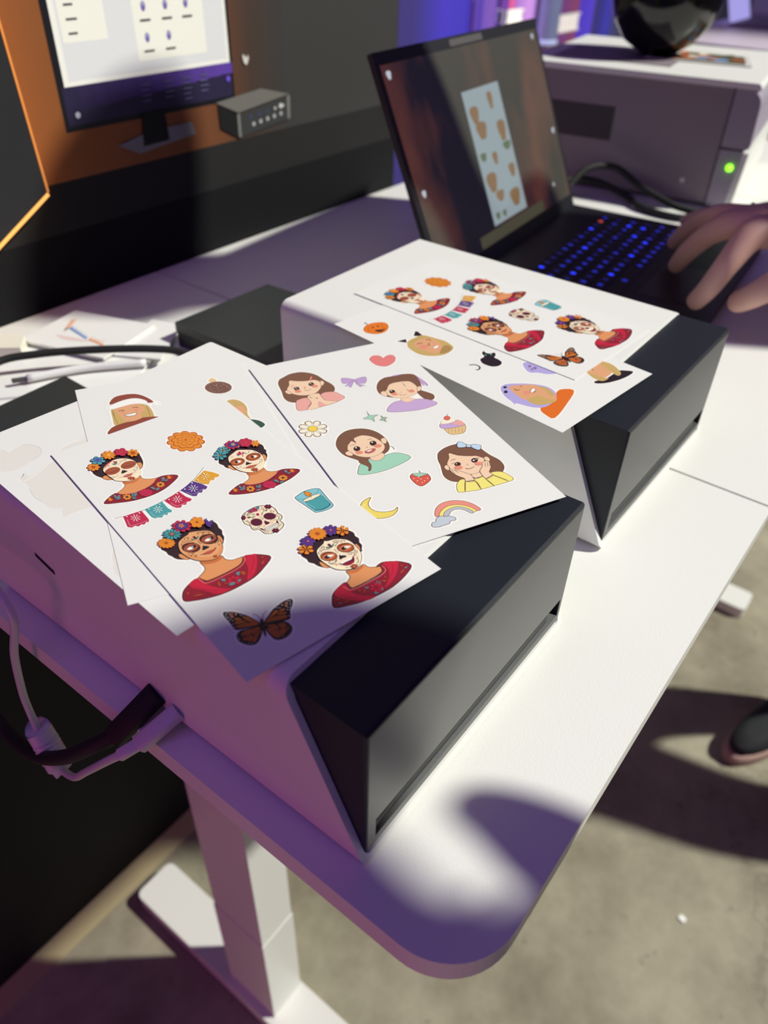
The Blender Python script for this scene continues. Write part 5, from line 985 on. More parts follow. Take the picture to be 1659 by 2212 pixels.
('s','ol',0.25,1,"60.84 88.72 64.75 82.39 70.48 79.42 77 79.95 82.86 81.79 88.06 83.33 92.17 86.81 94.25 92.58 85.11 94.76 73.93 93.58",1),
('p','skinp',1,"76.66 76.55 82.88 80.18 82.51 82.44 77.68 83.47 74.94 80.63"),
('s','ol',0.15,1,"76.66 76.55 82.88 80.18 82.51 82.44 77.68 83.47 74.94 80.63",1),
('p','skinp',1,"72.82 63.23 76.35 58.02 82.77 57.46 90.66 59.27 92.68 65.37 91.47 71.63 87.13 76.35 79.78 77.96 73.21 75.81 70.08 70.3 70.39 65.48"),
('s','ol',0.15,1,"72.82 63.23 76.35 58.02 82.77 57.46 90.66 59.27 92.68 65.37 91.47 71.63 87.13 76.35 79.78 77.96 73.21 75.81 70.08 70.3 70.39 65.48",1),
('p','skinp',1,"66.92 65.58 69.69 64.33 70.75 67.31 68.7 71.33 66.61 68.74"),
('s','ol',0.2,1,"66.92 65.58 69.69 64.33 70.75 67.31 68.7 71.33 66.61 68.74",1),
('p','skinp',1,"92.6 68.75 95.11 69.03 92.85 73.1 90 73.49"),
('s','ol',0.2,1,"92.6 68.75 95.11 69.03 92.85 73.1 90 73.49",1),
('p','bhair',1,"72.82 63.23 77.05 58.34 84.56 57.4 90.66 59.27 87.85 54.51 79.94 52.71 74.22 57.06"),
('e','ink2',74.58,67.37,1.75,0.79,-1.11,2.16,None,0.2),
('e','white',74.44,66.47,0.35,0.16,-0.28,0.54,None,0.2),
('s','ol',0.35,1,"84.42 68.45 85.45 70.6 87.59 69.88",0),
('e','blush',74.59,70.69,1.94,0.88,-0.84,1.6,None,0.2),
('e','blush',86.49,71.91,1.83,0.82,-0.87,1.61,None,0.2),
('s','ol',0.25,1,"77.02 71.79 78.27 74.33 81.9 73.99",0),
('s','ol',0.2,1,"79.83 69.74 79.47 71.24",0),
('s','ol',0.25,1,"72.83 64.91 74.58 64.02",0),
('s','ol',0.2,1,"85.97 59.76 85.89 64.88",0)]),
('pair of mint green sparkles',"48.6 82.3 49.4 83.1 49.2 86.7 53.2 88.5 54 88.5 54.4 89.1 54.2 89.7 55 90.3 55.6 92.1 58 94.5 57.6 95.3 56.6 95.5 55.6 96.3 55.2 98.5 54.4 99.3 53.8 98.9 53.2 97.3 50.6 95.1 51.8 93.9 52.6 93.7 53.2 92.9 53 92.7 53.8 90.5 53.6 90.1 50.2 91.3 49 94.3 49.2 94.7 48.8 95.7 48 96.5 47.2 95.7 46.2 92.7 42.4 90.1 42 89.5 42.4 88.7 43.2 88.7 44.6 87.9 44.8 88.1 46.6 87.1 47.6 84.3 47.4 83.9 48 82.7",[('p','mint',0,"48.65 83.03 48.54 87.32 53.54 89.22 49.46 90.8 47.97 95.56 46.89 92.06 42.95 89.42 47.14 87.91"),
('s','ol',0.3,1,"48.65 83.03 48.54 87.32 53.54 89.22 49.46 90.8 47.97 95.56 46.89 92.06 42.95 89.42 47.14 87.91 48.65 83.03",1),
('p','sage',0,"54.38 90.83 55.07 92.74 57.14 94.53 55 95.51 54.45 98.52 53.33 96.2 51.46 95.11 53.63 93.91"),
('s','ol',0.3,1,"54.38 90.83 55.07 92.74 57.14 94.53 55 95.51 54.45 98.52 53.33 96.2 51.46 95.11 53.63 93.91 54.38 90.83",1)]),
('white daisy with yellow centre',"10 76.5 14.6 77.5 17.2 79.3 19.8 83.1 20.6 86.9 19.8 91.3 18 94.3 16.8 95.5 13.8 97.3 10.6 97.9 6.2 97.1 3 94.9 0.8 91.3 0 87.5 0.8 83.3 3 79.7 6.6 77.3",[('f','pet',10.3,87.26,8.07,3.68,-3.53,8.48,8,22,0.85,'ol','yel',0.32,None),
('e','yel',10.3,87.26,2.6,1.19,-1.14,2.73,'ol',0.25)]),
('smiling girl with long brown hair and mint green top',"28.5 96 32.9 96.2 36.3 97.2 38.9 98.4 40.3 99.2 42.5 101.4 44.9 104.8 46.7 110.6 47.1 113.6 47.1 117 45.9 121.6 45.9 122.8 46.9 125.8 46.3 128.4 45.5 129.4 49.3 133 50.7 134.8 51.7 138.4 51.1 139.8 48.3 141.6 38.7 144.4 33.5 145.2 29.7 145.6 21.7 145.2 17.9 144.4 14.9 143.2 14.3 142.8 13.9 141.8 14.1 139.2 16.3 135.2 18.3 132.6 19.3 131.8 19.1 130.2 19.5 129.4 19.5 128.8 18.7 127.6 17.9 127 16.1 124 15.3 123.4 14.3 120.4 13.5 116.4 13.7 112 14.5 109.2 14.3 109 16.5 104.6 19.3 100.8 23.1 98 25.9 96.6",[('p','mintt',1,"15.55 141.78 17.6 136.21 20.8 132.58 26.37 131 36.93 130.6 44.76 130.99 50.09 138.56 38.59 142.84 25.94 144.08"),
('s','ol',0.3,1,"15.55 141.78 17.6 136.21 20.8 132.58 26.37 131 36.93 130.6 44.76 130.99 50.09 138.56 38.59 142.84 25.94 144.08",1),
('p','bhair',1,"15.94 109.08 20.27 102.14 26.44 98.11 32.89 97.8 39.26 100.48 43.61 105.95 45.48 113.67 44.35 122.1 41.14 127.17 35.65 129.48 26.78 130.15 25.79 135.91 23.31 140.36 21.9 140.21 23.51 136.9 20.72 131.51 20.94 128.5 16.62 122.31 15.13 116.31"),
('s','ol',0.25,1,"15.94 109.08 20.27 102.14 26.44 98.11 32.89 97.8 39.26 100.48 43.61 105.95 45.48 113.67 44.35 122.1 41.14 127.17 35.65 129.48 26.78 130.15 25.79 135.91 23.31 140.36 21.9 140.21 23.51 136.9 20.72 131.51 20.94 128.5 16.62 122.31 15.13 116.31",1),
('p','skinp',1,"29.45 127.16 36.24 127.08 37.18 130.71 32.3 133.73 28.34 131.91"),
('s','ol',0.2,1,"29.45 127.16 36.24 127.08 37.18 130.71 32.3 133.73 28.34 131.91",1),
('p','skinp',1,"19.95 116.36 23.36 110.27 27.02 106.36 32.45 105.44 37.91 108.51 40.96 113.86 41.81 120.94 38.62 126.02 32.94 128.76 27.62 128.43 23.07 125.28 20.81 121.06"),
('s','ol',0.2,1,"19.95 116.36 23.36 110.27 27.02 106.36 32.45 105.44 37.91 108.51 40.96 113.86 41.81 120.94 38.62 126.02 32.94 128.76 27.62 128.43 23.07 125.28 20.81 121.06",1),
('p','skinp',1,"17.28 118.9 19.84 117.93 21.06 121.17 19.79 123.25 17.51 121.67"),
('s','ol',0.25,1,"17.28 118.9 19.84 117.93 21.06 121.17 19.79 123.25 17.51 121.67",1),
('p','skinp',1,"42.5 114.57 45.25 114.13 45.38 117.01 43.26 119.94 41.7 118.67"),
('s','ol',0.25,1,"42.5 114.57 45.25 114.13 45.38 117.01 43.26 119.94 41.7 118.67",1),
('p','bhair',1,"22.52 112.09 26.51 106.12 32.16 104.74 35.48 105.69 28.56 107.06 27.39 111.56 25.74 109.13"),
('s','ol',0.3,1,"26.77 106.24 26.16 108.21 27.78 110.07 26.96 112.47",0),
('e','ink2',25.39,117.78,1.81,0.83,-1.09,2.31,None,0.2),
('e','white',25.31,116.65,0.45,0.21,-0.3,0.63,None,0.2),
('e','ink2',36.51,116.51,1.83,0.85,-1.15,2.35,None,0.2),
('e','white',36.44,115.37,0.46,0.22,-0.31,0.64,None,0.2),
('e','blush',24.97,121.9,2,0.92,-0.75,1.58,None,0.2),
('e','blush',37.81,120.2,2.03,0.93,-0.8,1.6,None,0.2),
('p','lip',1,"28.39 122.4 31.51 121.67 35.05 122 33.63 124.26 30.13 125.13 28.26 123.95"),
('s','ol',0.25,1,"28.39 122.4 31.51 121.67 35.05 122 33.63 124.26 30.13 125.13 28.26 123.95",1),
('p','white',1,"29.23 122.57 31.93 122.08 33.02 122.36 30.65 123.44"),
('s','ol',0.25,1,"22.66 113.8 24.55 113.02 26.07 113.72",0),
('s','ol',0.25,1,"34.86 112.2 36.68 111.68 37.96 112.27",0),
('s','ol',0.2,1,"31.29 118.31 31.7 119.37",0),
('s','ol',0.25,1,"44.41 123.23 45.24 125.26 44.86 127.8",0)]),
('cupcake with swirled lilac icing and a cherry',"95 104.1 96.2 104.7 96.6 105.9 96 107.1 94 108.1 94 108.7 95.6 110.9 97 114.3 98.8 116.9 98.8 121.1 97.4 124.9 93.8 129.5 90.8 131.1 89.8 130.7 88.4 130.9 87.2 130.5 84.2 129.7 81.6 127.9 81 125.1 81.2 120.7 80.4 119.7 80 117.3 81 115.1 82.8 112.7 86 110.1 87.4 109.5 89 107.5 91 106.7 92.2 105.3",[('p','waf',1,"83.45 118.94 89.36 120.9 97.01 121.45 92.82 128.28 88.53 129.18 82.9 126.89"),
('s','ol',0.3,1,"83.45 118.94 89.36 120.9 97.01 121.45 92.82 128.28 88.53 129.18 82.9 126.89",1),
('s','wafd',0.3,1,"85.54 120.33 82.91 125.9",0),
('s','wafd',0.3,1,"87.5 121.22 84.85 126.79",0),
('s','wafd',0.3,1,"89.47 122.12 86.8 127.68",0),
('s','wafd',0.3,1,"91.43 123.02 88.74 128.56",0),
('s','wafd',0.3,1,"93.4 123.91 90.69 129.45",0),
('p','lilt',1,"81.63 117.38 84.17 114.13 89.45 116.53 95.53 114.83 97.38 120.15 95.31 122.15 87.37 121.45 82.45 119.94"),
('s','ol',0.25,1,"81.63 117.38 84.17 114.13 89.45 116.53 95.53 114.83 97.38 120.15 95.31 122.15 87.37 121.45 82.45 119.94",1),
('p','pet',1,"83.84 113.98 88.91 110.31 93.62 110.94 94.87 114.53 90.46 116.25 85.81 115.61"),
('s','wafd',0.2,1,"83.84 113.98 88.91 110.31 93.62 110.94 94.87 114.53 90.46 116.25 85.81 115.61",1),
('s','lil',0.6,1,"83.14 117.34 89.42 118 96.11 118.08",0),
('p','pinkc',1,"90.77 117.14 96.51 116.02 97.38 120.15 94 121.55"),
('e','red2',90.73,110.39,1.66,0.75,-1.26,2.13,'ol',0.25),
('s','ol',0.3,1,"91.65 108.53 93.26 106.52 94.98 105.76",0)]),
('girl with blue hair bow and yellow sweater, cheeks in her hands',"83 134.7 85.4 135.5 86.4 136.9 87.4 139.5 88.8 140.7 91.8 141.3 94.2 143.3 95.2 145.1 94.8 146.3 93.4 148.3 93.4 149.7 94.8 156.7 96.8 162.5 96.6 165.7 95.8 169.1 94.2 171.5 92.2 173.5 94 179.3 93.8 181.5 93.4 182.5 92.8 182.9 90.8 183.7 88.8 183.9 85.4 184.1 80 183.7 78.6 184.3 77.4 183.7 76.8 183.9 75 183.5 72.6 183.5 70.4 183.7 69.6 183.3 64 182.5 57.8 180.9 56.4 179.9 56 178.7 56.8 175.9 58.4 172.5 59.8 170.9 57.2 167.9 56.4 164.7 56.4 162.5 57.4 159.1 60.4 151.5 61.2 147.5 63.2 143.3 65.6 140.1 71.8 136.9 72.2 137.1 74 136.5 77.8 136.1 80.8 136.3 82 135.1",[('p','bhair',1,"64.53 144.28 66.86 141.17 71.91 138.64 77.9 137.7 84.52 138.88 91.04 146.19 92.08 150.94 93.08 156.22 95.17 162.52 94.28 168.51 91.24 172.24 87.88 173.52 78.04 172.31 68.31 171.13 61.9 170.34 58.64 167.2 57.98 162.49 59.98 156.69 61.53 152.83 62.66 148.14"),
('s','ol',0.25,1,"64.53 144.28 66.86 141.17 71.91 138.64 77.9 137.7 84.52 138.88 91.04 146.19 92.08 150.94 93.08 156.22 95.17 162.52 94.28 168.51 91.24 172.24 87.88 173.52 78.04 172.31 68.31 171.13 61.9 170.34 58.64 167.2 57.98 162.49 59.98 156.69 61.53 152.83 62.66 148.14",1),
('p','yelt',1,"57.65 178.8 59.6 173.6 62.44 170.59 65.88 169.45 71.01 172.37 78.31 171.88 84.35 170.76 88.33 171.75 90.91 174.35 92.24 181.37 85.53 182.37 76.92 182.16 68.56 181.75 61.07 180.12"),
('s','ol',0.3,1,"57.65 178.8 59.6 173.6 62.44 170.59 65.88 169.45 71.01 172.37 78.31 171.88 84.35 170.76 88.33 171.75 90.91 174.35 92.24 181.37 85.53 182.37 76.92 182.16 68.56 181.75 61.07 180.12",1),
('p','skinp',1,"72.6 167.86 78.6 168.11 78.31 171.88 73.16 171.72"),
('s','ol',0.2,1,"72.6 167.86 78.6 168.11 78.31 171.88 73.16 171.72",1),
('p','skinp',1,"72.08 144.17 69.73 148.45 65.64 152.99 64.88 157.24 65.49 161.49 68.52 165.13 72.6 167.58 77.23 168.04 80.82 165.73 84.46 162.83 87.04 159.36 87.68 155.52 84.89 153.05 80.52 151.34 75.33 148.06"),
('s','ol',0.2,1,"72.08 144.17 69.73 148.45 65.64 152.99 64.88 157.24 65.49 161.49 68.52 165.13 72.6 167.58 77.23 168.04 80.82 165.73 84.46 162.83 87.04 159.36 87.68 155.52 84.89 153.05 80.52 151.34 75.33 148.06",1),
('p','skinp',1,"62.39 155.24 64.42 153.87 65.27 155.7 63.69 158.96 62.31 158.05"),
('s','ol',0.3,1,"62.39 155.24 64.42 153.87 65.27 155.7 63.69 158.96 62.31 158.05",1),
('p','skinp',1,"87.94 156.83 90.36 156.46 90.72 159.29 89.12 161.2 87.58 160.78"),
('s','ol',0.3,1,"87.94 156.83 90.36 156.46 90.72 159.29 89.12 161.2 87.58 160.78",1),
('p','bhair',1,"71.8 144.64 73.91 144.41 76.03 148.08 80.52 151.34 84.89 153.05 87.66 156.7 88 153.88 86.64 150.26 79.57 147.01 75.33 142.04"),
('s','ol',0.25,1,"82.07 152.35 83.77 151.94 85.2 151.4",0),
('p','skinp',1,"64.21 158.07 66.01 160.03 68.76 162.43 70.96 165.7 72.33 168.01 72.08 170.66 71.28 173.6 68.34 173.32 66.45 171.9 67.22 169.52 65.85 167.23 64.46 164.37 63.87 161.3"),
('s','ol',0.3,1,"64.21 158.07 66.01 160.03 68.76 162.43 70.96 165.7 72.33 168.01 72.08 170.66 71.28 173.6 68.34 173.32 66.45 171.9 67.22 169.52 65.85 167.23 64.46 164.37 63.87 161.3",1),
('p','skinp',1,"84.77 160.65 87.31 160.07 88.7 161.29 87.2 165.82 84.65 168.64 83.25 170.25 83.76 173.29 80.74 174.67 78.02 174.79 78.05 170.09 79.16 166.67 82.22 164.09"),
('s','ol',0.3,1,"84.77 160.65 87.31 160.07 88.7 161.29 87.2 165.82 84.65 168.64 83.25 170.25 83.76 173.29 80.74 174.67 78.02 174.79 78.05 170.09 79.16 166.67 82.22 164.09",1),
('s','ol',0.25,1,"64.79 159.75 64.72 163.93",0),
('s','ol',0.25,1,"66.15 159.81 67.01 163.59",0),
('s','ol',0.25,1,"86.17 161.29 83.88 164.86",0),
('s','ol',0.25,1,"87.71 161.42 85.4 165.27",0),
('s','ol',0.25,1,"87.81 163.21 86.79 165.63",0),
('p','blub',1,"81.36 138.05 83.11 136.36 84.84 137.15 85.94 140.77 84.61 142.94 80.46 141.95 80.04 140.23"),
('s','ol',0.35,1,"81.36 138.05 83.11 136.36 84.84 137.15 85.94 140.77 84.61 142.94 80.46 141.95 80.04 140.23",1),
('p','blub',1,"88.37 142.5 90.69 142.64 93.53 145.18 90.98 148.61 88.97 148.3 87.32 144.49"),
('s','ol',0.35,1,"88.37 142.5 90.69 142.64 93.53 145.18 90.98 148.61 88.97 148.3 87.32 144.49",1),
('p','blub',1,"86.08 141.14 88.09 142.06 86.89 144.29 84.9 143.07"),
('s','ol',0.3,1,"86.08 141.14 88.09 142.06 86.89 144.29 84.9 143.07",1),
('e','ink2',70.95,156.02,1.66,0.77,-1.03,1.71,None,0.2),
('e','white',70.42,155.49,0.28,0.13,-0.27,0.45,None,0.2),
('e','ink2',81.85,156.85,1.73,0.8,-1.19,1.91,None,0.2),
('e','white',81.32,156.73,0.5,0.23,-0.4,0.63,None,0.2),
('e','white',83.01,156.33,0.22,0.1,-0.23,0.36,None,0.2),
('e','blush',69.68,159.17,2.2,1.02,-0.94,1.56,None,0.2),
('e','blush',82.26,160.65,2.08,0.96,-0.91,1.44,None,0.2),
('s','ol',0.3,1,"72.71 161.42 74.5 162.82 77.11 162.6 78.5 161.8",0),
('s','ol',0.25,1,"68.65 152.06 70.72 150.97 72.48 151.6",0),
('s','ol',0.3,1,"67.85 154.59 70.05 153.87",0),
('s','ol',0.3,1,"83.72 155.48 85.41 156.25",0),
('s','ol',0.2,1,"76.02 158.07 75.74 159.38",0),
('s','ol',0.35,1,"66.06 172.27 61.33 179.98",0),
('s','ol',0.35,1,"66.06 172.54 71.42 173.93 70.41 182.08",0),
('s','ol',0.35,1,"77.89 175.01 78.66 182.7",0),
('s','ol',0.35,1,"83.62 173.5 85.62 176.93 88.39 182.06",0),
('s','ol',0.35,1,"78.02 174.79 84.03 173.42",0),
('s','ol',0.25,1,"72.08 171.77 75.32 172.17 77.9 171.97",0)]),
('red strawberry with green leaves',"47.4 150.2 48.8 151 49.6 152.8 49.4 153.6 51.8 155.4 52.4 156.4 52.6 157 52.2 157.8 52.2 160.4 51 163 49.6 164.4 45 166.6 42.4 167.4 42 167.2 39.8 165.6 39 163.8 38.4 160.8 38.4 156.2 39.6 153.8 41.6 151.8 42.6 151.4 45.6 152.4 46.2 150.8",[('p','straw',1,"40.13 156.26 42.31 153.6 45.9 155.26 50.36 156.7 50.5 160.45 48.58 163.19 42.36 165.69 40.18 162.3"),
('s','ol',0.35,1,"40.13 156.26 42.31 153.6 45.9 155.26 50.36 156.7 50.5 160.45 48.58 163.19 42.36 165.69 40.18 162.3",1),
('p','mint',1,"42.58 153.11 45.84 154 47.31 154.06 49.43 155.66 50.96 156.98 47.74 157.34 45.42 157.49 43.6 156.04"),
('s','ol',0.3,1,"42.58 153.11 45.84 154 47.31 154.06 49.43 155.66 50.96 156.98 47.74 157.34 45.42 157.49 43.6 156.04",1),
('s','grn',0.5,1,"46.9 154.12 47.97 153.13 47.39 151.86",0),
('e','cream',41.65,157.57,0.24,0.11,-0.27,0.48,None,0.2),
('e','cream',42.37,160.32,0.24,0.11,-0.26,0.48,None,0.2),
('e','cream',44.94,159.7,0.24,0.11,-0.27,0.48,None,0.2),
('e','cream',45.92,161.96,0.23,0.11,-0.27,0.48,None,0.2),
('e','cream',48.47,160.73,0.24,0.11,-0.27,0.48,None,0.2),
('e','cream',43.94,162.85,0.23,0.11,-0.27,0.47,None,0.2),
('e','cream',44.55,157.7,0.24,0.11,-0.26,0.48,None,0.2)]),
('yellow crescent moon',"12.2 161.1 13.6 161.7 14 162.9 13 164.7 10.2 167.9 9.6 170.5 11 173.7 14 175.7 15.2 176.1 16 175.9 17 176.3 18.4 176.3 21.6 174.7 22.8 175.3 23.2 176.3 22.4 178.3 20.6 180.7 16.2 183.1 15.4 183.5 10 183.1 5.8 181.1 4 179.7 2.8 177.9 1.2 173.9 1.6 169.9 2.2 168.1 4 164.9 6 163.1 10.8 161.3",[('p','moon',1,"12.3 162.75 8.93 166.81 8.02 170.81 9.79 174.91 14.03 177.43 18.62 177.94 21.59 176.25 19.56 179.47 15.26 181.77 9.95 181.43 5.2 178.68 2.81 173.82 3.53 168.72 6.54 164.58"),
('s','ol',0.35,1,"12.3 162.75 8.93 166.81 8.02 170.81 9.79 174.91 14.03 177.43 18.62 177.94 21.59 176.25 19.56 179.47 15.26 181.77 9.95 181.43 5.2 178.68 2.81 173.82 3.53 168.72 6.54 164.58",1),
('s','cream',0.5,1,"5.37 168.47 6.8 166.93",0)]),
('rainbow rising from a small grey blue cloud',"45.5 181.8 48.3 181.8 51.1 182.4 56.5 185 58.5 187 60.5 189.8 61.7 192.8 62.5 196.4 62.1 197.6 60.7 198.6 58.5 198.6 57.7 199 56.7 198.8 54.9 199.4 53.1 198.6 51.1 194.6 49.1 193.2 46.7 193 45.9 193.4 44.9 194.2 45.9 195.4 46.5 196.8 45.9 198.8 45.1 200 43.9 200.6 41.7 200.2 40.7 201.4 39.7 201.8 32.9 201.8 29.5 200.2 28.7 198.4 29.1 196.2 31.1 194.2 32.1 193.8 32.9 194 33.5 193.4 34.3 192 34.1 191.4 34.5 190.4 36.7 186.8 38.1 185.2 39.9 183.8 41.9 182.8 43.9 182 44.1 182.2",[('p','coral',1,"35.82 191.37 39.05 186.36 43.86 183.62 49.72 183.54 55.45 186.2 59.25 190.78 60.8 196.5 58.02 196.84 56.2 192.15 51.31 188.2 45.42 187.13 40.59 189.26 37.77 192.28"),
('s','ol',0.3,1,"35.82 191.37 39.05 186.36 43.86 183.62 49.72 183.54 55.45 186.2 59.25 190.78 60.8 196.5 58.02 196.84 56.2 192.15 51.31 188.2 45.42 187.13 40.59 189.26 37.77 192.28",1),
('p','yelt',1,"37.77 192.28 40.59 189.26 45.42 187.13 51.42 188.03 56.2 192.15 58.02 196.84 56.19 197.08 54.43 192.65 50.53 189.5 45.53 189.38 41.77 190.9 40 193.32"),
('s','ol',0.25,1,"37.77 192.28 40.59 189.26 45.42 187.13 51.42 188.03 56.2 192.15 58.02 196.84 56.19 197.08 54.43 192.65 50.53 189.5 45.53 189.38 41.77 190.9 40 193.32",1),
('p','greyc',1,"40 193.32 41.77 190.9 45.53 189.38 50.53 189.5 54.43 192.65 56.19 197.08 54.27 197.6 52.36 193.66 49.39 191.4 45.65 191.62 42.07 194.28"),
('s','ol',0.25,1,"40 193.32 41.77 190.9 45.53 189.38 50.53 189.5 54.43 192.65 56.19 197.08 54.27 197.6 52.36 193.66 49.39 191.4 45.65 191.62 42.07 194.28",1),
('p','cloud',1,"30.36 197.27 32.08 195.46 33.7 195.69 35.41 193.31 38.61 192.67 40.59 194.13 42.24 194.36 44.8 196.63 43.83 198.84 40.85 198.5 39.6 200.02 36.4 200.09 32.94 200.04 30.48 198.89"),
('s','ol',0.3,1,"30.36 197.27 32.08 195.46 33.7 195.69 35.41 193.31 38.61 192.67 40.59 194.13 42.24 194.36 44.8 196.63 43.83 198.84 40.85 198.5 39.6 200.02 36.4 200.09 32.94 200.04 30.48 198.89",1)]),
]),
'S3':dict(a=(0.8869,3.0828),u=(0.87686,-0.48075),z=1.0055,W=109.0,L=207.0,st=[
('laughing blonde woman in a red Santa hat and sweater',"25.3 15.4 28.9 15.4 32.5 16 35.9 17.4 37.7 18.8 41.5 23.6 43.9 28.2 44.7 30.8 46.5 31.6 47.5 32.6 48.3 34.8 48.1 36.4 47.1 38.2 46.5 38.6 45.3 39 43.9 38.8 42.9 38.2 41.9 36.8 41.7 37.8 42.5 41.6 42.5 49.2 45.9 50.8 47.7 52.4 48.9 54.8 49.1 57.2 47.9 60.6 45.7 64.6 42.3 67.6 40.9 68.2 37.7 68.8 31.3 68.8 26.7 68.2 23.1 67.2 11.9 62.2 10.9 61.2 10.5 60.2 10.7 58 12.3 55 13.5 53.4 15.7 51.6 15.5 45.2 16.1 33 15.3 32 14.7 30 15.1 28.2 15.5 27.2 16.5 26.6 16.5 24 17.1 22.4 18.3 20 19.9 17.8 22.3 16.2",[('p','blond',1,"17.8 31.7 20.78 26.52 37.05 32.83 40.49 38.95 40.99 48.49 39.51 52.5 28.69 55.76 20.32 53.96 17.14 51.24 17.15 43.77"),
('p','sant',1,"11.97 60.11 13.64 55.73 16.94 52.64 23.69 50.83 29.51 50.86 34.24 48.92 44.48 51.7 47.51 57.13 41.26 66.55 26.87 66.67 16.86 62.74"),
('p','skinl',1,"19.68 33.99 21.74 30.07 31.5 29.88 36.52 35.82 36.93 39.93 34.55 42.9 33.11 46.95 29.63 50.15 25.28 49.96 22.99 46.05 20.42 38.94"),
('p','skinl',1,"23.45 47.74 33.11 46.95 33.43 49.36 28.02 51.03 23.87 49.7"),
('p','sant',1,"17.84 26.18 21.19 18.58 27.51 16.91 34.9 18.6 40.08 24.25 43.63 32.17 40.15 32.43 33.55 26.64 26.19 25.4"),
('p','white',1,"16.82 28.16 26.43 23.87 33.99 24.03 39.26 28.85 39.3 32.91 31.38 30.63 23.73 31.64 17.69 32.44"),
('s','cloud',0.2,1,"16.82 28.16 26.43 23.87 33.99 24.03 39.26 28.85 39.3 32.91 31.38 30.63 23.73 31.64 17.69 32.44",1),
('e','white',44.84,35.06,1.85,0.72,-0.44,2.39,'cloud',0.2),
('s','brnd',0.5,1,"21.55 36.28 23.87 35.62 25.15 36.9",0),
('s','brnd',0.5,1,"30.24 35.28 32.17 34.92 33.85 36.05",0),
('p','white',1,"24.7 42.14 28.05 41.91 31.76 41.81 30.58 44.44 27.62 44.51 25.2 43.57"),
('s','brnd',0.35,1,"24.7 42.14 28.05 41.91 31.76 41.81 30.58 44.44 27.62 44.51 25.2 43.57",1),
('e','blush',24.22,38.1,1.05,0.41,-0.18,1.17,None,0.2),
('e','blush',32.38,38.15,1.05,0.41,-0.2,1.18,None,0.2),
('s','brnl2',0.3,1,"18.9 36.8 18.53 44.31 19.39 50.64",0),
('s','brnl2',0.3,1,"38.64 36.64 38.99 43.07 38.64 49.11",0),
('s','brnl2',0.3,1,"18.63 33.59 18.05 41.08",0)]),
('round brown glitter ornament with gold cap',"84.2 14.2 85.4 14.4 87 15.4 88.4 18.2 88.6 20.2 91.6 22 93.6 24.2 94.6 25.8 95.8 29.2 95.6 32.6 94 36 91.6 38 87.6 39.2 83.4 38.4 80.4 36.6 77.6 33.4 76.2 29.6 76.4 26 78 22.6 81 20.2 80.4 19 81.6 16 82.8 14.8",[('p','waf',1,"81.97 19.12 83.5 16.17 85.21 15.94 86.77 17.96 86.84 21 84.2 21.74"),
('e','orn',85.97,29.36,8.15,3.15,-1.94,7.75,None,0.2),
('e','ornl',85.12,34.56,0.37,0.14,-0.1,0.38,None,0.2),
('e','ornl',81.09,31.74,0.37,0.15,-0.09,0.39,None,0.2),
('e','ornl',84.95,27.59,0.37,0.15,-0.1,0.4,None,0.2),
('e','ornl',92.59,32.49,0.37,0.14,-0.11,0.39,None,0.2),
('e','ornl',84.93,32.6,0.37,0.14,-0.09,0.39,None,0.2),
('e','ornl',91.08,31.18,0.37,0.14,-0.1,0.39,None,0.2),
('e','ornl',89.65,26.28,0.37,0.14,-0.1,0.39,None,0.2),
('e','ornl',84.63,26.59,0.37,0.15,-0.09,0.4,None,0.2),
('e','ornl',82.58,22.74,0.37,0.15,-0.1,0.4,None,0.2),
('e','ornl',79.88,26.08,0.37,0.14,-0.1,0.39,None,0.2),
('e','ornl',85.46,27.48,0.37,0.14,-0.09,0.4,None,0.2),
('e','ornl',87.59,24.13,0.38,0.15,-0.1,0.4,None,0.2),
('e','ornl',85.27,30.36,0.37,0.14,-0.1,0.39,None,0.2),
('e','ornl',90.25,27.09,0.38,0.15,-0.1,0.4,None,0.2),
('e','ornl',86.2,22.43,0.37,0.14,-0.1,0.4,None,0.2),
('e','ornl',85.99,22.23,0.37,0.14,-0.1,0.4,None,0.2),
('e','ornl',79.83,31.13,0.37,0.14,-0.09,0.38,None,0.2),
('e','ornl',78.71,29.05,0.36,0.15,-0.1,0.39,None,0.2),
('e','ornl',88.02,28.52,0.37,0.14,-0.1,0.39,None,0.2),
('e','ornl',87.62,32.65,0.37,0.14,-0.1,0.39,None,0.2),
('e','ornl',91,30.21,0.37,0.15,-0.1,0.39,None,0.2),
('e','ornl',83.79,25.55,0.37,0.15,-0.09,0.4,None,0.2),
('e','ornl',81.43,27.41,0.37,0.14,-0.1,0.39,None,0.2),
('e','ornl',81.59,32.31,0.36,0.14,-0.1,0.38,None,0.2),
('e','ornl',80.7,23.69,0.37,0.14,-0.1,0.4,None,0.2),
('e','ornl',84.5,22.11,0.38,0.14,-0.09,0.4,None,0.2),
('e','ornl',91.93,25.69,0.37,0.14,-0.1,0.4,None,0.2),
('e','ornl',85.16,26.36,0.37,0.14,-0.1,0.39,None,0.2),
('e','ornl',91.97,25.91,0.37,0.14,-0.1,0.4,None,0.2),
('e','ornl',91.34,28.19,0.37,0.14,-0.1,0.39,None,0.2),
('e','ornl',85.97,25.96,0.37,0.15,-0.1,0.4,None,0.2),
('e','ornl',89.88,25.84,0.37,0.14,-0.1,0.39,None,0.2),
('e','ornl',85.14,30.9,0.37,0.14,-0.09,0.39,None,0.2),
('e','ornl',91.85,25.59,0.38,0.14,-0.1,0.4,None,0.2),
('e','ornl',90.76,34.77,0.36,0.14,-0.11,0.38,None,0.2),
('e','ornl',83.19,29.86,0.37,0.14,-0.1,0.39,None,0.2),
('e','ornl',82.78,34.46,0.37,0.14,-0.1,0.38,None,0.2),
('e','ornl',87.32,28.74,0.37,0.14,-0.1,0.39,None,0.2),
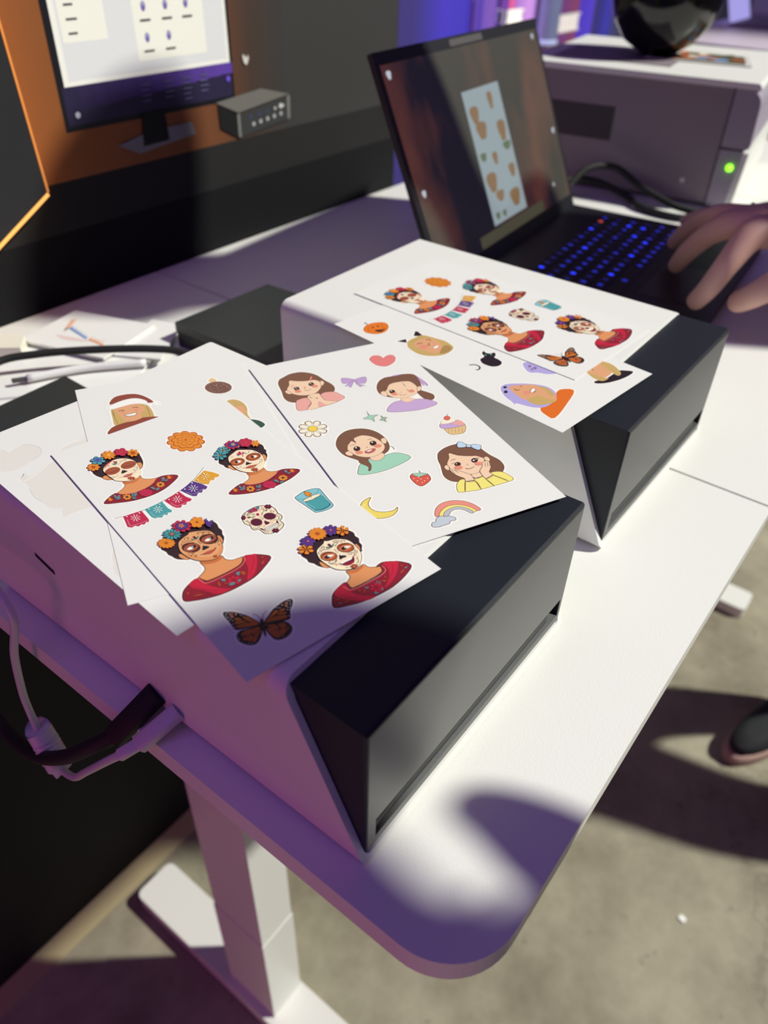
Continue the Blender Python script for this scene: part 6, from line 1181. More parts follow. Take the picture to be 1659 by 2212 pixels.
('e','ornl',85.03,27.95,0.37,0.14,-0.1,0.39,None,0.2),
('e','ornl',86.1,25.12,0.37,0.15,-0.1,0.4,None,0.2),
('e','ornl',92.55,26.75,0.37,0.14,-0.11,0.4,None,0.2),
('e','ornl',78.64,26.29,0.37,0.14,-0.09,0.39,None,0.2),
('e','ornl',84.78,30.85,0.37,0.14,-0.1,0.39,None,0.2),
('e','ornl',85.09,28.24,0.37,0.14,-0.1,0.39,None,0.2),
('e','ornl',86.46,34.09,0.37,0.15,-0.1,0.39,None,0.2),
('e','ornl',84.15,26.75,0.37,0.14,-0.1,0.39,None,0.2),
('e','ornl',92.18,33.61,0.37,0.15,-0.1,0.39,None,0.2),
('e','ornl',81.63,34.44,0.37,0.15,-0.09,0.39,None,0.2),
('e','ornl',90.25,28.18,0.37,0.14,-0.1,0.4,None,0.2),
('e','ornl',80.51,28.6,0.37,0.15,-0.1,0.39,None,0.2),
('e','ornl',83.46,23.79,0.38,0.14,-0.09,0.39,None,0.2),
('e','ornl',81.02,25.29,0.37,0.14,-0.09,0.4,None,0.2),
('e','ornl',91.34,29.45,0.37,0.15,-0.1,0.4,None,0.2),
('e','ornl',79.68,29.62,0.37,0.15,-0.09,0.39,None,0.2),
('e','ornl',85.35,33.24,0.36,0.14,-0.1,0.38,None,0.2),
('e','ornl',91.44,30.7,0.38,0.14,-0.1,0.39,None,0.2),
('e','ornl',85.27,28.85,0.37,0.15,-0.1,0.39,None,0.2),
('e','ornl',80.48,30.16,0.36,0.15,-0.1,0.39,None,0.2),
('e','ornl',91.56,32.27,0.37,0.14,-0.1,0.39,None,0.2),
('e','ornl',85.06,27.64,0.37,0.15,-0.1,0.4,None,0.2)]),
('blonde woman in a dark green top seen from the side',"88.8 45.8 92 46.4 94.4 48.4 96.8 52.6 97.6 55.4 97.8 61.2 96.2 67 96.2 72.8 96.4 73.8 99.2 75.8 101 78 102.8 82.8 102.2 85 100.6 86.6 98.2 87.8 96.8 87.8 95 87.4 93 86.4 90.2 84.2 88.8 82.2 88.4 80.8 89 78 85.8 74.6 81.4 67.4 79.4 61.8 78.6 58 78.6 54.2 80 51 82.4 48.6 84.6 47.2",[('p','grnd',1,"93.29 74.71 98.09 76.89 100.27 80.01 101 84.04 96.45 86.41 89.93 81.2"),
('p','blond',1,"85.53 48.42 91.28 47.71 95.41 53.07 96.31 60.66 94.6 67.85 94.53 75.8 89.67 76.62 82.48 66.21 80.09 54.35"),
('p','skinl',1,"88.43 58.38 93.85 57.3 94.58 62.36 92.62 67.39 88.83 65.6")]),
]),
'P1':dict(a=(3.2584,2.7103),u=(0.99743,-0.07166),z=1.008,W=109.0,L=206.0,st=[
]),
'P2':dict(a=(2.7183,2.4616),u=(0.99245,-0.12261),z=1.0035,W=109.0,L=206.0,st=[
('orange jack o lantern pumpkin',"19.3 12.6 20.5 13.2 20.9 14.2 19.9 16.2 20.1 16.4 22.9 16.8 27.3 18.8 30.3 21.4 30.9 22.6 31.5 23 31.9 24.2 31.5 25 31.5 26.4 30.5 28.8 28.1 32.4 22.1 35.8 18.7 36.8 15.9 36.8 14.1 36.4 10.7 34.8 7.7 31 6.1 27 6.5 24.4 8.7 20.4 11.1 18.6 13.7 17.2 14.7 17 15.1 16.6 14.7 15.4 15.3 14.2",[('p','pump',1,"9.99 21.41 16.68 17.78 24.46 18.93 30.12 24.07 26.99 31.06 18.83 35.2 11.65 33.58 7.71 26.97"),
('s','rust',0.3,1,"9.99 21.41 16.68 17.78 24.46 18.93 30.12 24.07 26.99 31.06 18.83 35.2 11.65 33.58 7.71 26.97",1),
('s','grnd',0.8,1,"17.15 18.21 19.27 14.22 16.29 15.46",0),
('p','ink',0,"17.46 22.39 18.86 23.67 16.19 25.11"),
('p','ink',0,"21.69 23.51 23.09 24.78 20.4 26.23"),
('p','ink',1,"15.29 28.15 20.94 31.36 24.78 30.22 18.92 33.36 15.14 31.84"),
('s','rust',0.3,1,"17.07 20.09 12.59 23.77 9.55 28.64",0),
('s','rust',0.3,1,"27.34 22.34 22.97 29.35 15.99 34.51",0)]),
('blonde woman wearing black cat ears',"36.1 48.3 37.7 49.1 38.7 50.1 39.1 51.1 37.1 57.5 38.9 61.3 42.1 73.3 42.3 75.7 41.9 78.9 41.1 82.3 39.5 86.3 38.7 87.5 36.3 89.1 32.1 90.5 29.1 91.1 24.5 91.1 23.1 90.7 18.9 88.9 15.9 86.9 12.7 83.7 11.9 82.3 9.9 77.3 9.7 75.5 9.9 71.3 11.3 65.3 13.3 61.5 16.3 58.5 12.9 52.9 12.7 52.3 13.1 51.3 14.5 50.7 22.1 52.5 22.7 52.9 23.1 53.9 22.5 55.3 22.7 55.5 28.1 55.3 28.3 53.9 28.9 53.1 34.5 49.1",[('p','ink',0,"29.61 54.46 36.12 49.79 37.51 51.05 34.94 59.32"),
('p','ink',0,"14.13 52.18 18.89 53.22 21.7 53.94 17.99 58.62"),
('p','blond',1,"14.37 62.53 20.68 57.43 30.25 56.91 35.97 58.38 39.19 68.79 40.66 75.68 38.61 84.7 34.58 88.16 24.68 89.61 15.73 84.85 11.47 77.49 11.8 69.06"),
('p','skinl',1,"18.92 64.9 26.46 61.24 34.82 64.43 36.16 72.3 32.2 80.64 24.77 84.46 20.05 82.58 18.01 74.75"),
('p','brnl2',1,"32.2 80.64 36.47 80.94 35.73 86.37 29.38 88.68 22.82 86.17"),
('p','blond',1,"13.85 63.85 18.07 65.2 17.43 75.28 19.03 82.69 14.73 82.56 11.54 75.82"),
('s','brnl2',0.4,1,"20.51 60.93 29.13 59.62 34.72 62.86",0),
('s','brnd',0.7,1,"21.25 65.23 24.63 65.42 25.39 67.2",0),
('s','brnd',0.7,1,"31.21 65.21 33.59 65.54 33.33 68.25",0),
('p','white',1,"27.27 76.13 31.96 76.82 28.52 79.06 25.75 78.3"),
('s','lip',0.3,1,"27.27 76.13 31.96 76.82 28.52 79.06 25.75 78.3",1),
('e','blush',21.9,71.21,2.24,2.05,-2.34,2.13,None,0.2),
('s','brnd',0.5,1,"29.55 69.19 27.01 72.3 25.07 71.6",0)]),
('black cat sitting beside its loose curled tail',"48.7 103.2 50.1 103.6 50.7 104.8 50.5 106 49.7 107.4 50.1 108.8 50.7 109.4 52.5 109.6 54.1 110.4 54.5 111.4 54.1 113 51.7 115.8 48.3 117.2 48.1 121.4 47.1 124.2 46.1 125.6 43.3 127.2 39.9 127.6 38.1 127.4 36.3 126.6 33.9 124.6 32.7 121.8 32.3 119.8 32.3 116.4 32.9 114.6 34.5 112 36.1 110.4 38.1 109.4 41.7 109.4 44.7 105",[('p','ink',1,"34.83 114.25 38.02 110.97 42.77 110.62 45.25 106.53 49.24 104.72 48.22 107.65 49.73 110.64 53.09 111.47 50.71 114.73 47.11 116.18 46.77 120.57 44.71 124.88 39.51 126.22 35.06 123.64 33.75 117.87"),
('s','ink',1.1,1,"24.94 111.3 28.46 113.92 28.38 118.1 25.21 120 22.96 119.12",0),
('e','grn',45.26,109.74,0.65,0.59,-0.92,0.74,None,0.2),
('e','grn',48.83,112.05,0.65,0.6,-0.93,0.74,None,0.2)]),
('lilac ghost peeking from under the upper sheet',"55.6 133.8 57.8 134.2 60 135.4 61.6 137 62.4 139.8 63.6 151.2 63.6 157.4 63.2 159.2 62.4 160.6 61.6 161.2 59.8 161.6 58 161 55.4 159.4 53 157 50.6 152 47.4 149.4 46.6 148.4 46 146.8 46 145.4 46.6 143.6 49.4 138.8 52.8 135 54 134.2",[('p','lilg',1,"54.59 135.51 59.67 137.08 61 141.4 62.17 156.14 60.06 160.15 54.44 156.45 51.54 150.82 47.62 147.2 48.86 142.39"),
('e','lild',54.86,141.26,0.8,0.73,-1.47,1.08,None,0.2),
('e','lild',55.43,145.43,0.95,0.87,-1.46,1.06,None,0.2),
('e','lild',52.39,145.03,0.63,0.58,-1.1,0.79,None,0.2)]),
('laughing woman in a lilac ghost hood and orange sweater',"19 143.5 22.2 143.9 25.8 145.7 30 149.1 35.2 154.3 38.8 159.3 41.4 165.1 41.8 167.7 41.2 170.9 40.4 172.9 43 172.9 47.2 174.9 50.2 177.9 50.8 179.7 50.8 181.7 50.4 182.7 46 185.3 26.6 191.1 16.2 193.9 11.8 194.5 10.6 194.5 9.2 193.9 7.6 192.7 7.2 191.7 7.4 189.1 8.8 183.7 9.8 181.5 12 179.3 9.4 175.9 7.8 171.9 6.6 167.5 6.2 167.1 5.4 167.5 4.2 167.1 3.6 165.9 5.4 162.1 6.6 157.1 7.6 154.5 10.2 149.9 12 147.5 14.6 145.1 17 143.9",[('p','orsw',1,"12.41 180.72 20.55 177.92 31.51 177.47 42.95 174.42 49.29 181.68 31.58 188.17 10.75 193.05 9.53 186.91"),
('p','lilg',1,"15.51 146.23 22.29 145.5 29.99 151.21 36.78 158.91 40.21 167.71 36.34 176.54 26.58 180.89 16.58 180.74 10.76 175.32 7.36 165.66 5.08 166.15 6.73 162.44 9.33 154.2"),
('p','skinl',1,"21.31 148.81 28.3 152.48 35.93 159.53 36.89 168.81 35.59 175.84 29.69 181.13 25.25 177.01 25.7 169.38 16.39 168.78 15.16 162.29 17.89 153.96"),
('p','blond',1,"15.66 168.09 25.7 169.38 26.89 175.86 29.69 181.13 23.49 180.65 16.03 176.33"),
('p','blond',1,"35.74 162.17 38.6 167.61 35.21 175.49 31.67 174.92 35.38 167.41"),
('p','white',1,"27.74 161.72 31.77 161.29 30.38 164.16 25.68 164.47"),
('s','lip',0.5,1,"27.74 161.72 31.77 161.29 30.38 164.16 25.68 164.47",1),
('p','ink',1,"26.38 164.57 30.38 164.16 28.34 165.02"),
('s','brnd',0.6,1,"21.48 153.15 20.96 155.44 23.3 156.21",0),
('s','brnd',0.6,1,"26.62 153.73 28.48 154.89",0),
('e','blush',23.38,161.79,1.5,1.39,-1.96,1.45,None,0.2),
('e','ink',18.59,147.7,0.91,0.84,-1.14,0.88,None,0.2),
('e','ink',14.08,151.81,0.9,0.83,-1.45,1.11,None,0.2)]),
('blonde woman in a black top, half hidden',"81.9 164.8 89.3 165 94.3 166 95.9 167 97.5 167.4 98.5 168.2 99.5 169.2 100.9 171.6 101.7 174.2 102.1 177.2 101.7 180.4 98.5 187.2 102.9 192.6 103.5 194 103.3 195.4 102.7 196.6 101.3 197.2 99.3 197.6 93.5 197.6 88.9 197.2 84.9 196.4 75.9 193.6 71.5 191.4 69.1 189.6 67.1 187.2 66.7 185.4 67.1 184.4 68.1 183.4 69.7 182.8 71.7 183 72.1 180.2 73.3 177 75.3 173.4 76.3 169.4 77.1 168 78.5 166.2",[('p','ink',1,"70.39 184.28 78.63 187.56 94.55 187.49 98.73 189.84 101.69 195.57 88.97 195.66 75.52 191.89 68.41 186.74"),
('p','skinl',1,"79.3 167.41 88.36 166.56 95.39 168.37 98.06 175.48 94.13 184.09 83.99 186.66 78.95 184.94 76.44 176.74"),
('p','blond',1,"95.39 168.37 99.46 172.11 100.1 180.44 94.18 190.14 88.71 191.02 90.57 183.82 94.45 175.24"),
('p','blond',1,"77.86 172.1 78.01 178.2 78.95 184.94 81.14 188.42 74.27 187.86 73.31 181.19"),
('s','brnd',0.5,1,"79.61 172.22 83.92 173.18 82.79 175.15",0)]),
]),
'S4':dict(a=(0.0750,3.0200),u=(0.99683,-0.07953),z=1.003,W=109.0,L=207.0,st=[
('peeled oval gap with a notched edge',"14.9 16.2 16.1 16.2 17.9 17.6 18.9 22 21.5 21 23.9 20.6 26.5 20.8 28.5 22 31.1 25 32.3 28 32.9 30.6 32.5 33.8 31.7 36 28.9 39 27.7 39.8 26.3 40.4 25.1 40.4 24.3 41 23.9 40.8 22.3 41.6 20.9 41.2 16.1 43 12.3 43 8.9 41.6 6.3 39.4 5.1 38.8 3.9 37.4 3.9 35 4.9 32.2 10.5 20.4 11.5 18.8 13.1 17.2",[('p','back',1,"10.98 20.89 14.12 17.35 16.34 17.06 17.61 20.07 17.9 22.92 22.44 21.59 26.68 21.61 30.4 25.42 31.98 30.5 31.03 35.53 27.23 39.23 21.76 40.24 15.83 42.29 10.66 41.76 6.7 38.96 4.47 35.4"),
('s','cut_highlight',0.35,1,"15.03 18.29 17.26 18 17.78 21.1 18.13 23.16 22.44 21.59 26.56 21.84",0),
('s','cutd',0.2,1,"26.56 21.84 30.4 25.42 31.98 30.5 31.03 35.53 27.23 39.23 22.21 40.7",0)]),
('peeled gap in the shape of a woman with shoulders',"46.3 38.6 49.1 38.8 50.7 39.8 55.3 38.8 56.3 39.2 58.5 40.8 59.5 45.2 59.3 53 56.7 61.6 49.3 75.4 39.5 90.8 32.7 100.2 28.3 103.8 27.5 104 23.1 101.8 22.3 102 21.1 101.4 20.7 101.6 17.5 100.6 16.1 100.6 15.5 100.2 9.5 100.2 8.5 99.6 8.1 98.8 7.9 96.8 10.1 92.2 11.1 91.8 11.3 91.4 9.1 89.6 7.5 87.2 6.9 83.8 6.9 77.6 6.5 77 6.7 75.6 6.1 74 6.1 72.8 6.9 72 6.3 71.2 7.1 70.4 6.7 69.4 7.3 68.2 6.9 67.6 7.5 66.8 7.3 65.8 7.9 65 7.5 64 8.5 62.8 9.3 59.4 9.3 57.4 8.3 55.8 6.5 55.8 5.9 55 6.1 54.6 10.9 49.6 12.7 48.4 13.5 48.2 14.1 48.6 14.9 52.8 16.5 52.8 26.5 48.2 31.9 47.6 33.1 46.8 36.5 41.8 39.1 40.6 41.5 40 42.3 39.4 42.7 39.6 43.5 39 45.7 39",[('p','back',1,"36.94 42.43 43.27 40.33 48.92 40.87 57.88 41.13 55.85 61.82 31.85 100.17 22.99 101.07 14.57 99.37 9.26 99.4 9.02 96.39 10.81 92.68 12.44 91.56 8.28 87.25 7.52 77.9 8.19 66.89 10.09 58.32 8.44 55.09 6.84 54.97 13.02 48.94 14.58 53.68 20.4 51.79 26.92 48.82 30.63 48.52 33.47 47.29"),
('s','cut_highlight',0.45,1,"36.94 42.43 43.58 39.78 48.3 39.36 51.77 41.14 57.07 41.2",0),
('s','cut_highlight',0.45,1,"6.84 54.97 13.35 48.96 8.23 54.87 14.59 54.94 22.29 52.14 28.11 49.22 31.08 48.99",0),
('s','cut_highlight',0.3,1,"10.81 92.68 8.77 96.83 9.06 99.18 14.57 99.37 22.31 101.07",0),
('s','cutd',0.15,1,"8.36 64.08 6.92 72.94 7.52 77.9",0)]),
('peeled round gap near the lower corner',"15.4 135.3 17.8 135.7 18.8 136.7 19.2 137.7 19.2 142.5 18.2 145.9 16.2 149.9 11.8 156.7 9.4 159.1 7 159.9 5.6 159.9 4.6 159.5 3.6 158.5 3 157.1 3 153.7 3.8 150.9 8.4 141.3 12.4 136.5",[('p','back',1,"16.59 136.04 12.88 137.22 8.98 141.82 5.43 148.93 3.68 154.15 4.23 158.19 6.78 159.13 10.8 156.91 17.51 145.78 18.57 138.1"),
('s','cut_highlight',0.35,1,"16.59 136.04 12.88 137.22 8.98 141.82 5.43 148.93",0)]),
]),
}
SHEETS['P1']['st'] = SHEETS['S1']['st']
# the second copy of the sheet shows the same pictures
INFO = {'S1': ('front sticker sheet of painted faces, bunting, skull and butterfly lying on the nearest printer', 'sticker sheets with painted faces'), 'P1': ('back sticker sheet of painted faces, bunting, skull and butterfly on the printer beside the laptop', 'sticker sheets with painted faces'),
 'S2': ('sticker sheet of four brown haired girls with heart, daisy, cupcake and rainbow', None), 'S3': ('sticker sheet with woman in Santa hat, partly under the painted faces sheet', None),
 'P2': ('Halloween sticker sheet with pumpkin, black cat and hooded woman on the far printer', None), 'S4': ('blank sticker sheet with peeled out gaps lying at the left side of the nearest printer', None)}
for n in ('S4', 'S3', 'S2', 'S1', 'P2', 'P1'):
    s = SHEETS[n]; ax, ay = s['a']; ux, uy = s['u']; vx, vy = uy, -ux; z = s['z']
    org = V(ax, ay, z)
    t = thing('sticker_sheet', INFO[n][0], 'sticker sheet', org, INFO[n][1])
    def F_(px, py, h, ax=ax, ay=ay, ux=ux, uy=uy, vx=vx, vy=vy, z=z): return V(ax+(ux*px+vx*py)/100, ay+(uy*px+vy*py)/100, z)+Vector((0, 0, h))
    bm = bmesh.new(); Wd, Ln = s['W'], s['L']; q = [(0, 0), (Wd, 0), (Wd, Ln), (0, Ln)]
    a = [bm.verts.new(F_(x, y, 0)) for x, y in q]; b = [bm.verts.new(F_(x, y, -.0002)) for x, y in q]; bm.faces.new(a); bm.faces.new(b[::-1])
    for i in range(4): bm.faces.new((a[i], a[(i+1) % 4], b[(i+1) % 4], b[i]))
    obj('paper', bm, M['paper'], t)
    for lab, border, prims in s['st']:
        B = nums(border); cx = sum(p[0] for p in B)/len(B); cy = sum(p[1] for p in B)/len(B)
        P_ = Print(F_)
        if n != 'S4':
            P_.h = 1e-5; P_.poly((214, 212, 208), B)
            C_ = []; N = len(B)
            for i in range(N):                                     # inner white margin, inset from the kiss cut
                p, a_, b_ = B[i], B[i-1], B[(i+1) % N]; dx, dy = b_[0]-a_[0], b_[1]-a_[1]; l = math.hypot(dx, dy) or 1; C_.append((p[0]-dy/l*.16*SG(B), p[1]+dx/l*.16*SG(B)))
            P_.poly('base', C_)
        else: P_.h = 1e-5
        for q in prims: P_.prim(q)
        o = P_.done('sticker' if n != 'S4' else 'peeled_gap', t, F_(cx, cy, 0)); o['label'] = lab
# ================================================================ SMALL THINGS ON THE DESK
def slab(name, pts, z0, z1, mt, label=None, cat=None, group=None, parent=None, bev=0):
    bm = bmesh.new(); prism(bm, pts, z0, z1)
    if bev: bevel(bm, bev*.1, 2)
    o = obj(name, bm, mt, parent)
    if label: tag(o, label, cat, group)
    return o
def cassette(pts, z1, label):
    cx = sum(p[0] for p in pts)/4; cy = sum(p[1] for p in pts)/4
    t = thing('paper_cassette', label, 'box', V(cx, cy, 0), 'flat charcoal boxes behind the printers')
    slab('box_base', pts, 0, z1*.55, M['box'], parent=t, bev=.01); P2_ = [(cx+(x-cx)*1.01, cy+(y-cy)*1.01) for x, y in pts]
    slab('box_lid', P2_, z1*.6, z1, M['box'], parent=t, bev=.012)
cassette([(2.97, 3.25), (4.3, 3.25), (4.22, 4.70), (2.97, 4.72)], .25, 'flat charcoal box on the desk behind the far printer')
cassette([(.45, 3.15), (1.62, 3.2), (1.65, 4.60), (.5, 4.55)], .25, 'flat charcoal box mostly hidden behind the nearest printer')
lc = slab('business_card', [(1.94, 5.81), (2.22, 4.89), (2.99, 5.1), (2.68, 5.98)], .075, .10, M['card']); tag(lc, 'white card printed with a pencil and small coloured lettering', 'card')
u = Vector((2.22-1.94, 4.89-5.81)).normalized(); v_ = Vector((-u.y, u.x)); o2 = Vector((1.94, 5.81))
CF = lambda a, b, h: V(o2.x+u.x*a+v_.x*b, o2.y+u.y*a+v_.y*b, .1)+Vector((0, 0, h))
pr = Print(CF, 1.5e-5)
pr.poly((228, 166, 140), [(.16, .56), (.20, .60), (.27, .40), (.23, .37)]); pr.poly((238, 196, 170), [(.18, .58), (.20, .60), (.27, .40), (.25, .385)]); pr.poly((110, 130, 110), [(.23, .37), (.27, .40), (.262, .32)]); pr.poly((60, 60, 70), [(.25, .335), (.265, .345), (.262, .31)])
pr.poly((228, 206, 204), sm2([(.24, .22), (.40, .17), (.60, .22), (.78, .34), (.60, .25), (.40, .24)], True))
for i in range(9): pr.stroke((96, 132, 200), .011, sm2([(.27+.034*i, .45-.016*i), (.272+.034*i, .375-.014*i), (.288+.034*i, .41-.016*i), (.296+.034*i, .37-.014*i)], False))
for i in range(6): pr.stroke((230, 150, 90), .010, sm2([(.60+.034*i, .32-.010*i), (.602+.034*i, .25-.008*i), (.618+.034*i, .28-.010*i), (.626+.034*i, .24-.008*i)], False))
pr.done('logo_print', lc, V(2.4, 5.4, .1))
slab('card', [(2.36, 4.93), (2.58, 4.52), (3.2, 4.95), (3.1, 5.28)], .05, .07, M['card'], 'plain white card sticking out under the printed card towards the charcoal box', 'card', 'white cards on the desk')
slab('card', [(1.2, 5.1), (2.1, 4.35), (2.75, 4.75), (1.9, 6.2), (1.5, 6.1)], .025, .045, M['card'], 'large plain white card under the black cable at the left', 'card', 'white cards on the desk')
slab('card', [(1.0, 4.9), (1.5, 4.62), (2.15, 4.7), (1.6, 5.3)], 0, .02, M['card'], 'lowest plain white card, next to the hidden charcoal box', 'card', 'white cards on the desk')
bx = slab('white_eraser', [(1.62, 5.7), (1.78, 5.52), (1.95, 5.72), (1.85, 5.92)], .046, .17, mat('warm_white_block', (.8, .77, .66, 1), .5), bev=.02); tag(bx, 'small warm white block at the left edge of the cards', 'eraser')
pn = thing('pen', 'glossy white pen lying below the black cable', 'pen', V(1.9, 5, .1)); tube('barrel', [(1.55, 5.08, .10), (2.0, 4.86, .10), (2.42, 4.52, .10)], .034, mat('white_pen', (.8, .8, .8, 1), .25), pn); tube('pen_tip', [(1.44, 5.14, .10), (1.55, 5.08, .10)], .022, M['vent'], pn)
tag(tube('cable', [(1.0, 5.3, .12), (1.45, 5.36, .2), (1.75, 5.2, .22), (2.1, 4.92, .22), (2.5, 4.55, .2), (2.7, 4.3, .16), (2.8, 3.9, .05)], .035, M['rubber']), 'thin black cable running across the white cards', 'cable')
# cables into the near printer
bc = thing('black_usb_cable', 'thick black braided cable plugged into the side of the nearest printer', 'cable', V(-.15, 1.0, .5))
tube('cord', [(-.20, 1.52, -.07), (-.33, 1.70, -.24), (-.36, 2.05, -.62), (-.36, 2.50, -1.02), (-.33, 2.95, -1.24), (-.3, 3.3, -1.16), (-.28, 3.9, -.7), (-.3, 4.6, -.4)], .047, M['rubber'], bc)
bm = bmesh.new(); 
def slantbox(bm, a, b, wx, wz):
    A, B = V(*a), V(*b); d = (B-A).normalized(); s = Vector((0, 1, 0)); s = (s-d*s.dot(d)).normalized(); n = d.cross(s)
    N = 20; sg_ = lambda v: math.copysign(abs(v)**.6, v)
    sec = [(sg_(math.cos(2*math.pi*k/N)), sg_(math.sin(2*math.pi*k/N))) for k in range(N)]
    L_ = (B-A).length; st = [(0, .9), (.0006, 1), (L_-.0008, 1), (L_, .82)]
    vs_ = [[bm.verts.new(A+d*h+s*wx*.1*p*k+n*wz*.1*q*k) for p, q in sec] for h, k in st]
    bm.faces.new(vs_[0][::-1]); bm.faces.new(vs_[-1])
    for a_, b_ in zip(vs_, vs_[1:]):
        for i in range(N): bm.faces.new((a_[i], a_[(i+1) % N], b_[(i+1) % N], b_[i]))
    for f in bm.faces: f.smooth = len(f.verts) == 4
slantbox(bm, (.0, 1.40, .17), (-.24, 1.53, -.08), .068, .045); obj('plug', bm, M['rubber'], bc)
wc = thing('white_usb_cable', 'white cable with round ferrite bead plugged in below the black plug', 'cable', V(-.15, 1.2, .3))
bm = bmesh.new(); slantbox(bm, (.0, 1.235, .15), (-.23, 1.31, .03), .05, .038); obj('plug', bm, M['wcable'], wc, smooth=False)
bm = bmesh.new(); slantbox(bm, (-.22, 1.31, .04), (-.31, 1.38, -.03), .034, .028); obj('strain_relief', bm, M['wcable'], wc)
tube('cord', [(-.30, 1.37, -.02), (-.33, 1.5, -.17), (-.34, 1.8, -.55), (-.33, 2.06, -.88), (-.32, 2.26, -1.0), (-.32, 2.33, -.98)], .024, M['wcable'], wc)
bd = tube('ferrite_bead', [(-.31, 2.26, -1.03), (-.31, 2.29, -1.00), (-.29, 2.46, -.82), (-.29, 2.48, -.79)], .08, M['wcable'], wc, rs=[.065, .085, .085, .065]); 
for k_ in range(5): tube('bead_ridge', [(-.308+.003*k_, 2.33+.02*k_, -.955+.022*k_), (-.3075+.003*k_, 2.336+.02*k_, -.949+.022*k_)], .088, M['wcable'], bd, n=2)
tube('cord', [(-.29, 2.48, -.80), (-.28, 2.52, -.62), (-.28, 2.50, -.42), (-.28, 2.38, .0), (-.27, 2.25, .30), (-.26, 2.22, .46), (-.24, 2.4, .56), (-.2, 2.8, .55)], .024, M['wcable'], wc)
# ================================================================ LAPTOP
BL = Vector((5.449, 3.26, .12)); e1 = Vector((.9956, .0936, 0)); e2 = Vector((.0936, -.9956, 0)); up = Vector((-.03755, .40025, .91563)); nn = Vector((.0857, -.9116, .402))
lt = thing('laptop', 'open black gaming laptop with blue backlit keys behind the far printer', 'laptop', V(7.4, 2.2, 0))
LP = lambda a, b, z=0: BL+e1*a+e2*b+Vector((0, 0, z))
def lbox(name, a0, a1, b0, b1, z0, z1, mt, parent=lt, bev=0):
    bm = bmesh.new(); v = [bm.verts.new(V(*LP(a, b, z))) for z in (z0, z1) for a, b in ((a0, b0), (a1, b0), (a1, b1), (a0, b1))]
    for q in ((3, 2, 1, 0), (4, 5, 6, 7), (0, 1, 5, 4), (1, 2, 6, 5), (2, 3, 7, 6), (3, 0, 4, 7)): bm.faces.new([v[i] for i in q])
    if bev: bevel(bm, bev*.1, 2)
    return obj(name, bm, mt, parent)
lbox('base', 0, 3.945, -.05, 2.62, -.10, .03, M['laptop'], bev=.03)
lbox('touchpad', 1.3, 2.45, 1.78, 2.5, .0305, .034, mat('touchpad_glass', (.012, .013, .02, 1), .25))
SP = lambda a, b, h=0: BL+Vector((0, 0, .03))+e1*a+up*b+nn*h
def sbox(name, a0, a1, b0, b1, h0, h1, mt, parent=lt, bev=0):
    bm = bmesh.new(); v = [bm.verts.new(V(*SP(a, b, h))) for h in (h0, h1) for a, b in ((a0, b0), (a1, b0), (a1, b1), (a0, b1))]
    for q in ((3, 2, 1, 0), (4, 5, 6, 7), (0, 1, 5, 4), (1, 2, 6, 5), (2, 3, 7, 6), (3, 0, 4, 7)): bm.faces.new([v[i] for i in q])
    if bev: bevel(bm, bev*.1, 2)
    return obj(name, bm, mt, parent)
lid = sbox('lid', 0, 3.945, 0, 2.40, -.06, 0, M['laptop'], bev=.015)
lbox('hinge', .6, 3.3, -.12, -.02, -.04, .06, M['laptop'], bev=.02)
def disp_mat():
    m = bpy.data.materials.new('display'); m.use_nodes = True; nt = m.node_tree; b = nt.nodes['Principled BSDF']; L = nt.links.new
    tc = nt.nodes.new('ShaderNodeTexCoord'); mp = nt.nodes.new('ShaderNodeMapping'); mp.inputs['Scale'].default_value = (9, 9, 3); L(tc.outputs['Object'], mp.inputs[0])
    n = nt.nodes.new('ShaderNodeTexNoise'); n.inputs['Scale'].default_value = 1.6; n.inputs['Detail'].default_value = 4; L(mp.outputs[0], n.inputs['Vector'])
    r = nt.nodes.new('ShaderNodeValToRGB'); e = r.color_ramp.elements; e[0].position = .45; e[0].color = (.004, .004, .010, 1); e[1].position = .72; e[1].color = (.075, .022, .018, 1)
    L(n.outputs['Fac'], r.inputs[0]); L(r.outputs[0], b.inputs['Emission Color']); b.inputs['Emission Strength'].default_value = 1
    b.inputs['Base Color'].default_value = (.042, .04, .028, 1); b.inputs['Roughness'].default_value = .42  # olive base colour stands in for the hazy glare of the key light
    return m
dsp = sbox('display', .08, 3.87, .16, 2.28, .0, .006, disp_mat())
def emat(name, c, s): return mat(name, (.02, .02, .02, 1), .4, emit=c, es=s)
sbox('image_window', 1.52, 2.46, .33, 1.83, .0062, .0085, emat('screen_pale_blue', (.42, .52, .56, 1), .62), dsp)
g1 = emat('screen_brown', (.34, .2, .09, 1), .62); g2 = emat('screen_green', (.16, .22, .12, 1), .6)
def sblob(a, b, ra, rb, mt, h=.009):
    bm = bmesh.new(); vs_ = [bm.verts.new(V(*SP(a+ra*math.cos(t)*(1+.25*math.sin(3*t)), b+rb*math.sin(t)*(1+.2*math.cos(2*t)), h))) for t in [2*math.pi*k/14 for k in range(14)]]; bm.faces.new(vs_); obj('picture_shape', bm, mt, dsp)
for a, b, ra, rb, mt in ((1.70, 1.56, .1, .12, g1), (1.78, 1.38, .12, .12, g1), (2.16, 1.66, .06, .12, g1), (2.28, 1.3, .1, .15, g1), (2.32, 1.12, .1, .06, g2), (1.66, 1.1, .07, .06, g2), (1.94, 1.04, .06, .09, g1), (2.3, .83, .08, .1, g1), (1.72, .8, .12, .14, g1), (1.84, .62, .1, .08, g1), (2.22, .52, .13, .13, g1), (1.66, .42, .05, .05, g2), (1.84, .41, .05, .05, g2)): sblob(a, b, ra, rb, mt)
wh = emat('screen_icon', (.7, .75, .85, 1), .7)
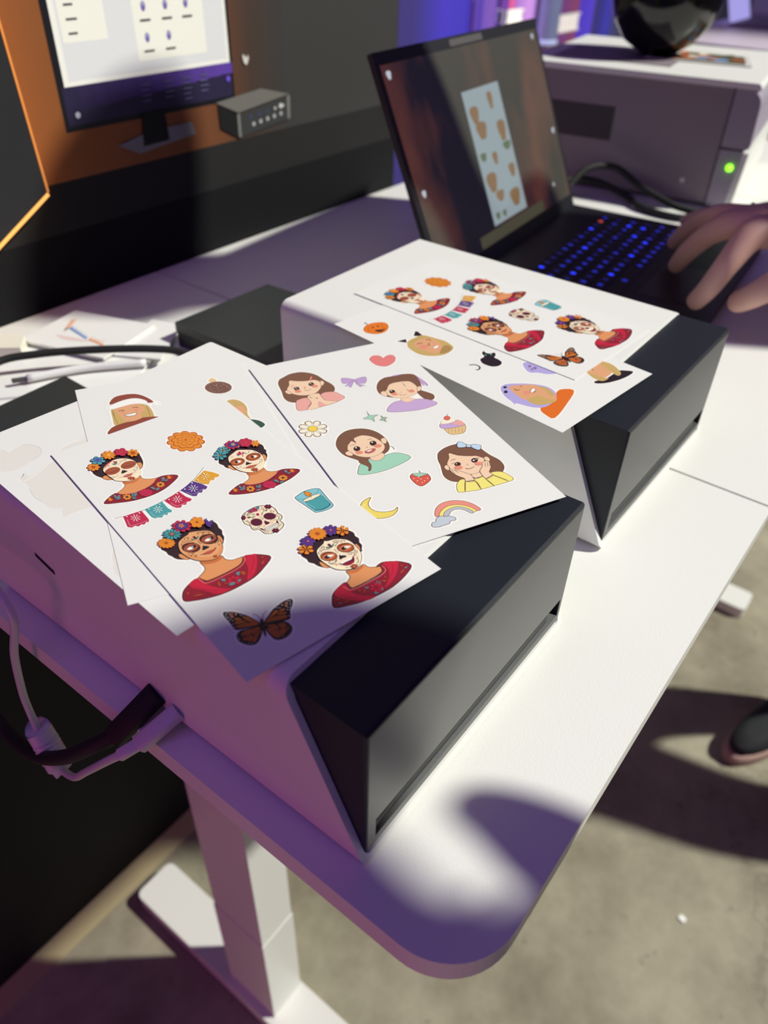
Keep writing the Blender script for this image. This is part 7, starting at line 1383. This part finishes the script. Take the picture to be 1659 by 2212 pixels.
for a, b, s_ in ((.18, 2.18, .05), (3.72, 2.2, .04), (3.75, 1.04, .045), (.2, 1.02, .045), (3.4, .4, .03)): sblob(a, b, s_*.8, s_, wh)
sbox('task_strip', 1.1, 2.95, .165, .30, .0062, .0080, mat('olive_strip', (.12, .12, .07, 1), .5, emit=(.2, .2, .11, 1), es=.25), dsp)
bz = sbox('bezel_brand_strip', 1.55, 2.35, 2.30, 2.37, 0, .003, M['vent'])
# keys, one object each; every look shares one mesh
kb = [emat('key_glow_dim', (.02, .03, .5, 1), .3), emat('key_glow', (.03, .05, 1, 1), .6), emat('key_glow_bright', (.02, .04, 1, 1), 2.2), emat('key_glow_red', (1, .12, .12, 1), .9)]
KM = {}
def keymesh(wd, g):
    if (wd, g) in KM: return KM[wd, g]
    bm = bmesh.new(); h = wd/2
    A = [(-h, -.075, 0), (h, -.075, 0), (h, .075, 0), (-h, .075, 0)]; B = [(-h+.015, -.06, .02), (h-.015, -.06, .02), (h-.015, .06, .02), (-h+.015, .06, .02)]
    f = lambda p: (e1*p[0]+e2*p[1]+Vector((0, 0, p[2])))*.1
    a = [bm.verts.new(f(p)) for p in A]; b = [bm.verts.new(f(p)) for p in B]; bm.faces.new(b)
    for i in range(4): bm.faces.new((a[i], a[(i+1) % 4], b[(i+1) % 4], b[i]))
    r = [bm.verts.new(f((.026*math.cos(t), .034*math.sin(t), .0215))) for t in [2*math.pi*k/8 for k in range(8)]]; bm.faces.new(r).material_index = 1
    bmesh.ops.recalc_face_normals(bm, faces=bm.faces[:])
    me = bpy.data.meshes.new('key'); bm.to_mesh(me); bm.free(); me.materials.append(M['laptop']); me.materials.append(kb[g]); KM[wd, g] = me; return me
for row in range(6):
    a = .42; offs = (0, 0, .1, .14, .2, 0)[row]
    cols = 18
    for c_ in range(cols):
        if row == 5 and 3 < c_ < 9:
            if c_ != 6: a += .185; continue
            wd = .9
        else: wd = .165
        g = random.choice((0, 0, 1, 1, 1)) if random.random() > .12 else 2
        if row == 0 and c_ == 16: g = 3
        o = bpy.data.objects.new('key', keymesh(wd, g)); COL.objects.link(o); o.parent = lt
        o.location = V(*LP(a+offs*.4, .60+row*.19, .031))-lt.location; a += .185
# ================================================================ LARGE PRINTER, BOWL, PHOTO
ex = Vector((.987, .16, 0)); ey = Vector((-.16, .987, 0)); B0 = Vector((11.14, 1.95, 0))
bpn = thing('photo_printer', 'large grey violet photo printer standing right of the laptop with a black bowl on top', 'printer', V(13, 4, 0))
def bprof(name, prof, x0, x1, mt, bev=0):
    bm = bmesh.new(); a = [bm.verts.new(V(*(B0+ex*x0+ey*y+Vector((0, 0, z))))) for y, z in prof]; b = [bm.verts.new(V(*(B0+ex*x1+ey*y+Vector((0, 0, z))))) for y, z in prof]; n = len(prof)
    bm.faces.new(a); bm.faces.new(b[::-1])
    for i in range(n): bm.faces.new((a[i], b[i], b[(i+1) % n], a[(i+1) % n]))
    if bev: bevel(bm, bev*.1, 2)
    return obj(name, bm, mt, bpn)
bprof('side_panel', [(.36, .06), (3.45, .06), (3.45, 1.60), (.36, 1.60)], 0, .08, M['purpbox'])
bprof('body', [(.36, .05), (3.5, .05), (3.5, 1.60), (.36, 1.60)], .08, 3.3, M['shell'])
bprof('front_cover', fillet([(-.05, .85), (.34, .85), (.34, 1.60), (-.02, 1.60)], [.05, .02, .02, .2], 6), -.02, 3.32, mat('lilac_grey_plastic', (.34, .30, .38, 1), .45))
bprof('front_lower', [(.08, .05), (.34, .05), (.34, .82), (.02, .82)], -.02, 3.32, mat('lilac_grey_plastic_lower', (.34, .30, .38, 1), .45))
bprof('front_tray', [(-.02, .1), (.09, .1), (.09, .8), (-.06, .8)], .02, 3.28, M['steel'])
bprof('top_lid', fillet([(0.0, 1.6), (3.5, 1.6), (3.5, 1.68), (.05, 1.68)], [.02, .03, .03, .03], 3), -.03, 3.33, M['shell'])
bprof('grille', [(1.95, .72), (2.95, .72), (2.95, 1.18), (1.95, 1.18)], -.008, .002, M['vent'])
bprof('screw', [(.72, .30), (.78, .30), (.78, .36), (.72, .36)], -.012, .002, M['steel'])
bprof('rear_lid_pad', [(1.4, 1.68), (3.2, 1.68), (3.2, 1.69), (1.4, 1.69)], .6, 1.9, M['purpbox'])
q_ = V(*(B0+ex*-.05+ey*.14+Vector((0, 0, .6)))); bm = bmesh.new(); bmesh.ops.create_uvsphere(bm, u_segments=12, v_segments=8, radius=.005, matrix=Matrix.Translation(q_)); obj('status_light', bm, M['gled'], bpn, smooth=True)
ph = slab('photo_print', [(12.02, 4.05), (12.4, 2.5), (13.35, 2.85), (13.1, 4.3)], 1.69, 1.70, mat('photo_border', (.75, .75, .72, 1), .3)); tag(ph, 'glossy colour photo lying on the large printer under the black bowl', 'photo')
pr = Print(lambda a, b, h: V(a, b, 1.70)+Vector((0, 0, h)), 2e-5)
def pm(s_, t_): a = Vector((12.06, 4.0)); b = Vector((12.42, 2.58)); c = Vector((13.3, 2.88)); d = Vector((13.06, 4.24)); return tuple(a.lerp(b, s_).lerp(d.lerp(c, s_), t_))
pr.poly((96, 84, 50), [pm(.02, .05), pm(.98, .05), pm(.98, .95), pm(.02, .95)])
for i in range(26):
    s_, t_ = random.random()*.86+.06, random.random()*.8+.1; cx, cy = pm(s_, t_); pr.ell(random.choice([(60, 80, 40), (200, 120, 70), (120, 150, 190), (170, 90, 50), (225, 220, 200), (50, 50, 40)]), cx, cy, .1+.1*random.random(), .03, -.02, .06+.08*random.random(), 10)
pr.done('picture', ph, V(12.7, 3.4, 1.70))
tag(lathe('bowl', (12.5, 4.06, 1.70), [(.25, 0), (.30, .03), (.55, .18), (.76, .45), (.86, .8), (.88, 1.1), (.86, 1.22), (.82, 1.25), (.80, 1.2), (.80, .85), (.68, .45), (.45, .2), (.1, .1)], M['gloss']), 'round glossy black bowl on top of the large printer', 'bowl')
for k_, off in enumerate((0, .22)):
    tag(tube('cable', [(9.75, 4.1-off*.4, .12), (10.15, 4.1-off, .25+.18*k_), (10.5, 3.8-off, .20+.25*k_), (10.45, 3.3-off*.8, .10+.18*k_), (10.2+.15*k_, 2.9-off, .06+.12*k_), (10.15+.2*k_, 2.4, .05+.08*k_), (10.35+.2*k_, 2.0-off, .05), (10.5+.3*k_, 1.3, .05)], .05, M['rubber']), ('upper' if k_ else 'lower')+' loop of black cable between the laptop and the large printer', 'cable', 'black cables behind the laptop')
# ================================================================ BACKGROUND STALL
def glow_panel(x0, x1, c, s, label, y=16.0, z0=-3, z1=5, stops=None):
    m_ = mat('lit_fabric_glow', tuple(v*.3 for v in c)+(1,), .6, emit=c+(1,), es=s)  # emission stands in for the coloured LED light falling on the fabric
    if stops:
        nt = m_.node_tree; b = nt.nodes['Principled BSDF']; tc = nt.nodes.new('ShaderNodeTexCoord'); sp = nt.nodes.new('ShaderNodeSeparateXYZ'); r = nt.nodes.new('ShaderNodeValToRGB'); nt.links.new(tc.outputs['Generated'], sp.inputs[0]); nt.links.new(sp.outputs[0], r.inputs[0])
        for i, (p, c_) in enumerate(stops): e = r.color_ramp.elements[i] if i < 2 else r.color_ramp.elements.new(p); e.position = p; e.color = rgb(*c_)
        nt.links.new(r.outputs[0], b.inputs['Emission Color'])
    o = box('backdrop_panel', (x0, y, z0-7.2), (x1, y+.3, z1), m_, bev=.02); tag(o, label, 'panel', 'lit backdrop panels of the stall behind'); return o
glow_panel(18.5, 25.9, (.05, .04, .3), 1, 'dark to deep blue backdrop panel left of the pink panels', stops=[(0, (44, 40, 60)), (.55, (50, 42, 96)), (.78, (62, 48, 178)), (1, (56, 44, 168))])
glow_panel(26.0, 27.7, (.12, .06, .35), 1, 'purple backdrop panel right of the deep blue one', stops=[(0, (84, 60, 160)), (1, (122, 84, 168))])
glow_panel(27.8, 29.05, (.3, .06, .2), 1, 'narrow backdrop panel with a red light line', stops=[(0, (78, 60, 160)), (.55, (110, 60, 150)), (.78, (250, 90, 120)), (.95, (200, 90, 170))])
glow_panel(29.1, 30.7, (.6, .3, .6), 1, 'bright pink lilac backdrop panel', stops=[(0, (150, 100, 190)), (.7, (206, 150, 224)), (1, (180, 130, 215))])
glow_panel(31.6, 34.6, (.15, .04, .12), 1, 'purple to brick red backdrop panel with white louvres', stops=[(0, (100, 62, 140)), (.5, (110, 62, 120)), (1, (136, 70, 92))])
glow_panel(34.7, 36.1, (.08, .05, .5), 1, 'bright violet backdrop panel between two clear strips', stops=[(0, (80, 60, 180)), (1, (88, 70, 200))])
glow_panel(36.3, 60, (.05, .05, .12), 1, 'long slate grey backdrop panel behind the black bowl', stops=[(0, (66, 64, 100)), (.05, (62, 60, 170)), (.1, (66, 66, 92)), (.5, (40, 40, 52)), (1, (30, 30, 36))])
glass = bpy.data.materials.new('clear_acrylic'); glass.use_nodes = True; gb = glass.node_tree.nodes['Principled BSDF']; gb.inputs['Transmission Weight'].default_value = 1; gb.inputs['Roughness'].default_value = .05; gb.inputs['IOR'].default_value = 1.3; gb.inputs['Base Color'].default_value = (.8, .78, .95, 1)
for x_, lab in ((25.95, 'clear acrylic upright beside the deep blue panel'), (27.75, 'clear acrylic upright beside the red light line'), (36.2, 'clear acrylic upright next to the bright violet panel')):
    tag(box('acrylic_upright', (x_-.12, 15.6, -10.2), (x_+.12, 15.9, 5), glass, bev=.02), lab, 'divider', 'clear uprights of the stall behind')
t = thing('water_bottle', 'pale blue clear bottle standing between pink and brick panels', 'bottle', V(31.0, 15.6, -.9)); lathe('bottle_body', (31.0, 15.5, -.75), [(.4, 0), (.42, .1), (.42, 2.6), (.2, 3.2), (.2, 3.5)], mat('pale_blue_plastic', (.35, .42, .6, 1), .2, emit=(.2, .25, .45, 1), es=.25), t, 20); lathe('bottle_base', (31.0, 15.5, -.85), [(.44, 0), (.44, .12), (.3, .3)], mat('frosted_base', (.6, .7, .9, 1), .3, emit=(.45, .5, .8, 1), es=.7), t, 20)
box('stand', (30.4, 15.1, -10.2), (31.6, 16, -.85), M['purpbox'], t)
wm = mat('lit_white_louvre', (.8, .78, .72, 1), .5, emit=(.8, .74, .66, 1), es=.75); dm = mat('louvre_gap', (.25, .2, .3, 1), .6)
for (x0, x1, z0, z1, n, lab) in ((27.9, 29.15, 0, .42, 4, 'small lit white louvre box under the red light line'), (32.0, 34.1, -.62, 0.0, 7, 'wide lit white louvre box on the brick panel')):
    t = thing('louvre_box', lab, 'vent', V((x0+x1)/2, 15.8, z0), 'lit white louvre boxes'); box('backing', (x0, 15.8, z0), (x1, 15.98, z1), dm, t)
    for i in range(n): xx = x0+(x1-x0)*i/n; box('louvre', (xx+.03, 15.66, z0+.03), (xx+(x1-x0)/n*.62, 15.8, z1-.03), wm, t, .01)
    box('louvre_rail', (x0, 15.64, z1-.06), (x1, 15.8, z1), wm, t); box('louvre_rail', (x0, 15.64, z0), (x1, 15.8, z0+.06), wm, t)
# far counter and laptop seen right of the bowl
ct = thing('counter', 'pink lit counter of another stall beyond the bowl', 'counter', V(37, 8, FL)); box('counter_top', (29, 6, -.15), (41, 10.5, .0), mat('counter_top_white', (.6, .52, .62, 1), .4), ct, .02); box('counter_front', (29.3, 6.2, FL), (40.7, 10.3, -.15), mat('counter_front_pink_lit', (.55, .33, .33, 1), .5), ct, .02)  # pink stall light is tinted into the counter's base colours
fl_ = thing('far_laptop', 'small laptop with pale violet screen on the far counter', 'laptop', V(36, 8.8, 0)); box('laptop_base', (34.6, 7.4, .0), (37.8, 9.6, .12), M['purpbox'], fl_, .02)
bm = bmesh.new(); vs_ = [bm.verts.new(V(*p)) for p in ((34.6, 9.5, .12), (37.2, 9.6, .12), (37.8, 10.3, 1.5), (35.2, 10.2, 1.5))]; g_ = [bm.verts.new(v.co+Vector((0, .01, 0))) for v in vs_]; bm.faces.new(vs_); bm.faces.new(g_[::-1]); [bm.faces.new((vs_[i], g_[i], g_[(i+1) % 4], vs_[(i+1) % 4])) for i in range(4)]
obj('laptop_screen', bm, emat('far_screen', (.42, .38, .85, 1), .9), fl_)
for k_, (x_, y_) in enumerate(((25.5, 4.6), (30.0, 2.6))):
    t = thing('stool', ('left' if k_ == 0 else 'right')+' black round stool in front of the far counter', 'stool', V(x_, y_, FL), 'black stools at the far counter')
    lathe('seat', (x_, y_, -1.5), [(1.2, 0), (1.5, .15), (1.55, .5), (1.3, .7), (.3, .78)], M['black'], t, 24); lathe('pole', (x_, y_, FL+.1), [(.18, 0), (.18, 8.6)], M['black'], t, 12); lathe('stool_base', (x_, y_, FL), [(1.6, 0), (1.6, .1), (.3, .3)], M['black'], t, 24)
# ================================================================ PEOPLE
def skin(name, J, E_, material, parent, sub=2, root=0):
    "continuous limb surface: J = {joint: (x,y,z,r)}, E_ = edges"
    names = list(J); me = bpy.data.meshes.new(name); p0 = origin_of(parent)
    me.from_pydata([tuple(V(*J[n][:3])-p0) for n in names], [(names.index(a), names.index(b)) for a, b in E_], [])
    o = new_obj(name, me, material, parent); md = o.modifiers.new('skin', 'SKIN'); md.use_smooth_shade = True
    me.skin_vertices or None
    for i, n in enumerate(names):
        r = J[n][3]; rr = (r, r) if not isinstance(r, tuple) else r; me.skin_vertices[0].data[i].radius = (rr[0]*.1, rr[1]*.1); me.skin_vertices[0].data[i].use_root = i == root
    s = o.modifiers.new('sub', 'SUBSURF'); s.levels = sub; s.render_levels = sub
    return o
def chain(*n): return [(a, b) for a, b in zip(n, n[1:])]
op = thing('person', 'person in dark clothes whose right hand rests above the laptop keyboard', 'person', V(12, -3, FL))
J = dict(pelvis=(12.2, -3.5, -1.2, .95), chest=(9.9, -.9, 3.5, 1.1), neck=(8.6, .6, 4.8, .45), jaw=(8.1, 1.2, 5.1, .62), skull=(7.4, 1.35, 5.8, .95), crown=(7.25, 1.8, 6.5, .8),
 rsh=(10.4, .5, 3.9, .55), relb=(10.0, -1.1, 1.7, .42), rwr=(7.6, -.12, 1.12, .27), palm=(7.42, .42, 1.03, .24),
 lsh=(9.3, -2.1, 3.9, .55), lelb=(9.9, -3.3, 1.2, .42), lwr=(9.6, -2.6, -.9, .3), lhand=(9.5, -2.3, -1.4, .34))
HE = chain('pelvis', 'chest', 'neck', 'jaw', 'skull', 'crown')+chain('chest', 'rsh', 'relb', 'rwr', 'palm')+chain('chest', 'lsh', 'lelb', 'lwr', 'lhand')
FG = [('i', (6.98, .66, 1.0), (6.74, .74, .74), (6.68, .84, .46), (6.74, .97, .24)), ('m', (7.14, .90, 1.03), (7.20, 1.12, .84), (7.36, 1.34, .54), (7.56, 1.48, .27)), ('r', (7.36, 1.06, 1.0), (7.62, 1.30, .86), (7.94, 1.56, .58), (8.18, 1.76, .31)),
 ('p', (7.62, 1.06, .92), (7.98, 1.28, .82), (8.36, 1.58, .64), (8.70, 1.84, .46)), ('t', (7.05, .12, 1.0), (6.66, .12, .84), (6.56, .34, .6), (6.72, .58, .37))]
for nme, a, b, c_, d in FG:                                         # knuckle, joints and tip of every finger, all in the one body surface
    th_ = 1.15 if nme == 't' else (.86 if nme == 'p' else 1)
    for k_, p_, r_ in (('k', a, .16), ('1', b, .128), ('2', c_, .116), ('3', d, .096)): J[nme+k_] = (*p_, r_*th_)
    HE += chain('rwr' if nme == 't' else 'palm', nme+'k', nme+'1', nme+'2', nme+'3')
body = skin('body', J, HE, M['skin'], op)
def shell_(name, J, E_, mt, p): return skin(name, J, E_, mt, p)
shell_('shirt', dict(hip=(12.25, -3.55, -1.6, 1.15), waist=(11.4, -2.5, .8, 1.1), chest=(9.9, -.9, 3.5, 1.3), collar=(9.0, .15, 4.5, .7), rsh=(10.4, .5, 3.9, .72), relb=(10.1, -.95, 2.1, .6), lsh=(9.3, -2.1, 3.9, .72), lelb=(9.9, -3.25, 1.6, .6)),
 chain('hip', 'waist', 'chest', 'collar')+chain('chest', 'rsh', 'relb')+chain('chest', 'lsh', 'lelb'), M['shirt'], body)
shell_('trousers', dict(hip=(12.25, -3.55, -1.4, 1.1), rk=(12.7, -2.6, -5.4, .72), ra=(12.55, -2.35, -9.5, .5), lk=(11.4, -4.9, -5.4, .9), la=(11.4, -5.2, -9.5, .7)), chain('hip', 'rk', 'ra')+chain('hip', 'lk', 'la'), M['trousers'], body)
skin('hair', dict(a=(7.45, .8, 5.6, .98), b=(7.3, 1.5, 6.2, 1.1), c=(7.0, 2.3, 7.1, .95)), chain('a', 'b', 'c'), M['hair'], body)  # bulked out beyond the head, unseen, to spread its shadow over desk and wall
def shoe(p, x, y, ang, L=2.9):
    c, s = math.cos(ang), math.sin(ang)
    prof = []                                                  # plan outline, toe at +L
    for k_ in range(28):
        a = 2*math.pi*k_/28; q = L/2*math.cos(a); hw = .5-.08*math.cos(a)+.07*math.cos(2*a) if q > 0 else .44
        prof.append((q, (hw if q > 0 else .42)*math.sin(a)))
    def ring(scale, z, lift=0, cut=0): return [V(x+(q*scale-cut)*c-r*scale*s, y+(q*scale-cut)*s+r*scale*c, z+lift*max(0, q/L*2)) for q, r in prof]
    def loft(name, rings, mt):
        bm = bmesh.new(); R = [[bm.verts.new(v) for v in r] for r in rings]
        for A, B in zip(R, R[1:]):
            for k_ in range(28): bm.faces.new((A[k_], A[(k_+1) % 28], B[(k_+1) % 28], B[k_]))
        bm.faces.new(R[0][::-1]); bm.faces.new(R[-1]); return obj(name, bm, mt, p, smooth=True)
    s0 = loft('shoe', [ring(.98, FL+.28), ring(1.0, FL+.4), ring(.96, FL+.62, -.1), ring(.8, FL+.85, -.25, .15), ring(.5, FL+1.1, -.3, .45)], mat('black_suede', (.012, .014, .018, 1), .8)); 
    bm = bmesh.new(); R = [[bm.verts.new(v-origin_of(s0)+origin_of(s0)) for v in r] for r in (ring(.97, FL+.01), ring(1.06, FL+.06), ring(1.08, FL+.2), ring(1.02, FL+.3))]
    for A, B in zip(R, R[1:]):
        for k_ in range(28): bm.faces.new((A[k_], A[(k_+1) % 28], B[(k_+1) % 28], B[k_]))
    bm.faces.new(R[0][::-1]); bm.faces.new(R[-1]); obj('sole', bm, M['sole'], p, smooth=True)
shoe(body, 11.75, -1.95, math.radians(158)); shoe(body, 10.9, -5.05, math.radians(165))
# the photographer, standing right behind the camera's shoulder; out of frame, throws the shadows on the desk corner
pg = thing('person', 'photographer in dark clothes standing at the desk corner, outside the picture', 'person', V(2.6, -3.6, FL))
J = dict(pelvis=(2.6, -4.3, -1.0, .95), chest=(2.7, -4.4, 2.6, 1.1), neck=(2.6, -3.7, 4.6, .45), jaw=(2.95, -3.5, 5.2, .62), skull=(3.3, -3.42, 6.0, .83), crown=(3.4, -3.5, 6.4, .7),
 lsh=(1.1, -4.0, 3.8, .55), lelb=(.2, -3.9, 1.6, .42), lwr=(-.5, -2.9, 2.8, .28), lhand=(-.6, -2.5, 3.1, .36), rsh=(4.1, -4.5, 3.4, .5), relb=(3.4, -4.1, .9, .42), rwr=(2.25, -2.85, 2.45, .27), rhand=(2.5, -2.66, 2.85, .25), rtip=(2.6, -2.44, 3.0, .16), rtip2=(2.58, -2.30, 3.12, .1))
pb = skin('body', J, chain('pelvis', 'chest', 'neck', 'jaw', 'skull', 'crown')+chain('chest', 'lsh', 'lelb', 'lwr', 'lhand')+chain('chest', 'rsh', 'relb', 'rwr', 'rhand', 'rtip', 'rtip2'), M['skin'], pg)
skin('hair', dict(a=(3.2, -3.55, 5.8, .8), b=(3.3, -3.5, 6.2, .86), c=(3.4, -3.5, 6.5, .7)), chain('a', 'b', 'c'), M['hair'], pb)
skin('shirt', dict(hip=(2.6, -4.35, -1.5, 1.15), chest=(2.7, -3.95, 2.6, 1.3), collar=(2.33, -3.75, 4.1, .62), lsh=(1.1, -4.0, 3.8, .72), lelb=(.35, -3.92, 2.0, .58), rsh=(4.1, -4.5, 3.4, .6), relb=(3.5, -4.15, 1.3, .5)), chain('hip', 'chest', 'collar')+chain('chest', 'lsh', 'lelb')+chain('chest', 'rsh', 'relb'), M['shirt'], pb)
skin('trousers', dict(hip=(2.6, -4.35, -1.3, 1.1), rk=(3.3, -4.4, -5.4, .72), ra=(3.4, -4.7, -9.5, .5), lk=(1.9, -4.4, -5.4, .72), la=(1.8, -4.7, -9.5, .5)), chain('hip', 'rk', 'ra')+chain('hip', 'lk', 'la'), M['trousers'], pb)
shoe(pb, 3.3, -4.3, math.radians(80)); shoe(pb, 1.8, -4.3, math.radians(95))
# scrap on the floor
tag(slab('paper_scrap', fillet([(6.66, -1.88), (6.76, -1.9), (6.79, -1.79), (6.69, -1.76)], [.02]*4, 3), FL, FL+.03, M['card']), 'tiny white paper scrap on the concrete floor', 'scrap')
